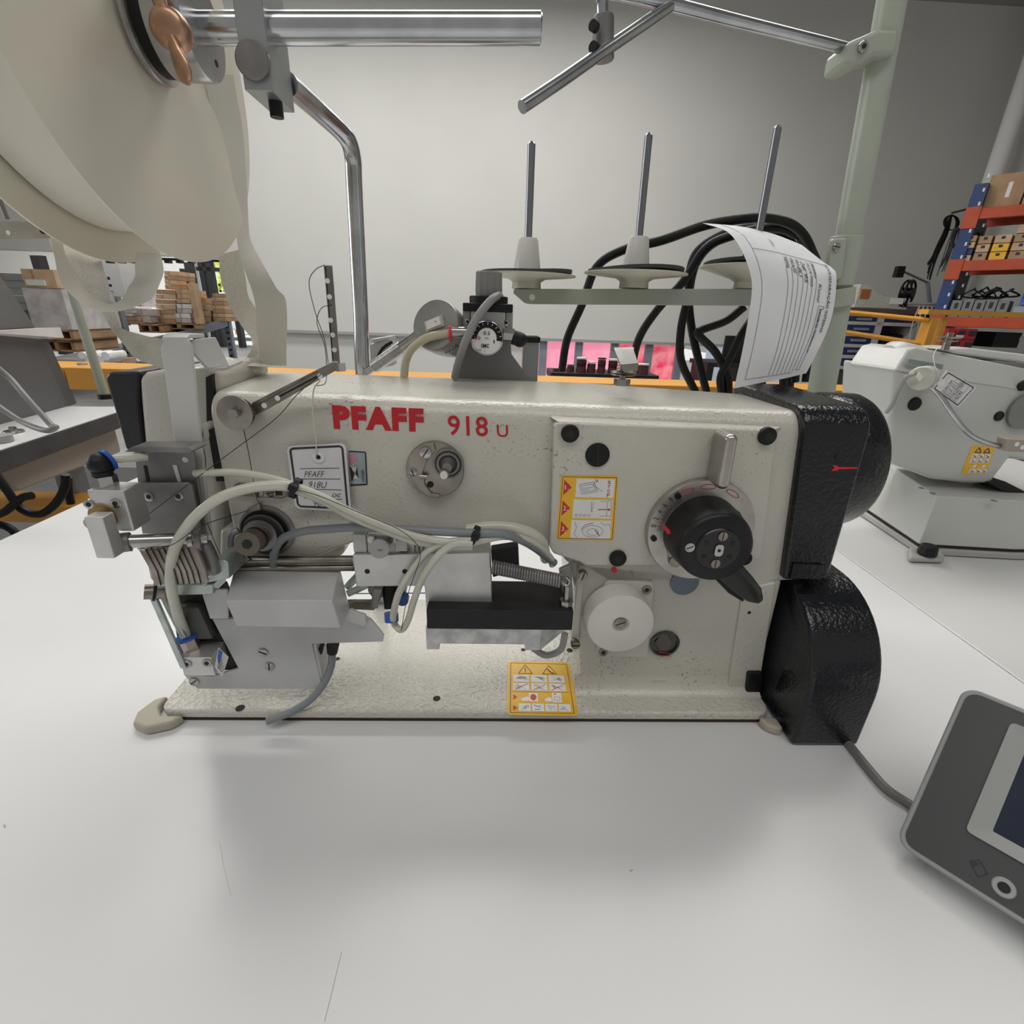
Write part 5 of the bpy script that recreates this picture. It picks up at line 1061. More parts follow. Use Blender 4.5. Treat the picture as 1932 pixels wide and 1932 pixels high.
# spring with hook
a, b = P(930, 1070, .326), P(1058, 1096, .318); ax_ = (b - a).normalized(); u_ = ax_.orthogonal().normalized(); v_ = ax_.cross(u_); N_ = 26 * 10
mb = MB(); mb.tube([a.lerp(b, j / N_) + (u_ * math.cos(j * 2 * math.pi / 10) + v_ * math.sin(j * 2 * math.pi / 10)) * .0046 for j in range(N_ + 1)], .0011, 6, smooth=1); sp_ = mb.build('return_spring', dsteel, M_, angle=80)
mb = MB(); mb.cyl(a, b, .0028); mb.build('spring_core', rubber, sp_); mb = MB(); mb.tube([b, P(1068, 1104, .317), P(1074, 1096, .317), P(1068, 1088, .317)], .0011, 6); mb.build('spring_hook', steel, sp_)
q = C(l(1068, 1132, KD + .008)[0], KD + .008, bz1); mb = MB(); mb.cyl(q, q + KZ * .0055, .0052, n=6); an = mb.build('anchor_nut', steel, M_); mb = MB(); mb.cyl(q + KZ * .005, q + KZ * .018, .0024); mb.build('anchor_bolt', steel, an)
# black bracket behind the block
mb = MB(); mb.slab([(926, 1038), (978, 1030), (980, 1076), (930, 1090)], .352, .362); mb.build('back_bracket', darkmt, M_, bevel=.001)
mb = MB(); mb.slab([(1055, 1076), (1078, 1066), (1082, 1140), (1060, 1120)], .345, .350); mb.build('steel_plate', dsteel, M_, bevel=.001)

# =============== hoses, cables, threads ===============
def strand(name, label, cat, p_, r_, m_, n=12, grp=None):
    mb = MB(); mb.tube(pts(p_), r_, n); return tag(mb.build(name, m_, angle=80), label, cat, grp)
h1 = [(368, 893, .336), (400, 892, .334), (450, 892, .333), (510, 902, .328), (560, 918, .320), (610, 938, .320), (660, 964, .320), (710, 986, .319), (770, 1008, .318), (830, 1020, .318), (890, 1023, .318), (950, 1012, .324), (1000, 1020, .334), (1035, 1048, .345), (1042, 1066, .35)]
strand('air_hose', 'clear air hose running from the dark steel plate across the arm to the column', 'hose', h1, .0027, tube_m)
h2 = [(352, 1200, .330), (336, 1160, .322), (322, 1100, .31), (328, 1040, .305), (360, 985, .306), (410, 942, .310), (470, 921, .315), (530, 916, .318), (560, 923, .322), (612, 944, .324), (662, 972, .324), (715, 994, .323), (775, 1016, .322), (835, 1028, .322), (892, 1029, .322)]
strand('air_hose', 'thick clear air hose arching up from the lower cylinder with blue collar', 'hose', h2, .0036, tube_m)
strand('air_hose', 'clear air hose dropping from the bundle to the blue collar in the gap', 'hose', [(892, 1020, .316), (850, 1022, .318), (810, 1038, .32), (775, 1080, .322), (752, 1120, .326), (742, 1160, .334), (742, 1172, .338)], .0027, tube_m)
strand('air_hose', 'clear air hose looping below the valve block', 'hose', [(892, 1026, .314), (860, 1026, .314), (830, 1045, .315), (800, 1085, .316), (782, 1130, .322), (770, 1170, .328), (758, 1188, .334), (746, 1180, .340), (742, 1164, .344)], .0027, tube_m)
strand('air_hose', 'dull clear air hose arching into the column throat', 'hose', [(880, 1000, .330), (930, 994, .332), (985, 1000, .335), (1020, 1020, .342), (1030, 1055, .352)], .0045, tube_m)
strand('signal_cable', 'grey cable arching from the box cover through the clamp into the column throat', 'cable', [(516, 1068, .348), (518, 1040, .345), (535, 1015, .340), (575, 1002, .335), (620, 998, .332), (673, 995, .329), (740, 998, .326), (810, 1002, .322), (890, 1006, .320), (950, 1008, .322), (1000, 1028, .335), (1046, 1062, .350)], .0031, cable_g)
strand('signal_cable', 'grey cable hanging from the black plug onto the bed edge', 'cable', [(627, 1228, .342), (625, 1255, .338), (612, 1288, .334), (588, 1318, .330), (555, 1340, .326), (528, 1352, .322), (503, 1361, .3185)], .0031, cable_g)
for (x, y, lab, D_) in ((558, 921, 'black cable tie holding two clear hoses in front of the white tag', .3165), (895, 1010, 'black cable tie bundling hoses and grey cable over the valve bracket', .315)):
    t = thing('cable_tie', lab, 'cable tie', P(x, y, D_)); mb = MB(); c_ = P(x, y, D_ + .005); ax_ = (P(x + 10, y + 4, D_) - P(x, y, D_)).normalized(); u_ = ax_.cross(NY).normalized()
    mb.loft([[c_ + ax_ * w_ + u_ * .0075 * k_ * math.cos(t_) + NY * .0068 * k_ * math.sin(t_) for t_ in [j * math.pi / 12 for j in range(24)]] for w_, k_ in ((-.0018, 1), (.0018, 1), (.0018, .86), (-.0018, .86))], closed=True); mb.build('band', rubber, t)
    mb = MB(); q = c_ - NY * .0068 - u_ * -.003; mb.loft([[q + ax_ * a_ * .0028 + u_ * b_ * .0022 + NY * dd for a_, b_ in ((-1, -1), (1, -1), (1, 1), (-1, 1))] for dd in (-.002, .0025)]); mb.build('head', rubber, t, bevel=.0004)
def thr(label, p_, name='sewing_thread', m_=None, r_=.00028):
    return strand(name, label, 'thread', p_, r_, m_ or thread, 5)
thr('dark thread running from the slotted guide arm down to the steel rod at the left', [(606, 706, .345), (560, 745, .345), (520, 790, .342), (440, 850, .338), (360, 910, .330), (270, 978, .325)])
thr('dark thread dropping from the upper tension discs to the slotted guide', [(459, 806, .348), (470, 860, .350), (482, 930, .352), (488, 948, .352)])
thr('dark thread from the lower tension discs across the thick hose to the grooved plate', [(470, 962, .34), (440, 972, .325), (380, 992, .306), (330, 1025, .300), (290, 1038, .302), (262, 1032, .305)])
thr('dark thread lying over the hoses from the cable tie to the bundle', [(548, 922, .314), (600, 935, .313), (680, 968, .314), (745, 995, .312), (780, 1020, .311), (793, 1050, .311), (770, 1120, .318), (757, 1190, .33)])
thr('dark looped thread hanging beside the perforated strip', [(612, 500, .384), (594, 510, .384), (583, 535, .384), (595, 590, .383), (612, 640, .382), (620, 690, .375)])
thr('second dark thread curling from the middle of the perforated strip', [(626, 575, .384), (606, 582, .384), (598, 610, .383), (612, 650, .382), (616, 690, .375), (614, 722, .352), (598, 728, .348)])
thr('dark thread hanging from the take-up lever', [(378, 826, .352), (388, 870, .350), (386, 960, .348), (400, 1010, .342), (415, 1045, .342)])

# =============== hang tag ===============
def hang_tag(label, quad, D_, lines, eye, strpts, th=.0006, ang=None):
    t = thing('hang_tag', label, 'tag', P(*Q(quad, .5, 1), D_)); mb = MB()
    rc = [(.08, 0), (.92, 0), (.97, .02), (1, .06), (1, .94), (.97, .98), (.92, 1), (.08, 1), (.03, .98), (0, .94), (0, .06), (.03, .02)]
    mb.slab([Q(quad, *v) for v in rc], D_, D_ + th); cd = mb.build('card', tagp, t, smooth=False)
    mb = MB(); bw = mm(4, quad[0][0], quad[0][1], D_); rb_ = [(.10, .04), (.90, .04), (.94, .07), (.94, .92), (.90, .955), (.10, .955), (.06, .92), (.06, .07), (.10, .04)]
    mb.line([Q(quad, *v) for v in rb_], bw, .0002, 0, D_)
    for y in (.36, .52, .68, .82): mb.line([Q(quad, .18, y), Q(quad, .86, y)], bw * .3, .0002, 0, D_)
    for s_, x0_, x1_, y0_, y1_ in lines: mb.text(s_, P(*Q(quad, x0_, y1_), D_), P(*Q(quad, x1_, y1_), D_), P(*Q(quad, x0_, y0_), D_), .0003, 0, -.012, shear=.35)
    mb.build('print', ink, cd, smooth=False)
    mb = MB(); c_ = P(*Q(quad, *eye), D_); r_ = mm(11 if D_ < .5 else 5, quad[0][0], quad[0][1], D_); mb.lathe(c_, -NY, [(r_, 0), (r_, .0006), (r_ * .45, .0008), (r_ * .4, 0)], 28); mb.cyl(c_, c_ - NY * .0002, r_ * .42, mi=1); mb.build('eyelet', [white_s, dark], cd)
    mb = MB(); mb.tube([P(x, y, d) for x, y, d in strpts], .0005 if D_ < .5 else .0008, 6); mb.build('string', string_m, t); return t
hang_tag('white paper tag with black border and handwriting hanging on the front of the cream machine', [(540, 842), (652, 836), (663, 966), (557, 960)], .3515,
         [('PFAFF', .24, .60, .40, .49), ('918U', .30, .62, .56, .655), ('28x     oc', .20, .85, .70, .79), ('9896', .34, .66, .85, .94)], (.52, .19),
         [(596, 862, .350), (597, 835, .350), (594, 815, .350), (590, 770, .350), (592, 735, .349), (604, 718, .345)])

# =============== pressure regulator on bracket ===============
GDp = .475
pr = thing('pressure_regulator', 'grey air pressure regulator with round gauge mounted behind the arm', 'regulator', P(920, 710, GDp))
mb = MB(); mb.slab([(878, 620), (962, 625), (965, 668), (988, 700), (990, 735), (850, 730), (855, 690), (872, 650)], GDp, GDp + .003); mb.build('bracket', mat('grey_bracket', (.24, .24, .24), .45, .4), pr, bevel=.0008)
def pb(px0, py0, px1, py1, D0, D1, m_, name, par, bev=.001):
    mb = MB(); a, b = l(px0, py1, D0), l(px1, py0, D0); mb.box(a[0], b[0], D0, D1, a[2], b[2]); return mb.build(name, m_, par, bevel=bev)
rg = mat('regulator_grey', (.28, .28, .275), .4, .3)
bod = pb(888, 584, 952, 640, GDp - .03, GDp, mat('cast_aluminium', (.40, .39, .375), .42, .6), 'body', pr); pb(873, 584, 888, 625, GDp - .022, GDp, MATS['cast_aluminium'], 'lug', pr); pb(952, 588, 968, 635, GDp - .022, GDp, MATS['cast_aluminium'], 'lug', pr)
pb(873, 574, 968, 587, GDp - .031, GDp, rubber, 'yoke', pr); 
kc = C(l(922, 560, GDp - .015)[0], GDp - .015, l(922, 578, GDp - .015)[2])
mb = MB(); mb.cyl(kc, kc + KZ * .008, .0165, .0165, 32); mb.build('collar', rubber, pr, bevel=.001)
mb = MB(); kt = l(922, 512, GDp - .015)[2] + CH
rings = []
for z_, r_ in ((kc.z + .006, .0105), (kc.z + .012, .0112), (kt - .001, .0108), (kt, .0100)):
    rings.append([Vector((kc.x, kc.y, z_)) + (UX * math.cos(t_) + NY * math.sin(t_)) * r_ * (1 + .03 * (1 if (j // 2) % 2 else -1)) for j, t_ in enumerate([k * math.pi / 24 for k in range(48)])])
mb.loft(rings); mb.build('adjusting_knob', mat('knob_grey', (.22, .22, .21), .45), pr, angle=25)
for x, y in ((882, 607), (955, 609)): screw(bod, x, y, 6, GDp - .022, 'hex', steel, .001)
GF = GDp - .031; c_ = P(919, 637, GF); r_ = mm(31, 919, 637, GF)
mb = MB(); mb.lathe(c_ + NY * .001, -NY, [(r_ * .96, 0), (r_, .002), (r_, .011), (r_ * .96, .012), (r_ * .93, .012), (r_ * .92, .010), (.0001, .010)], 56); gg = mb.build('gauge', shaft, pr)
FD2 = GF - .0092
def gp_(a_, rf): return c_ - NY * (.0093) + (UX * math.cos(R(a_)) + KZ * math.sin(R(a_))) * r_ * rf
def fan(mb, a0, a1, r0, r1, mi, h=0, n_=30):
    for k in range(n_):
        p_ = [gp_(a0 + (a1 - a0) * k / n_, r0), gp_(a0 + (a1 - a0) * (k + 1) / n_, r0), gp_(a0 + (a1 - a0) * (k + 1) / n_, r1), gp_(a0 + (a1 - a0) * k / n_, r1)]
        mb.face([mb.b.verts.new(q - NY * h) for q in p_], mi)
mb = MB(); fan(mb, 0, 360, .001, .92, 0); fan(mb, -12, 186, .58, .92, 1, .0002)
for k in range(11):
    a_ = 186 - k * 19.8; p0, p1 = gp_(a_, .75), gp_(a_, .88); s_ = (p1 - p0).cross(NY).normalized() * .00025
    mb.face([mb.b.verts.new(v - NY * .0004) for v in (p0 + s_, p1 + s_, p1 - s_, p0 - s_)], 0)
fan(mb, 176, 187, .60, .74, 2, .0005, 2)
def gt(s_, x0_, x1_, y0_, y1_, mi=1, bold=.01): 
    f_ = lambda x, y: c_ - NY * .0098 + UX * x * r_ + KZ * y * r_
    mb.text(s_, f_(x0_, y0_), f_(x1_, y0_), f_(x0_, y1_), .0001, mi, bold)
gt('0.5', -.20, .18, .18, .38); gt('0', -.52, -.38, -.10, .08); gt('1', .40, .46, -.28, -.08); gt('MPa', -.13, .13, -.06, .04, bold=0); gt('SMC', -.34, .14, -.55, -.32, bold=.03); gt('021-19.81', -.7, -.32, -.75, -.62, bold=0); gt('Y', -.17, -.08, -.82, -.70, bold=0)
mb.build('gauge_face', [white_s, rubber, redtri], gg, smooth=False)
mb = MB(); mb.tube([P(853, 627, GF), P(885, 628, GF)], .0048, 20, smooth=1); mb.build('left_fitting', steel, pr); mb = MB(); mb.tube([P(848, 629, GF), P(853, 629, GF)], .0068, 20, smooth=1); mb.build('red_collar', redmark, pr)
mb = MB(); mb.tube([P(950, 631, GF), P(970, 633, GF)], .0055, 6, smooth=1); mb.build('right_fitting', steel, pr); mb = MB(); bmesh.ops.create_uvsphere(mb.b, u_segments=18, v_segments=12, radius=.0062, matrix=Matrix.Translation(P(981, 641, GF))); mb.tube([P(967, 636, GF), P(980, 640, GF)], .006, 14, smooth=1); mb.build('black_elbow', rubber, pr)
pb(985, 640, 1018, 720, GDp + .005, GDp + .03, mat('aluminium_profile', (.30, .31, .315), .4, .6), 'profile', pr); pb(983, 636, 1020, 646, GDp + .003, GDp + .032, rubber, 'profile_cap', pr)
strand('power_cable', 'thick grey cable curving over the round pressure gauge', 'cable', [(858, 712, .445), (866, 680, .436), (880, 640, .428), (900, 600, .43), (925, 568, .437), (940, 558, .45), (945, 566, .458)], .0034, mat('mid_grey_cable', (.27, .265, .265), .42))
strand('air_hose', 'yellowish clear hose bending from the red collar down behind the arm', 'hose', [(848, 629, GF), (810, 636, GF), (780, 655, .452), (766, 680, .455), (762, 712, .455)], .0036, mat('yellowed_hose', (.56, .52, .38), .3, alpha=.93))

# =============== lamp with switch behind the arm ===============
lp = thing('machine_lamp', 'round grey machine lamp with white rocker switch on a ribbed gooseneck', 'lamp', P(700, 700, .49))
ax_ = (-NY * .86 + UX * -.35 + KZ * .32).normalized(); c_ = P(822, 613, .452); hd_ = mat('grey_cast_lamp', (.33, .33, .315), .45, .4, var=.08, vscale=40)
mb = MB(); mb.lathe(c_, ax_, [(.0215, 0), (.0208, .0012), (.0001, .0012)], 48); fc = mb.build('lamp_cap', hd_, lp)
mb = MB(); q = c_ - ax_ * .001; mb.lathe(q, -ax_, [(.0212, 0), (.022, .002), (.021, .018), (.018, .034), (.016, .036), (.0001, .036)], 48); sh = mb.build('lamp_housing', hd_, lp)
q = P(858, 640, .46)
mb = MB(); q2_ = P(846, 655, .455); ux_ = (P(866, 646, .45) - P(838, 664, .45)).normalized(); mb.text('032A', P(840, 668, .449), P(866, 655, .449), P(838, 659, .449), .0006, 0); mb.build('number', ink, sh, smooth=False)
vx = (UX - ax_ * UX.dot(ax_)).normalized(); vx = (vx + KZ * .28).normalized(); vx = (vx - ax_ * vx.dot(ax_)).normalized(); vy = vx.cross(ax_) * -1
o_ = c_ + ax_ * .0012
def sw(s0, s1, h0, h1, m_, nm, par):
    mb = MB(); mb.loft([[o_ + vx * a_ * s0 + vy * b_ * s1 + ax_ * h for a_, b_ in ((-1, -1), (1, -1), (1, 1), (-1, 1))] for h in (h0, h1)]); return mb.build(nm, m_, par, bevel=.0004)
s_ = sw(.0088, .0048, 0, .002, cream_pl, 'switch_frame', fc); mb = MB(); mb.loft([[o_ + vx * (a_ * .0068) + vy * b_ * .0036 + ax_ * (h + (.0012 if a_ > 0 else 0) * (h > .002)) for a_, b_ in ((-1, -1), (1, -1), (1, 1), (-1, 1))] for h in (.001, .0032)]); mb.build('rocker', white_s, fc, bevel=.0003)
mb = MB(); q = o_ + ax_ * .0046 + vx * .003; mb.cyl(q, q + ax_ * .0002, .0006); mb.build('dot', red, fc)
a, b = P(706, 692, .48), P(780, 640, .465); mb = MB(); N_ = 19 * 8; dr = (b - a); ax2 = dr.normalized(); u_ = ax2.orthogonal().normalized(); v_ = ax2.cross(u_)
mb.tube([a + dr * (j / N_) * .72 + (u_ * math.cos(j * math.pi / 4) + v_ * math.sin(j * math.pi / 4)) * .0048 for j in range(N_)], .0013, 6, smooth=1); mb.build('gooseneck', steel, lp, angle=80); mb = MB(); mb.cyl(a - ax2 * .01, b, .0038); mb.cyl(a.lerp(b, .72), b + ax2 * .012, .0052); mb.build('gooseneck_core', steel, lp)
# small clamp frame left of the lamp
cf = thing('clamp_unit', 'small aluminium clamp unit behind the bent reel rod', 'clamp', P(720, 690, .52)); mb = MB(); mb.slab([(696, 650), (735, 638), (742, 690), (700, 700)], .52, .54); mb.build('body', alu, cf, bevel=.001)
mb = MB(); mb.slab([(700, 640), (735, 634), (736, 640), (702, 647)], .515, .545); mb.build('top_plate', alu, cf, bevel=.0008); mb = MB(); mb.tube([P(706, 690, .515), P(720, 660, .515), P(740, 645, .515)], .0015, 8); mb.build('lead', rubber, cf)

# =============== tape reel and its stand ===============
SHD = .375
rs_ = thing('reel_stand', 'bent steel rod stand with clamp block and long horizontal shaft', 'stand', C(l(682, 700, .50)[0], .50, TZ))
rp0 = P(684, 700, .50); rpb = Vector((rp0.x, rp0.y, CH + TZ)); 
mb = MB(); mb.tube([rpb, rpb.lerp(rp0, .5), rp0, P(681, 600, .50), P(675, 480, .50), P(668, 340, .50), P(666, 300, .498), P(658, 268, .490), P(640, 245, .478), P(600, 208, .448), P(566, 178, .42), P(542, 158, .40)], .0068, 20, smooth=8); mb.build('bent_rod', shaft, rs_, angle=80)
za = l(300, 52, SHD)[2]; sh0 = C(-.29, SHD, l(380, 54, SHD)[2]); sh1 = P(1019, 54, SHD); 
mb = MB(); mb.cyl(P(372, 54, SHD), sh1, .0078, n=40); mb.cyl(sh1, sh1 + UX * .0008, .0072, .0066, 40); mb.build('shaft', shaft, rs_, angle=30)
# clamp block
x0_, x1_ = l(456, 120, SHD - .011)[0], l(503, 120, SHD - .011)[0]; z0_ = l(480, 172, SHD - .011)[2]
mb = MB(); mb.box(x0_, x1_ + .002, SHD - .012, SHD + .022, z0_, za + .028); cb = mb.build('clamp_block', mat('satin_zinc_block', (.36, .37, .375), .35, .7, var=.06, vscale=40), rs_, bevel=.0006)
c_ = P(479, 116, SHD - .012); mb = MB(); mb.lathe(c_, -NY, [(.0095, 0), (.0095, .0025), (.0088, .0032), (.0001, .0032)], 40); mb.build('screw_head', dsteel, cb)
c_ = C((x0_ + x1_) / 2 + .004, SHD + .004, z0_); mb = MB(); mb.cyl(c_, c_ - KZ * .008, .004, n=20); mb.build('set_screw', rubber, cb)
rc_ = Vector(P(372, 54, SHD)); XR = rc_ - UX * .022
# collar
cc_ = rc_ + UX * .0095
mb = MB(); mb.lathe(cc_ - UX * .006, -UX, [(.0238, 0), (.0245, .001), (.0245, .0205), (.024, .021), (.0001, .021)], 56); mb.lathe(cc_ - UX * .0335, -UX, [(.026, 0), (.0272, .001), (.0272, .003), (.026, .004), (.0001, .004)], 56)
tr_ = thing('tape_reel', 'large cream plastic tape reel hanging at the upper left on the shaft', 'reel', XR - KZ * .12)
cl = mb.build('clamp_collar', mat('turned_steel', (.45, .45, .45), .25, .9, var=.1, vscale=30), tr_)
mb = MB(); mb.lathe(cc_ - UX * .0265, -UX, [(.0235, 0), (.0235, .0075), (.0001, .0075)], 48); mb.build('collar_gap', rubber, tr_)
# wing nut of copper colour in front of the collar
wn = P(318, 52, SHD - .034); mb = MB(); mb.lathe(wn + NY * .008, -NY, [(.0085, 0), (.0095, .006), (.0088, .010), (.006, .0115), (.0001, .012)], 28)
for s_ in (1, -1):
    
    rings = []
    for h_, w_, t_ in ((.004, .004, .003), (.010, .0048, .0028), (.015, .0068, .0026), (.020, .0070, .0024), (.0235, .0050, .002), (.025, .0018, .001)):
        c4 = wn + KZ * h_ * s_ - UX * h_ * .28 * s_ + NY * h_ * .15 * s_; rings.append([c4 + (UX * .8 - NY * .6) * w_ * math.cos(a_) + (NY * .8 + UX * .6) * t_ * math.sin(a_) for a_ in [j * math.pi / 8 for j in range(16)]])
    mb.loft(rings)
mb.build('wing_nut', brass, tr_, angle=70)
mb = MB(); mb.cyl(P(408, 120, SHD - .004), P(408, 120, SHD - .004) + UX * .0003, .0018); mb.build('collar_pin', dark, cl)
def flange(xo, r_, nm, bow):
    mb = MB(); o_ = rc_ + UX * xo; mb.lathe(o_, UX, [(.02, .0), (r_ * .6, .0 + bow), (r_ * .93, bow), (r_, bow * .6), (r_, bow * .6 - .0012), (r_ * .93, bow - .0014), (r_ * .6, bow - .0014), (.02, -.0014)], 96, closed=True); return mb.build(nm, reelm, tr_, angle=60)
flange(-.030, .122, 'flange', .001); flange(-.078, .124, 'flange', -.001)
mb = MB(); mb.lathe(rc_ - UX * .077, UX, [(.03, 0), (.105, 0), (.105, .045), (.03, .045)], 96, closed=True); mb.build('tape_roll', tapem, tr_)
mb = MB(); mb.lathe(rc_ - UX * .032, UX, [(.112, 0), (.119, 0), (.119, .001), (.112, .001)], 96, closed=True)
# hanging ribbons
def ribbon(name, label, pa, pb, m_, th=.0003, k=8):
    A_ = catmull(pts(pa), k); B_ = catmull(pts(pb), k); mb = MB()
    mb.sheet([[a_.lerp(b_, f_) + NY * .0008 * math.sin(i * .5 + f_ * 3) for f_ in (0, .25, .5, .75, 1)] for i, (a_, b_) in enumerate(zip(A_, B_))], th); return tag(mb.build(name, m_, angle=80), label, 'tape')
ribbon('gauze_tape', 'cream tape band falling past the right edge of the reel onto the arm',
       [(385, 140, .43), (400, 230, .44), (420, 330, .445), (443, 430, .45), (452, 480, .45), (478, 560, .45), (486, 630, .45), (490, 688, .45)],
       [(440, 140, .46), (455, 230, .47), (465, 330, .47), (468, 420, .47), (480, 470, .47), (520, 540, .46), (540, 575, .455), (541, 690, .455)], gauze_m)
ribbon('gauze_tape', 'thin see-through tape band twisting beside the bright far window',
       [(412, 480, .46), (416, 520, .46), (432, 575, .46), (460, 620, .455), (478, 650, .45), (455, 690, .44)],
       [(455, 470, .465), (462, 520, .47), (470, 560, .47), (492, 600, .465), (500, 640, .46), (490, 692, .45)], gauze_t)
ribbon('gauze_tape', 'flat tape end lying behind the white bracket on the machine top',
       [(415, 672, .44), (450, 678, .44), (500, 688, .44)], [(420, 688, .42), (455, 690, .42), (538, 693, .43)], gauze_m)
ribbon('gauze_tape', 'wide cream tape loop hanging in front under the left of the reel',
       [(82, 370, .34), (96, 440, .34), (102, 490, .338), (120, 540, .335), (158, 575, .333), (205, 588, .332), (258, 578, .335), (292, 555, .338), (306, 520, .34), (305, 478, .345)],
       [(100, 370, .35), (112, 440, .35), (125, 480, .348), (150, 530, .345), (178, 562, .343), (212, 574, .342), (232, 560, .344), (248, 535, .347), (256, 510, .35), (256, 475, .352)], gauze_m)
ribbon('gauze_tape', 'pale see-through tape loop behind the wide loop under the reel',
       [(96, 385, .40), (110, 430, .37), (122, 480, .35), (142, 530, .35), (170, 565, .35), (195, 580, .35)],
       [(180, 420, .43), (186, 460, .40), (195, 500, .36), (205, 545, .36), (213, 572, .36), (214, 580, .36)], gauze_t)
ribbon('gauze_tape', 'tape tail running from the loops down to the white bracket',
       [(188, 583, .345), (205, 610, .35), (228, 645, .355), (262, 678, .358), (308, 697, .362)],
       [(216, 578, .35), (222, 605, .355), (232, 620, .36), (268, 632, .365), (312, 640, .37)], gauze_t)

# =============== thread stand ===============
TSD = .55
ts = thing('thread_stand', 'pale green thread stand with three spool dishes behind the machine', 'stand', C(l(1550, 740, TSD)[0], TSD, TZ))
pt0 = P(1548, 745, TSD); pt1 = P(1690, -40, TSD); pb0 = Vector((pt0.x - .01, pt0.y, CH + TZ))
mb = MB(); mid = P(1580, 560, TSD); mb.cyl(pb0, pt0, .0135, n=28); mb.cyl(pt0, mid, .0135, n=28); mb.cyl(mid, pt1, .0118, n=28); mb.build('post', green_en, ts, angle=30)
mb = MB(); ax_ = (pt1 - mid).normalized(); q = P(1588, 520, TSD); mb.cyl(P(1574, 578, TSD), P(1577, 545, TSD), .0175, n=28); mb.cyl(P(1578, 540, TSD), P(1599, 446, TSD), .0150, n=28); mb.build('socket', green_en, ts, bevel=.001)
mb = MB(); mb.slab([(1572, 450), (1566, 470), (1562, 505), (1575, 530), (1590, 525), (1600, 448)], TSD - .018, TSD - .012); lug_ = mb.build('socket_lug', green_en, ts, bevel=.002); screw(lug_, 1577, 466, 7, TSD - .018, 'slot', steel, .002)
mb = MB(); mb.slab([(970, 545), (1420, 545), (1560, 546), (1562, 578), (1000, 574), (990, 572), (968, 553)], .525, .528); mb.slab([(970, 545), (1560, 545), (1560, 549), (970, 549)], .525, .550); br = mb.build('spool_bar', green_en, ts, bevel=.001)
mb = MB(); q = P(1004, 561, .525); mb.cyl(q, q - NY * .0004, .0028); mb.build('bar_hole', white_s, br)
# upper clamp and rods
mb = MB(); mb.slab([(1600, 78), (1660, 52), (1700, 52), (1692, 104), (1650, 104), (1614, 124), (1592, 122)], TSD - .018, TSD + .014); uc = mb.build('upper_clamp', green_en, ts, bevel=.004); screw(uc, 1626, 90, 9, TSD - .018, 'hex', steel, .003)
mb = MB(); mb.tube([P(1612, 96, TSD - .004), P(1500, 68, TSD - .02), P(1380, 38, TSD - .04), P(1250, 5, TSD - .06), P(1160, -15, TSD - .075), P(1142, -14, TSD - .08), P(1136, 5, TSD - .08), P(1137, 38, TSD - .08)], .0045, 16, smooth=8); mb.build('arm_rod', shaft, ts, angle=80)
mb = MB(); q0, q1_ = P(1139, 30, TSD - .08), P(1137, 114, TSD - .08); mb.cyl(q0, q1_, .0075, .0085, 24); sl = mb.build('rod_clamp', dsteel, ts, bevel=.001)
for y in (52, 92): q = P(1124, y, TSD - .09); mb = MB(); mb.cyl(q, q - NY * .003 - UX * .003, .0035); mb.build('set_screw', rubber, sl)
mb = MB(); mb.tube([P(1292, -8, TSD - .05), P(1220, 42, TSD - .07), P(1137, 98, TSD - .088), P(1060, 152, TSD - .11), P(985, 202, TSD - .13)], .0042, 16, smooth=2); mb.build('cross_rod', shaft, ts, angle=80)
ord3 = ['left', 'middle', 'right']
for i, (bx, by, tx, ty, dw, dy) in enumerate([(993, 545, 1003, 272, 92, 517), (1195, 544, 1224, 256, 96, 514), (1412, 542, 1467, 242, 96, 502)]):
    D_ = .538; c_ = C(l(bx, by, D_)[0], D_, l(bx, by, .525)[2] + .0005)
    if i == 2: c_.z = l(bx, 545, .525)[2] + CH + .0005
    hh = l(bx, dy + 4, D_)[2] + CH - c_.z; R_ = mm(dw, bx, dy, D_)
    mb = MB(); mb.lathe(c_, KZ, [(.0001, 0), (.0145, 0), (.014, .006), (.019, .009), (R_, hh), (R_ * 1.0, hh + .0012), (.019, .0105), (.0001, .011)], 56); ds = mb.build('spool_dish', mat('dish_cream', (.55, .54, .45), .4, var=.05, vscale=30), ts, angle=50)
    mb = MB(); rings = []
    for rr, zz in ((.02, .0), (R_ * .6, 0), (R_ * .92, 0), (R_ * .92, .003), (R_ * .6, .003), (.02, .003)):
        rings.append([c_ + KZ * (hh + .0005 + zz + (.003 * max(0, math.sin(t_ * 1 + 1.5 + i)) if rr > .03 else 0)) + (UX * math.cos(t_) + NY * math.sin(t_)) * rr for t_ in [k * math.pi / 24 for k in range(48)]])
    mb.loft(rings, closed=True); mb.build('foam_pad', foam, ds, angle=60)
    mb = MB(); ph = c_ + KZ * (hh + .0045); mb.lathe(ph, KZ, [(.0001, 0), (.0135, 0), (.0095, .027), (.0085, .0285), (.0001, .0285)], 32)
    if i < 2: mb.build('cone_holder', pearl, ds)
    else:
        mb.b.free(); mb = MB(); mb.lathe(ph, KZ, [(.0001, 0), (.012, 0), (.010, .012), (.013, .014), (.012, .02), (.0001, .022)], 28); mb.build('black_holder', rubber, ds)
    mb = MB(); tip = P(tx, ty, D_); bot = ph + KZ * .02; mb.cyl(bot, tip, .0036, .0036, 16); mb.cyl(tip, tip + (tip - bot).normalized() * .002, .0036, .002, 16); mb.build('spool_pin', mat('pin_steel', (.26, .26, .28), .25, .95), ds)
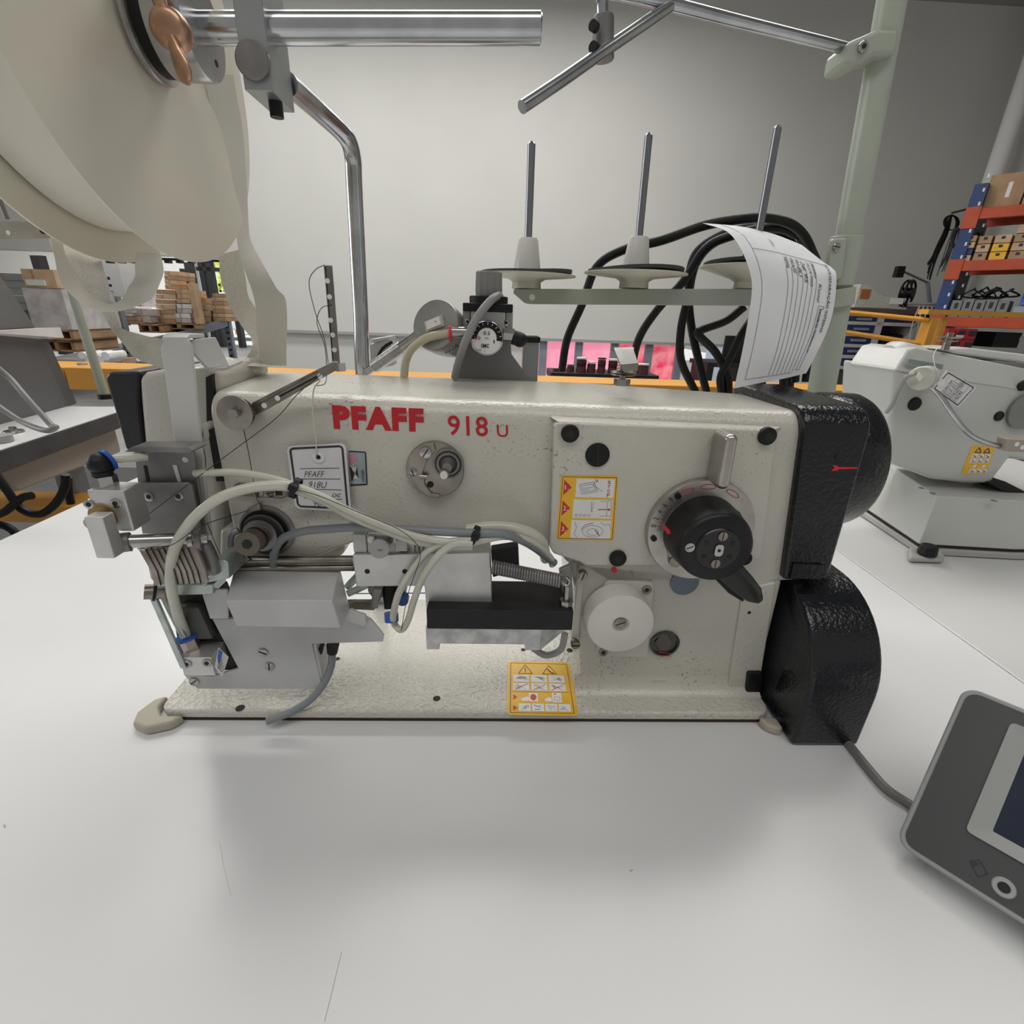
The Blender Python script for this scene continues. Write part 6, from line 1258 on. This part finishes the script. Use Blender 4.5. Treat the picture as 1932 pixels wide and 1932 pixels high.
# =============== coil of black cables ===============
bc = thing('cable_coil', 'coil of thick black cables draped over the thread stand behind the paper', 'cable', P(1400, 700, .60))
for p_ in ([(1060, 700, .60), (1070, 640, .60), (1098, 575, .60), (1125, 505, .59), (1175, 472, .58), (1250, 453, .56), (1330, 425, .555), (1400, 413, .555), (1450, 412, .56), (1500, 428, .57), (1530, 470, .58), (1545, 540, .6), (1520, 720, .6)],
           [(1190, 705, .62), (1205, 640, .61), (1240, 585, .60), (1290, 530, .59), (1330, 470, .58), (1380, 445, .575), (1450, 430, .575), (1495, 440, .58), (1515, 480, .59), (1500, 720, .6)],
           [(1312, 740, .60), (1285, 680, .60), (1285, 620, .60), (1298, 560, .60), (1302, 510, .60), (1320, 470, .59), (1370, 440, .585), (1430, 430, .585), (1480, 450, .59), (1500, 500, .60), (1490, 730, .61)],
           [(1333, 740, .61), (1318, 680, .61), (1305, 620, .61), (1300, 560, .61), (1312, 500, .60), (1345, 460, .60), (1400, 440, .60), (1440, 460, .60)],
           [(1405, 578, .58), (1370, 605, .585), (1325, 622, .59), (1318, 632, .59), (1350, 665, .6), (1372, 710, .6), (1375, 745, .6)],
           [(1362, 745, .6), (1360, 710, .6), (1380, 670, .595), (1400, 630, .59), (1420, 600, .59)],
           [(1435, 745, .6), (1440, 700, .6), (1450, 640, .6)], [(1478, 745, .6), (1478, 690, .6), (1480, 630, .6)]):
    mb = MB(); mb.tube(pts(p_), .0046, 12); mb.build('cable', rubber, bc, angle=80)
# =============== repair form ===============
rows = [[(1326, 421, .585), (1400, 428, .60), (1460, 442, .61), (1512, 462, .61)], [(1372, 437, .560), (1440, 448, .57), (1500, 468, .575), (1550, 492, .57)], [(1398, 470, .540), (1460, 480, .545), (1520, 495, .545), (1572, 508, .54)], [(1414, 510, .527), (1470, 520, .528), (1530, 528, .528), (1578, 524, .528)],
        [(1419, 545, .520), (1470, 560, .520), (1525, 568, .520), (1573, 580, .520)], [(1412, 600, .515), (1462, 612, .515), (1515, 618, .515), (1560, 625, .516)], [(1400, 665, .512), (1450, 668, .510), (1500, 666, .510), (1542, 664, .512)], [(1385, 733, .510), (1432, 723, .508), (1480, 714, .508), (1521, 704, .510)]]
G = [[P(q[0], q[1], q[2] - .068) for q in r_] for r_ in rows]; Gc = [catmull(r_, 4) for r_ in G]; cols_ = [catmull([r_[j] for r_ in Gc], 4) for j in range(len(Gc[0]))]
Gf = [[cols_[j][i] for j in range(len(cols_))] for i in range(len(cols_[0]))]
def S(u_, v_, off=.0006):
    a_ = min(max(u_, 0), .9999) * (len(Gf[0]) - 1); b_ = min(max(v_, 0), .9999) * (len(Gf) - 1); i, j = int(b_), int(a_); fu, fv = a_ - j, b_ - i
    p_ = (Gf[i][j] * (1 - fu) + Gf[i][j + 1] * fu) * (1 - fv) + (Gf[i + 1][j] * (1 - fu) + Gf[i + 1][j + 1] * fu) * fv
    n_ = (Gf[i][j + 1] - Gf[i][j]).cross(Gf[i + 1][j] - Gf[i][j]).normalized(); n_ = n_ if n_.dot(p_ - Vector((0, 0, CH))) < 0 else -n_
    return p_ + n_ * off
mb = MB(); mb.sheet(Gf, .0003); pf = tag(mb.build('repair_form', paper, angle=80), 'white printed repair form curling over the cables and the thread stand', 'paper')
mb = MB()
def sline(vs, wd=.0004, mi=0):
    P_ = []
    for (a_, b_) in zip(vs, vs[1:]):
        for k in range(12): P_.append((a_[0] + (b_[0] - a_[0]) * k / 12, a_[1] + (b_[1] - a_[1]) * k / 12))
    P_.append(vs[-1]); Q_ = [S(*q) for q in P_]
    for a_, b_ in zip(Q_, Q_[1:]):
        if (b_ - a_).length < 1e-6: continue
        s_ = (b_ - a_).normalized().cross(NY).normalized() * wd / 2; mb.face([mb.b.verts.new(v) for v in (a_ + s_, b_ + s_, b_ - s_, a_ - s_)], mi)
sline([(.12, .02), (.12, .97), (.72, .97)]); sline([(.12, .27), (.93, .27)])
for k in range(7): sline([(.42 + k * .052, .36 if k < 6 else .27), (.42 + k * .052, .965)])
sline([(.78, .96), (.83, .96), (.83, .60), (.87, .60), (.87, .585), (.80, .585), (.78, .96)])
mb.build('ruled_lines', inkthin, pf, smooth=False)
mb = MB()
def stext(s_, u0, u1, v0, v1, bold=.0, mi=0, shear=0): mb.text(s_, None, None, None, 0, mi, bold, fn=lambda a_, b_: S(u1 + (u0 - u1) * (1 - b_) if False else u0 + (u1 - u0) * b_, v0 + (v1 - v0) * a_, .0009), shear=shear)
stext('FOLHA DE REPARAÇÃO INTERNA', .885, .935, .26, .73, .012); stext('ORDEM DE TRABALHO Nº', .815, .845, .60, .86, .012)
for k, (s_, v1_) in enumerate((('9896', .33), ('PFAFF', .36), ('918U', .38), ('28 95', .42), ('28 JUL 2025', .44), ('Rosto', .38))): stext(s_, .42 + k * .057, .455 + k * .057, .29, v1_ + .04, 0, 0, .3)
stext('Kuml', .76, .80, .46, .57, 0, 0, .4); stext('dados', .36, .385, .16, .22, 0)
mb.build('printed_text', ink, pf, smooth=False)

# =============== control panel ===============
A = PZ(1706, 1598, TZ + .012)
Bp = P(1848, 1300, l(1848, 1300, .30)[1]); 
A2 = PZ(1688, 1590, TZ + .012); B2 = None
# upper left corner: raised, further away
for D_ in [k * .001 for k in range(240, 380)]:
    q = P(1820, 1292, D_)
    if (q - A2).length > .118: B2 = q; break
vdir = (B2 - A2).normalized(); C2 = PZ(1914, 1752, TZ + .012); udir = (C2 - A2); udir = (udir - vdir * udir.dot(vdir)).normalized(); hgt = (B2 - A2).length; wid = .17; nrm = udir.cross(vdir).normalized()
if nrm.z < 0: nrm = -nrm
cp_ = thing('control_panel', 'grey touch control panel with dark blue screen lying tilted at the right edge', 'control panel', A2)
def CPt(u_, v_, h_=0): return A2 + udir * u_ + vdir * v_ + nrm * h_
def rrp(u0, u1, v0, v1, r_, h_, n_=6):
    out = []
    for cu, cv_, a0 in ((u1 - r_, v1 - r_, 0), (u0 + r_, v1 - r_, 90), (u0 + r_, v0 + r_, 180), (u1 - r_, v0 + r_, 270)):
        for k in range(n_ + 1): t_ = R(a0 + 90 * k / n_); out.append(CPt(cu + r_ * math.cos(t_), cv_ + r_ * math.sin(t_), h_))
    return out
mb = MB(); mb.loft([rrp(.004, wid - .004, .004, hgt - .004, .006, -.012), rrp(0, wid, 0, hgt, .009, -.008), rrp(0, wid, 0, hgt, .009, -.001), rrp(.001, wid - .001, .001, hgt - .001, .008, 0)]); cs = mb.build('casing', padl, cp_)
mb = MB(); mb.loft([rrp(.003, wid - .003, .003, hgt - .003, .007, .0), rrp(.003, wid - .003, .003, hgt - .003, .007, .0006)]); mb.build('fascia', padg, cp_)
s0_, s1_ = .027, .150; t0_, t1_ = .030, hgt - .012
mb = MB(); o_ = rrp(s0_, s1_, t0_, t1_, .003, .0006); o2 = rrp(s0_, s1_, t0_, t1_, .003, .0022); i2 = rrp(s0_ + .0105, s1_ - .010, t0_ + .008, t1_ - .008, .001, .0012); mb.loft([o_, o2, i2], caps=False); mb.build('screen_bezel', padl, cp_, angle=30)
mb = MB(); mb.loft([rrp(s0_ + .0098, s1_ - .0098, t0_ + .0078, t1_ - .0078, .001, .0007), rrp(s0_ + .0098, s1_ - .0098, t0_ + .0078, t1_ - .0078, .001, .0012)]); mb.build('screen', screen_m, cp_)
c_ = CPt(.050, .012, .0006); mb = MB(); mb.lathe(c_, nrm, [(.0055, 0), (.005, .0012), (.003, .0012), (.0028, .0003), (.0001, .0003)], 32); bt = mb.build('button', padl, cp_); mb = MB(); mb.cyl(c_ + nrm * .0003, c_ + nrm * .0006, .0027); mb.build('button_centre', dark, bt)
mb = MB()
fr_ = [CPt(.038 + a_ * .0042, .014 + b_ * .0042, .0008) for a_, b_ in ((-1, .2), (-.2, 1.1), (1, .0), (.3, -1.1), (-1, .2))]
for a_, b_ in zip(fr_, fr_[1:]):
    s_ = (b_ - a_).normalized().cross(nrm) * .0004; mb.face([mb.b.verts.new(v) for v in (a_ + s_, b_ + s_, b_ - s_, a_ - s_)])
mb.face([mb.b.verts.new(CPt(.034 + x_, .014 + y_, .0009)) for x_, y_ in ((0, .002), (.004, .003), (.002, -.001))]); mb.build('icon', ink, cp_, smooth=False)
mb = MB(); mb.loft([[CPt(u_, v_, h_) for u_, v_ in ((.05, .06), (.15, .06), (.15, .10), (.05, .10))] for h_ in (-.012, -.013)]); q = [CPt(u_, .095, -.012) for u_ in (.05, .15)]
mb.loft([[q[0], q[1], q[1] - vdir * .01, q[0] - vdir * .01], [Vector((v.x, v.y, CH + TZ)) for v in (q[0], q[1], q[1] - vdir * .01, q[0] - vdir * .01)]]); mb.build('foot', padg, cp_)
e_ = CPt(.004, .022, -.006)
cb0 = [PZ(1608, 1412, TZ + .0035), PZ(1640, 1452, TZ + .0035), PZ(1675, 1490, TZ + .0035), PZ(1728, 1526, TZ + .0045), e_ + udir * .01]
mb = MB(); mb.tube([PZ(1590, 1390, TZ + .0035)] + cb0, .0034, 14); tag(mb.build('panel_cable', mat('taupe_cable', (.17, .155, .145), .4), angle=80), 'taupe cable from the black belt guard to the control panel', 'cable')

# =============== neighbour sewing machine on the right ===============
nm_ = thing('sewing_machine', 'grey white sewing machine with yellow sticker on the right table', 'sewing machine', C(.8, .75, TZ))
b1, b2, b3, b4 = lz(1626, 975, TZ), lz(1732, 1046, TZ), lz(1912, 1056, TZ), (1.1, .70, TZ)
foot = [b1, b2, b3, (1.05, .66, TZ), (1.05, 1.0, TZ), (b1[0] + .03, 1.0, TZ)]
mb = MB(); mb.prism([C(x, d, TZ) for x, d, _ in foot], KZ * .010); mb.build('base_tray', mat('tray_grey', (.40, .39, .37), .5), nm_, bevel=.002)
ins = lambda q, k=.005: (q[0], q[1] + k, q[2]); foot2 = [(b1[0] + .006, b1[1] + .004), (b2[0] + .002, b2[1] + .007), (b3[0] - .002, b3[1] + .006), (1.04, .67), (1.04, .99), (b1[0] + .035, .99)]
mb = MB(); mb.prism([C(x, d, TZ + .010) for x, d in foot2], KZ * .004); mb.build('base_gap', dark, nm_)  # thin black strip along the gap above the tray
zt_ = l(1754, 936, b2[1] + .015)[2]
mb = MB(); mb.loft([[C(x, d, TZ + .014) for x, d in foot2], [C(x, d, zt_) for x, d in [(b1[0] + .045, b1[1] + .02), (b2[0] + .012, b2[1] + .018), (b3[0] - .006, b3[1] + .015), (1.04, .68), (1.04, .98), (b1[0] + .06, .98)]]]); bs = mb.build('base', neighbor_m, nm_, bevel=.002)
mb = MB()
for x, y in ((1738, 921), (1759, 931), (1875, 945)): q = PZ(x, y, zt_); mb.cyl(q, q + KZ * .0005, .004)
mb.build('base_screw', dsteel, bs)
ND = b2[1] + .05
mb = MB(); mb.slab([(1690, 690), (1705, 700), (1960, 735), (1960, 872), (1905, 866), (1870, 913), (1820, 912), (1760, 905), (1690, 878), (1672, 860), (1680, 800)], ND, ND + .12); nb_ = mb.build('column', neighbor_m, nm_, bevel=.010, seg=4)
mb = MB(); mb.loft([[P(1686, 700, ND - .002), P(1960, 742, ND - .002), P(1960, 700, ND + .02), P(1730, 655, ND + .02), P(1712, 660, ND + .02)], [p + NY * .1 for p in [P(1686, 700, ND - .002), P(1960, 742, ND - .002), P(1960, 698, ND + .02), P(1730, 655, ND + .02), P(1712, 660, ND + .02)]]]); hdz = mb.build('top_cover', neighbor_m, nm_, bevel=.004, seg=3)
mb = MB(); mb.slab([(1778, 658), (1830, 656), (1932, 668), (1970, 676), (1970, 690), (1800, 668)], ND + .03, ND + .10); mb.build('top_hump', mat('neighbor_white', (.6, .6, .58), .3, bump=.4, bscale=400), nm_, bevel=.006, seg=3)
mb = MB(); mb.slab([(1716, 677), (1780, 688), (1778, 697), (1713, 686)], ND - .003, ND + .002); mb.build('blue_stripe', mat('blue_grey_stripe', (.22, .27, .30), .4), nm_)
mb = MB(); q = P(1690, 690, ND + .06); mb.lathe(q, -UX, [(.03, -.03), (.036, 0), (.036, .012), (.03, .02), (.0001, .024)], 40); mb.build('handwheel', neighbor_m, nm_)
for x, y, r_ in ((1725, 762, 11), (1884, 785, 8), (1929, 727, 9)):
    c_ = P(x, y, ND); mb = MB(); rr = mm(r_, x, y, ND); mb.lathe(c_, -NY, [(rr * 1.15, 0), (rr * 1.1, .002), (rr, .002), (rr * .9, .003), (.0001, .003)], 28); mb.build('black_plug', rubber, nm_)
c_ = P(1934, 775, ND - .002); mb = MB(); mb.lathe(c_, -NY, [(mm(34, 1934, 775, ND), 0), (mm(34, 1934, 775, ND), .004), (.0001, .006)], 48); mb.build('grey_disc', mat('disc_grey', (.22, .22, .215), .4), nm_)
mb = MB(); q3 = [(1834, 840), (1876, 842), (1858, 896), (1814, 894)]; q3 = [(1833, 841), (1877, 843), (1860, 895), (1813, 895)]
mb.poly([Q(q3, *v) for v in ((0, 0), (1, 0), (1, 1), (0, 1))], ND, .0004, 0)
for r0, r1, n_ in ((.27, .42, 3), (.44, .59, 3), (.80, .95, 3)):
    for i in range(n_): u0 = (.14 if r0 < .7 else .25) + i * (.27 if r0 < .7 else .24); mb.poly([Q(q3, *v) for v in ((u0, r0), (u0 + .24, r0), (u0 + .24, r1), (u0, r1))], ND, .0008, 1); mb.line([Q(q3, u0 + .04, r0 + .03), Q(q3, u0 + .2, r1 - .04), Q(q3, u0 + .05, r1 - .03)], .0008, .001, 2, ND)
for cx_ in (.35, .72): mb.line([Q(q3, cx_, .05), Q(q3, cx_ + .13, .22), Q(q3, cx_ - .13, .22), Q(q3, cx_, .05)], .0012, .0008, 2, ND)
for cx_ in (.40, .78): mb.poly([Q(q3, *v) for v in ((cx_ - .12, .75), (cx_, .65), (cx_ + .08, .65), (cx_ + .06, .76))], ND, .0008, 1)
mb.build('safety_sticker', [yel, white_s, ink], nm_, smooth=False)
mb = MB(); mb.slab([(1870, 913), (1898, 909), (1990, 955), (1990, 985)], ND - .01, ND + .04); mb.build('work_slot', dark, nm_, bevel=.001)
mb = MB(); ft_ = [lz(x, y, TZ) for x, y in ((1712, 1062), (1778, 1064), (1780, 1040), (1712, 1040))]; mb.prism([C(x, d, TZ) for x, d, _ in ft_], KZ * .009); mb.build('corner_foot', MATS['tray_grey'], nm_, bevel=.004); 
c_ = PZ(1748, 1046, TZ + .010); mb = MB(); mb.cyl(c_, c_ + KZ * .016, .013, .011); mb.build('black_knob', rubber, nm_, bevel=.003)
# guide top bit
c_ = P(1784, 655, ND + .02); mb = MB(); mb.cyl(c_ - KZ * .004, c_ + KZ * .020, .005); mb.lathe(c_ + KZ * .012, KZ, [(.014, 0), (.015, .002), (.0001, .003)], 24); mb.lathe(c_ + KZ * .008, KZ, [(.012, 0), (.0125, .0015), (.0001, .002)], 24); mb.box(0, 0, 0, 0, 0, 0) if False else None; mb.build('thread_guide', oldsteel, nm_)
# its small lamp and tag
lm = thing('machine_lamp', 'small round beige lamp body with thin gooseneck on the right machine', 'lamp', P(1745, 725, ND - .02)); c_ = P(1733, 715, ND - .045); mb = MB(); mb.lathe(P(1748, 712, ND - .002), (c_ - P(1748, 712, ND - .002)).normalized(), [(.016, 0), (.0165, .002), (.0165, .043), (.015, .045), (.0001, .046)], 36); lb2 = mb.build('lamp_body', cream_pl, lm)
mb = MB(); q_ = [(1735, 702), (1742, 711), (1735, 720), (1728, 711)]; mb.slab(q_, ND - .0475, ND - .047); mb.build('label', white_s, lb2, smooth=False)
mb = MB(); mb.tube([P(1752, 725, ND - .02), P(1775, 748, ND - .03), P(1800, 785, ND - .04), P(1830, 820, ND - .045), P(1870, 838, ND - .045), P(1902, 842, ND - .045)], .0034, 12); mb.build('gooseneck', shaft, lm, angle=80)
mb = MB(); mb.slab([(1901, 828), (1960, 832), (1960, 855), (1898, 852)], ND - .055, ND - .038); lh = mb.build('lamp_head', mat('beige_led_head', (.34, .30, .25), .5), lm, bevel=.002); mb = MB()
for k in range(3): c_ = P(1918 + k * 10, 838 + (k % 2) * 6, ND - .055); mb.cyl(c_, c_ - NY * .001, .0032)
mb.build('led', white_s, lh)
mb = MB(); mb.tube([P(1728, 705, ND - .04), P(1710, 712, ND - .03), P(1695, 735, ND - .02), P(1685, 760, ND - .01), P(1672, 778, ND)], .003, 10); mb.build('lead', mat('grey_lead', (.3, .3, .29), .5), lm)
hang_tag('white tag with black border turned cornerwise on the right machine', [(1787, 699), (1841, 732), (1808, 767), (1758, 735)], ND - .012, [], (.10, .62), [(1774, 728, ND - .014), (1772, 712, ND - .013), (1764, 695, ND - .013), (1760, 675, ND - .01), (1770, 655, ND + .02)]) if False else None
t = thing('hang_tag', 'white tag with black border turned cornerwise on the right machine', 'tag', P(1800, 767, ND - .03))
tq = [(1758, 733), (1787, 699), (1842, 731), (1808, 769)]; TGD = ND - .030   # tl, tr (rotated), br, bl : u along the short side upward
mb = MB(); mb.slab(tq, TGD, TGD + .001); cd = mb.build('card', tagp, t, smooth=False)
mb = MB(); mb.line([Q(tq, *v) for v in ((.06, .06), (.94, .06), (.94, .94), (.06, .94), (.06, .06))], .0012, .0003, 0, TGD)
for k, s_ in enumerate(('DÜRKOPP', '512-311', 'KNLIZMERE1', '14290')):
    v_ = .36 + k * .145; mb.text(s_, P(*Q(tq, .12, v_), TGD), P(*Q(tq, .12 + .09 * len(s_), v_), TGD), P(*Q(tq, .12, v_ - .09), TGD), .0004, 0, -.01); mb.line([Q(tq, .1, v_ + .025), Q(tq, .88, v_ + .025)], .0004, .0003, 0, TGD)
mb.build('print', ink, cd, smooth=False); mb = MB(); c_ = P(1775, 722, TGD); mb.lathe(c_, -NY, [(.005, 0), (.005, .0006), (.0015, .0008)], 20); mb.build('eyelet', white_s, cd)
mb = MB(); mb.tube([P(1772, 722, TGD), P(1771, 708, TGD), P(1764, 690, TGD + .01), P(1761, 672, TGD + .02), P(1768, 656, ND + .01)], .0006, 6); mb.build('string', string_m, t)
# blue crates behind right machine
mb = MB(); a, b = l(1880, 960, 1.3), l(1960, 870, 1.3); mb.box(a[0], b[0] + .3, 1.3, 1.8, a[2], b[2]); mb.box(a[0] - .01, b[0] + .31, 1.29, 1.3, b[2] - .03, b[2] - .015); tag(mb.build('crate', navy, bevel=.006), 'navy blue crate behind the right sewing machine', 'crate')
mb = MB(); mb.box(a[0] - .1, b[0] + .4, 1.25, 1.85, FZ, a[2]); tag(mb.build('crate_stand', dark), 'dark box carrying the navy blue crate', 'box')

# =============== left neighbour machine table ===============
LZ = -.30
tA, tB = lz(-60, 868, LZ), lz(206, 782, LZ)
tC = lz(200, 738, LZ); tD = lz(118, 733, LZ)
t = thing('machine_table', 'white topped machine table with dark edge band at the left behind the machine', 'table', C(tA[0], tA[1], FZ))
LT = t
ed = Vector((tB[0] - tA[0], tB[1] - tA[1])); ed.normalize(); nn_ = Vector((-ed.y, ed.x))
pA = Vector(tA[:2]) - ed * .4; pB = Vector(tB[:2]) + ed * .12; pC = pB + nn_ * .45; pD = pA + nn_ * .6
mb = MB(); mb.prism([C(p.x, p.y, LZ) for p in (pA, pB, pC, pD)], -KZ * .002); mb.build('tabletop', table_m, t, smooth=False)
mb = MB(); mb.prism([C(p.x, p.y, LZ - .002) for p in (pA, pB, pC, pD)], -KZ * .045); mb.build('edge_band', edge_dark, t, bevel=.004)
mb = MB(); pts_ = [(28, 880), (235, 820), (250, 905), (120, 918), (45, 915), (30, 895)]; dm = tA[1] + .12
i0 = Vector(tA[:2]) + ed * .1 + nn_ * .05; i1 = Vector(tB[:2]) + nn_ * .05 + ed * .1
mb.loft([[C(i0.x, i0.y, LZ - .047), C(i1.x, i1.y, LZ - .047), C(i1.x, i1.y, LZ - .135), C(i0.x + ed.x * .05, i0.y + ed.y * .05, LZ - .12)], [C(i0.x + nn_.x * .3, i0.y + nn_.y * .3, LZ - .047), C(i1.x + nn_.x * .3, i1.y + nn_.y * .3, LZ - .047), C(i1.x + nn_.x * .3, i1.y + nn_.y * .3, LZ - .135), C(i0.x + ed.x * .05 + nn_.x * .3, i0.y + ed.y * .05 + nn_.y * .3, LZ - .12)]]); mb.build('underframe', beige_m, t, bevel=.01)
for p in (pA + ed * .2 + nn_ * .1, pB - ed * .1 + nn_ * .2):
    mb = MB(); mb.box(p.x, p.x + .05, p.y, p.y + .05, FZ, LZ - .047); mb.build('leg', rackg, t)
# grey housings on it
t = thing('machine_housing', 'pair of dark grey sloping metal panels standing on the left machine table', 'housing', PZ(60, 800, LZ))
o0 = lz(-30, 818, LZ); o1_ = lz(131, 765, LZ)
def wallp(x0_, y0_, x1_, y1_, xt0, yt0, xt1, yt1, nm, D0, D1, dep=.12):
    mb = MB(); a_, b_, c4, d4 = P(x0_, y0_, D0), P(x1_, y1_, D1), P(xt1, yt1, D1 - .0), P(xt0, yt0, D0 - .0); mb.prism([a_, b_, c4, d4], NY * dep); return mb.build(nm, greybox, t, bevel=.003)
wallp(-60, 828, 131, 765, -60, 628, 66, 624, 'lower_panel', o0[1], o1_[1], .03); wallp(-60, 628, 50, 618, -60, 470, 0, 545, 'upper_panel', o0[1] + .05, o1_[1] + .04, .03)
mb = MB(); mb.prism([P(-60, 626, o0[1] + .01), P(70, 619, o1_[1] + .01), P(78, 640, o1_[1] + .01), P(-60, 632, o0[1] + .01)], NY * .08); mb.build('white_flange', white_s, t)
strand('grey_cable', 'grey cable loop hanging over the left machine table', 'cable', [(-10, 690, .80), (20, 715, .80), (50, 750, .78), (95, 800, .76), (105, 806, .75), (85, 812, .75), (40, 795, .78), (-10, 762, .8)], .0042, mat('table_cable_grey', (.16, .155, .15), .45))
q = PZ(26, 815, LZ + .001); mb = MB(); mb.lathe(q, KZ, [(.02, 0), (.018, .004), (.008, .006), (.007, .012), (.0001, .013)], 24); mb.build('table_knob', oldsteel, LT)
q = PZ(2, 833, LZ + .001); mb = MB(); mb.lathe(q, KZ, [(.022, 0), (.022, .014), (.0001, .015)], 24); mb.build('table_cap', mat('grey_cap', (.3, .3, .29), .5), LT)
# its leaning green post with a perforated plate
mb = MB(); q0 = PZ(200, 752, LZ); D_ = l(200, 752, 1)[1]; dd_ = lz(200, 752, LZ)[1]; mb.cyl(q0, P(133, 545, dd_), .013, n=20); mb.cyl(P(133, 545, dd_), P(95, 425, dd_), .013, n=20)
t = thing('thread_stand', 'thin pale green post with rusty plate leaning at the left behind the tape loops', 'stand', q0); mb.build('post', green_en, t)
mb = MB(); mb.lathe(q0, KZ, [(.022, 0), (.02, .014), (.0001, .016)], 20); mb.build('foot', rubber, t)
mb = MB(); mb.slab([(-60, 415), (95, 420), (96, 449), (-60, 451)], dd_ - .03, dd_ - .026); pp = mb.build('plate', mat('rusty_pale_plate', (.38, .36, .31), .6, c2=(.30, .27, .22), cscale=12), t)
mb = MB(); c_ = P(81, 435, dd_ - .03); mb.cyl(c_, c_ - NY * .001, .009); c_ = P(16, 439, dd_ - .03); mb.cyl(c_, c_ - NY * .001, .006, mi=1); mb.build('plate_hole', [dark, white_s], pp)
mb = MB(); mb.cyl(P(14, 413, dd_ - .01), P(-14, 340, dd_ - .01), .006); mb.build('pin', mat('brown_pin', (.14, .11, .1), .4), t)
# black machine head and cables below the left table
t = thing('under_table_cables', 'black cables looping under the left machine table', 'cable', P(60, 960, 1.0))
for p_ in ([(-20, 880, 1.0), (10, 920, 1.0), (40, 960, 1.0), (75, 970, 1.0), (105, 950, 1.0), (122, 920, 1.0), (124, 895, 1.0)], [(-20, 975, .98), (10, 965, .98), (40, 940, .98), (60, 935, .98)], [(-20, 985, 1.02), (15, 995, 1.02), (35, 1012, 1.02)], [(128, 900, 1.05), (130, 930, 1.05), (134, 950, 1.05)]):
    mb = MB(); mb.tube(pts(p_), .008, 10); mb.build('cable', rubber, t, angle=80)
# pale cabinet below, at the left
mb = MB(); a, b = l(-80, 1060, 1.9), l(160, 880, 1.9); mb.box(a[0], b[0] + .2, 1.9, 2.0, FZ, b[2]); tag(mb.build('grey_screen_panel', mat('pale_grey_panel', (.30, .31, .32), .6)), 'pale grey panel standing behind the cables under the left table', 'panel')
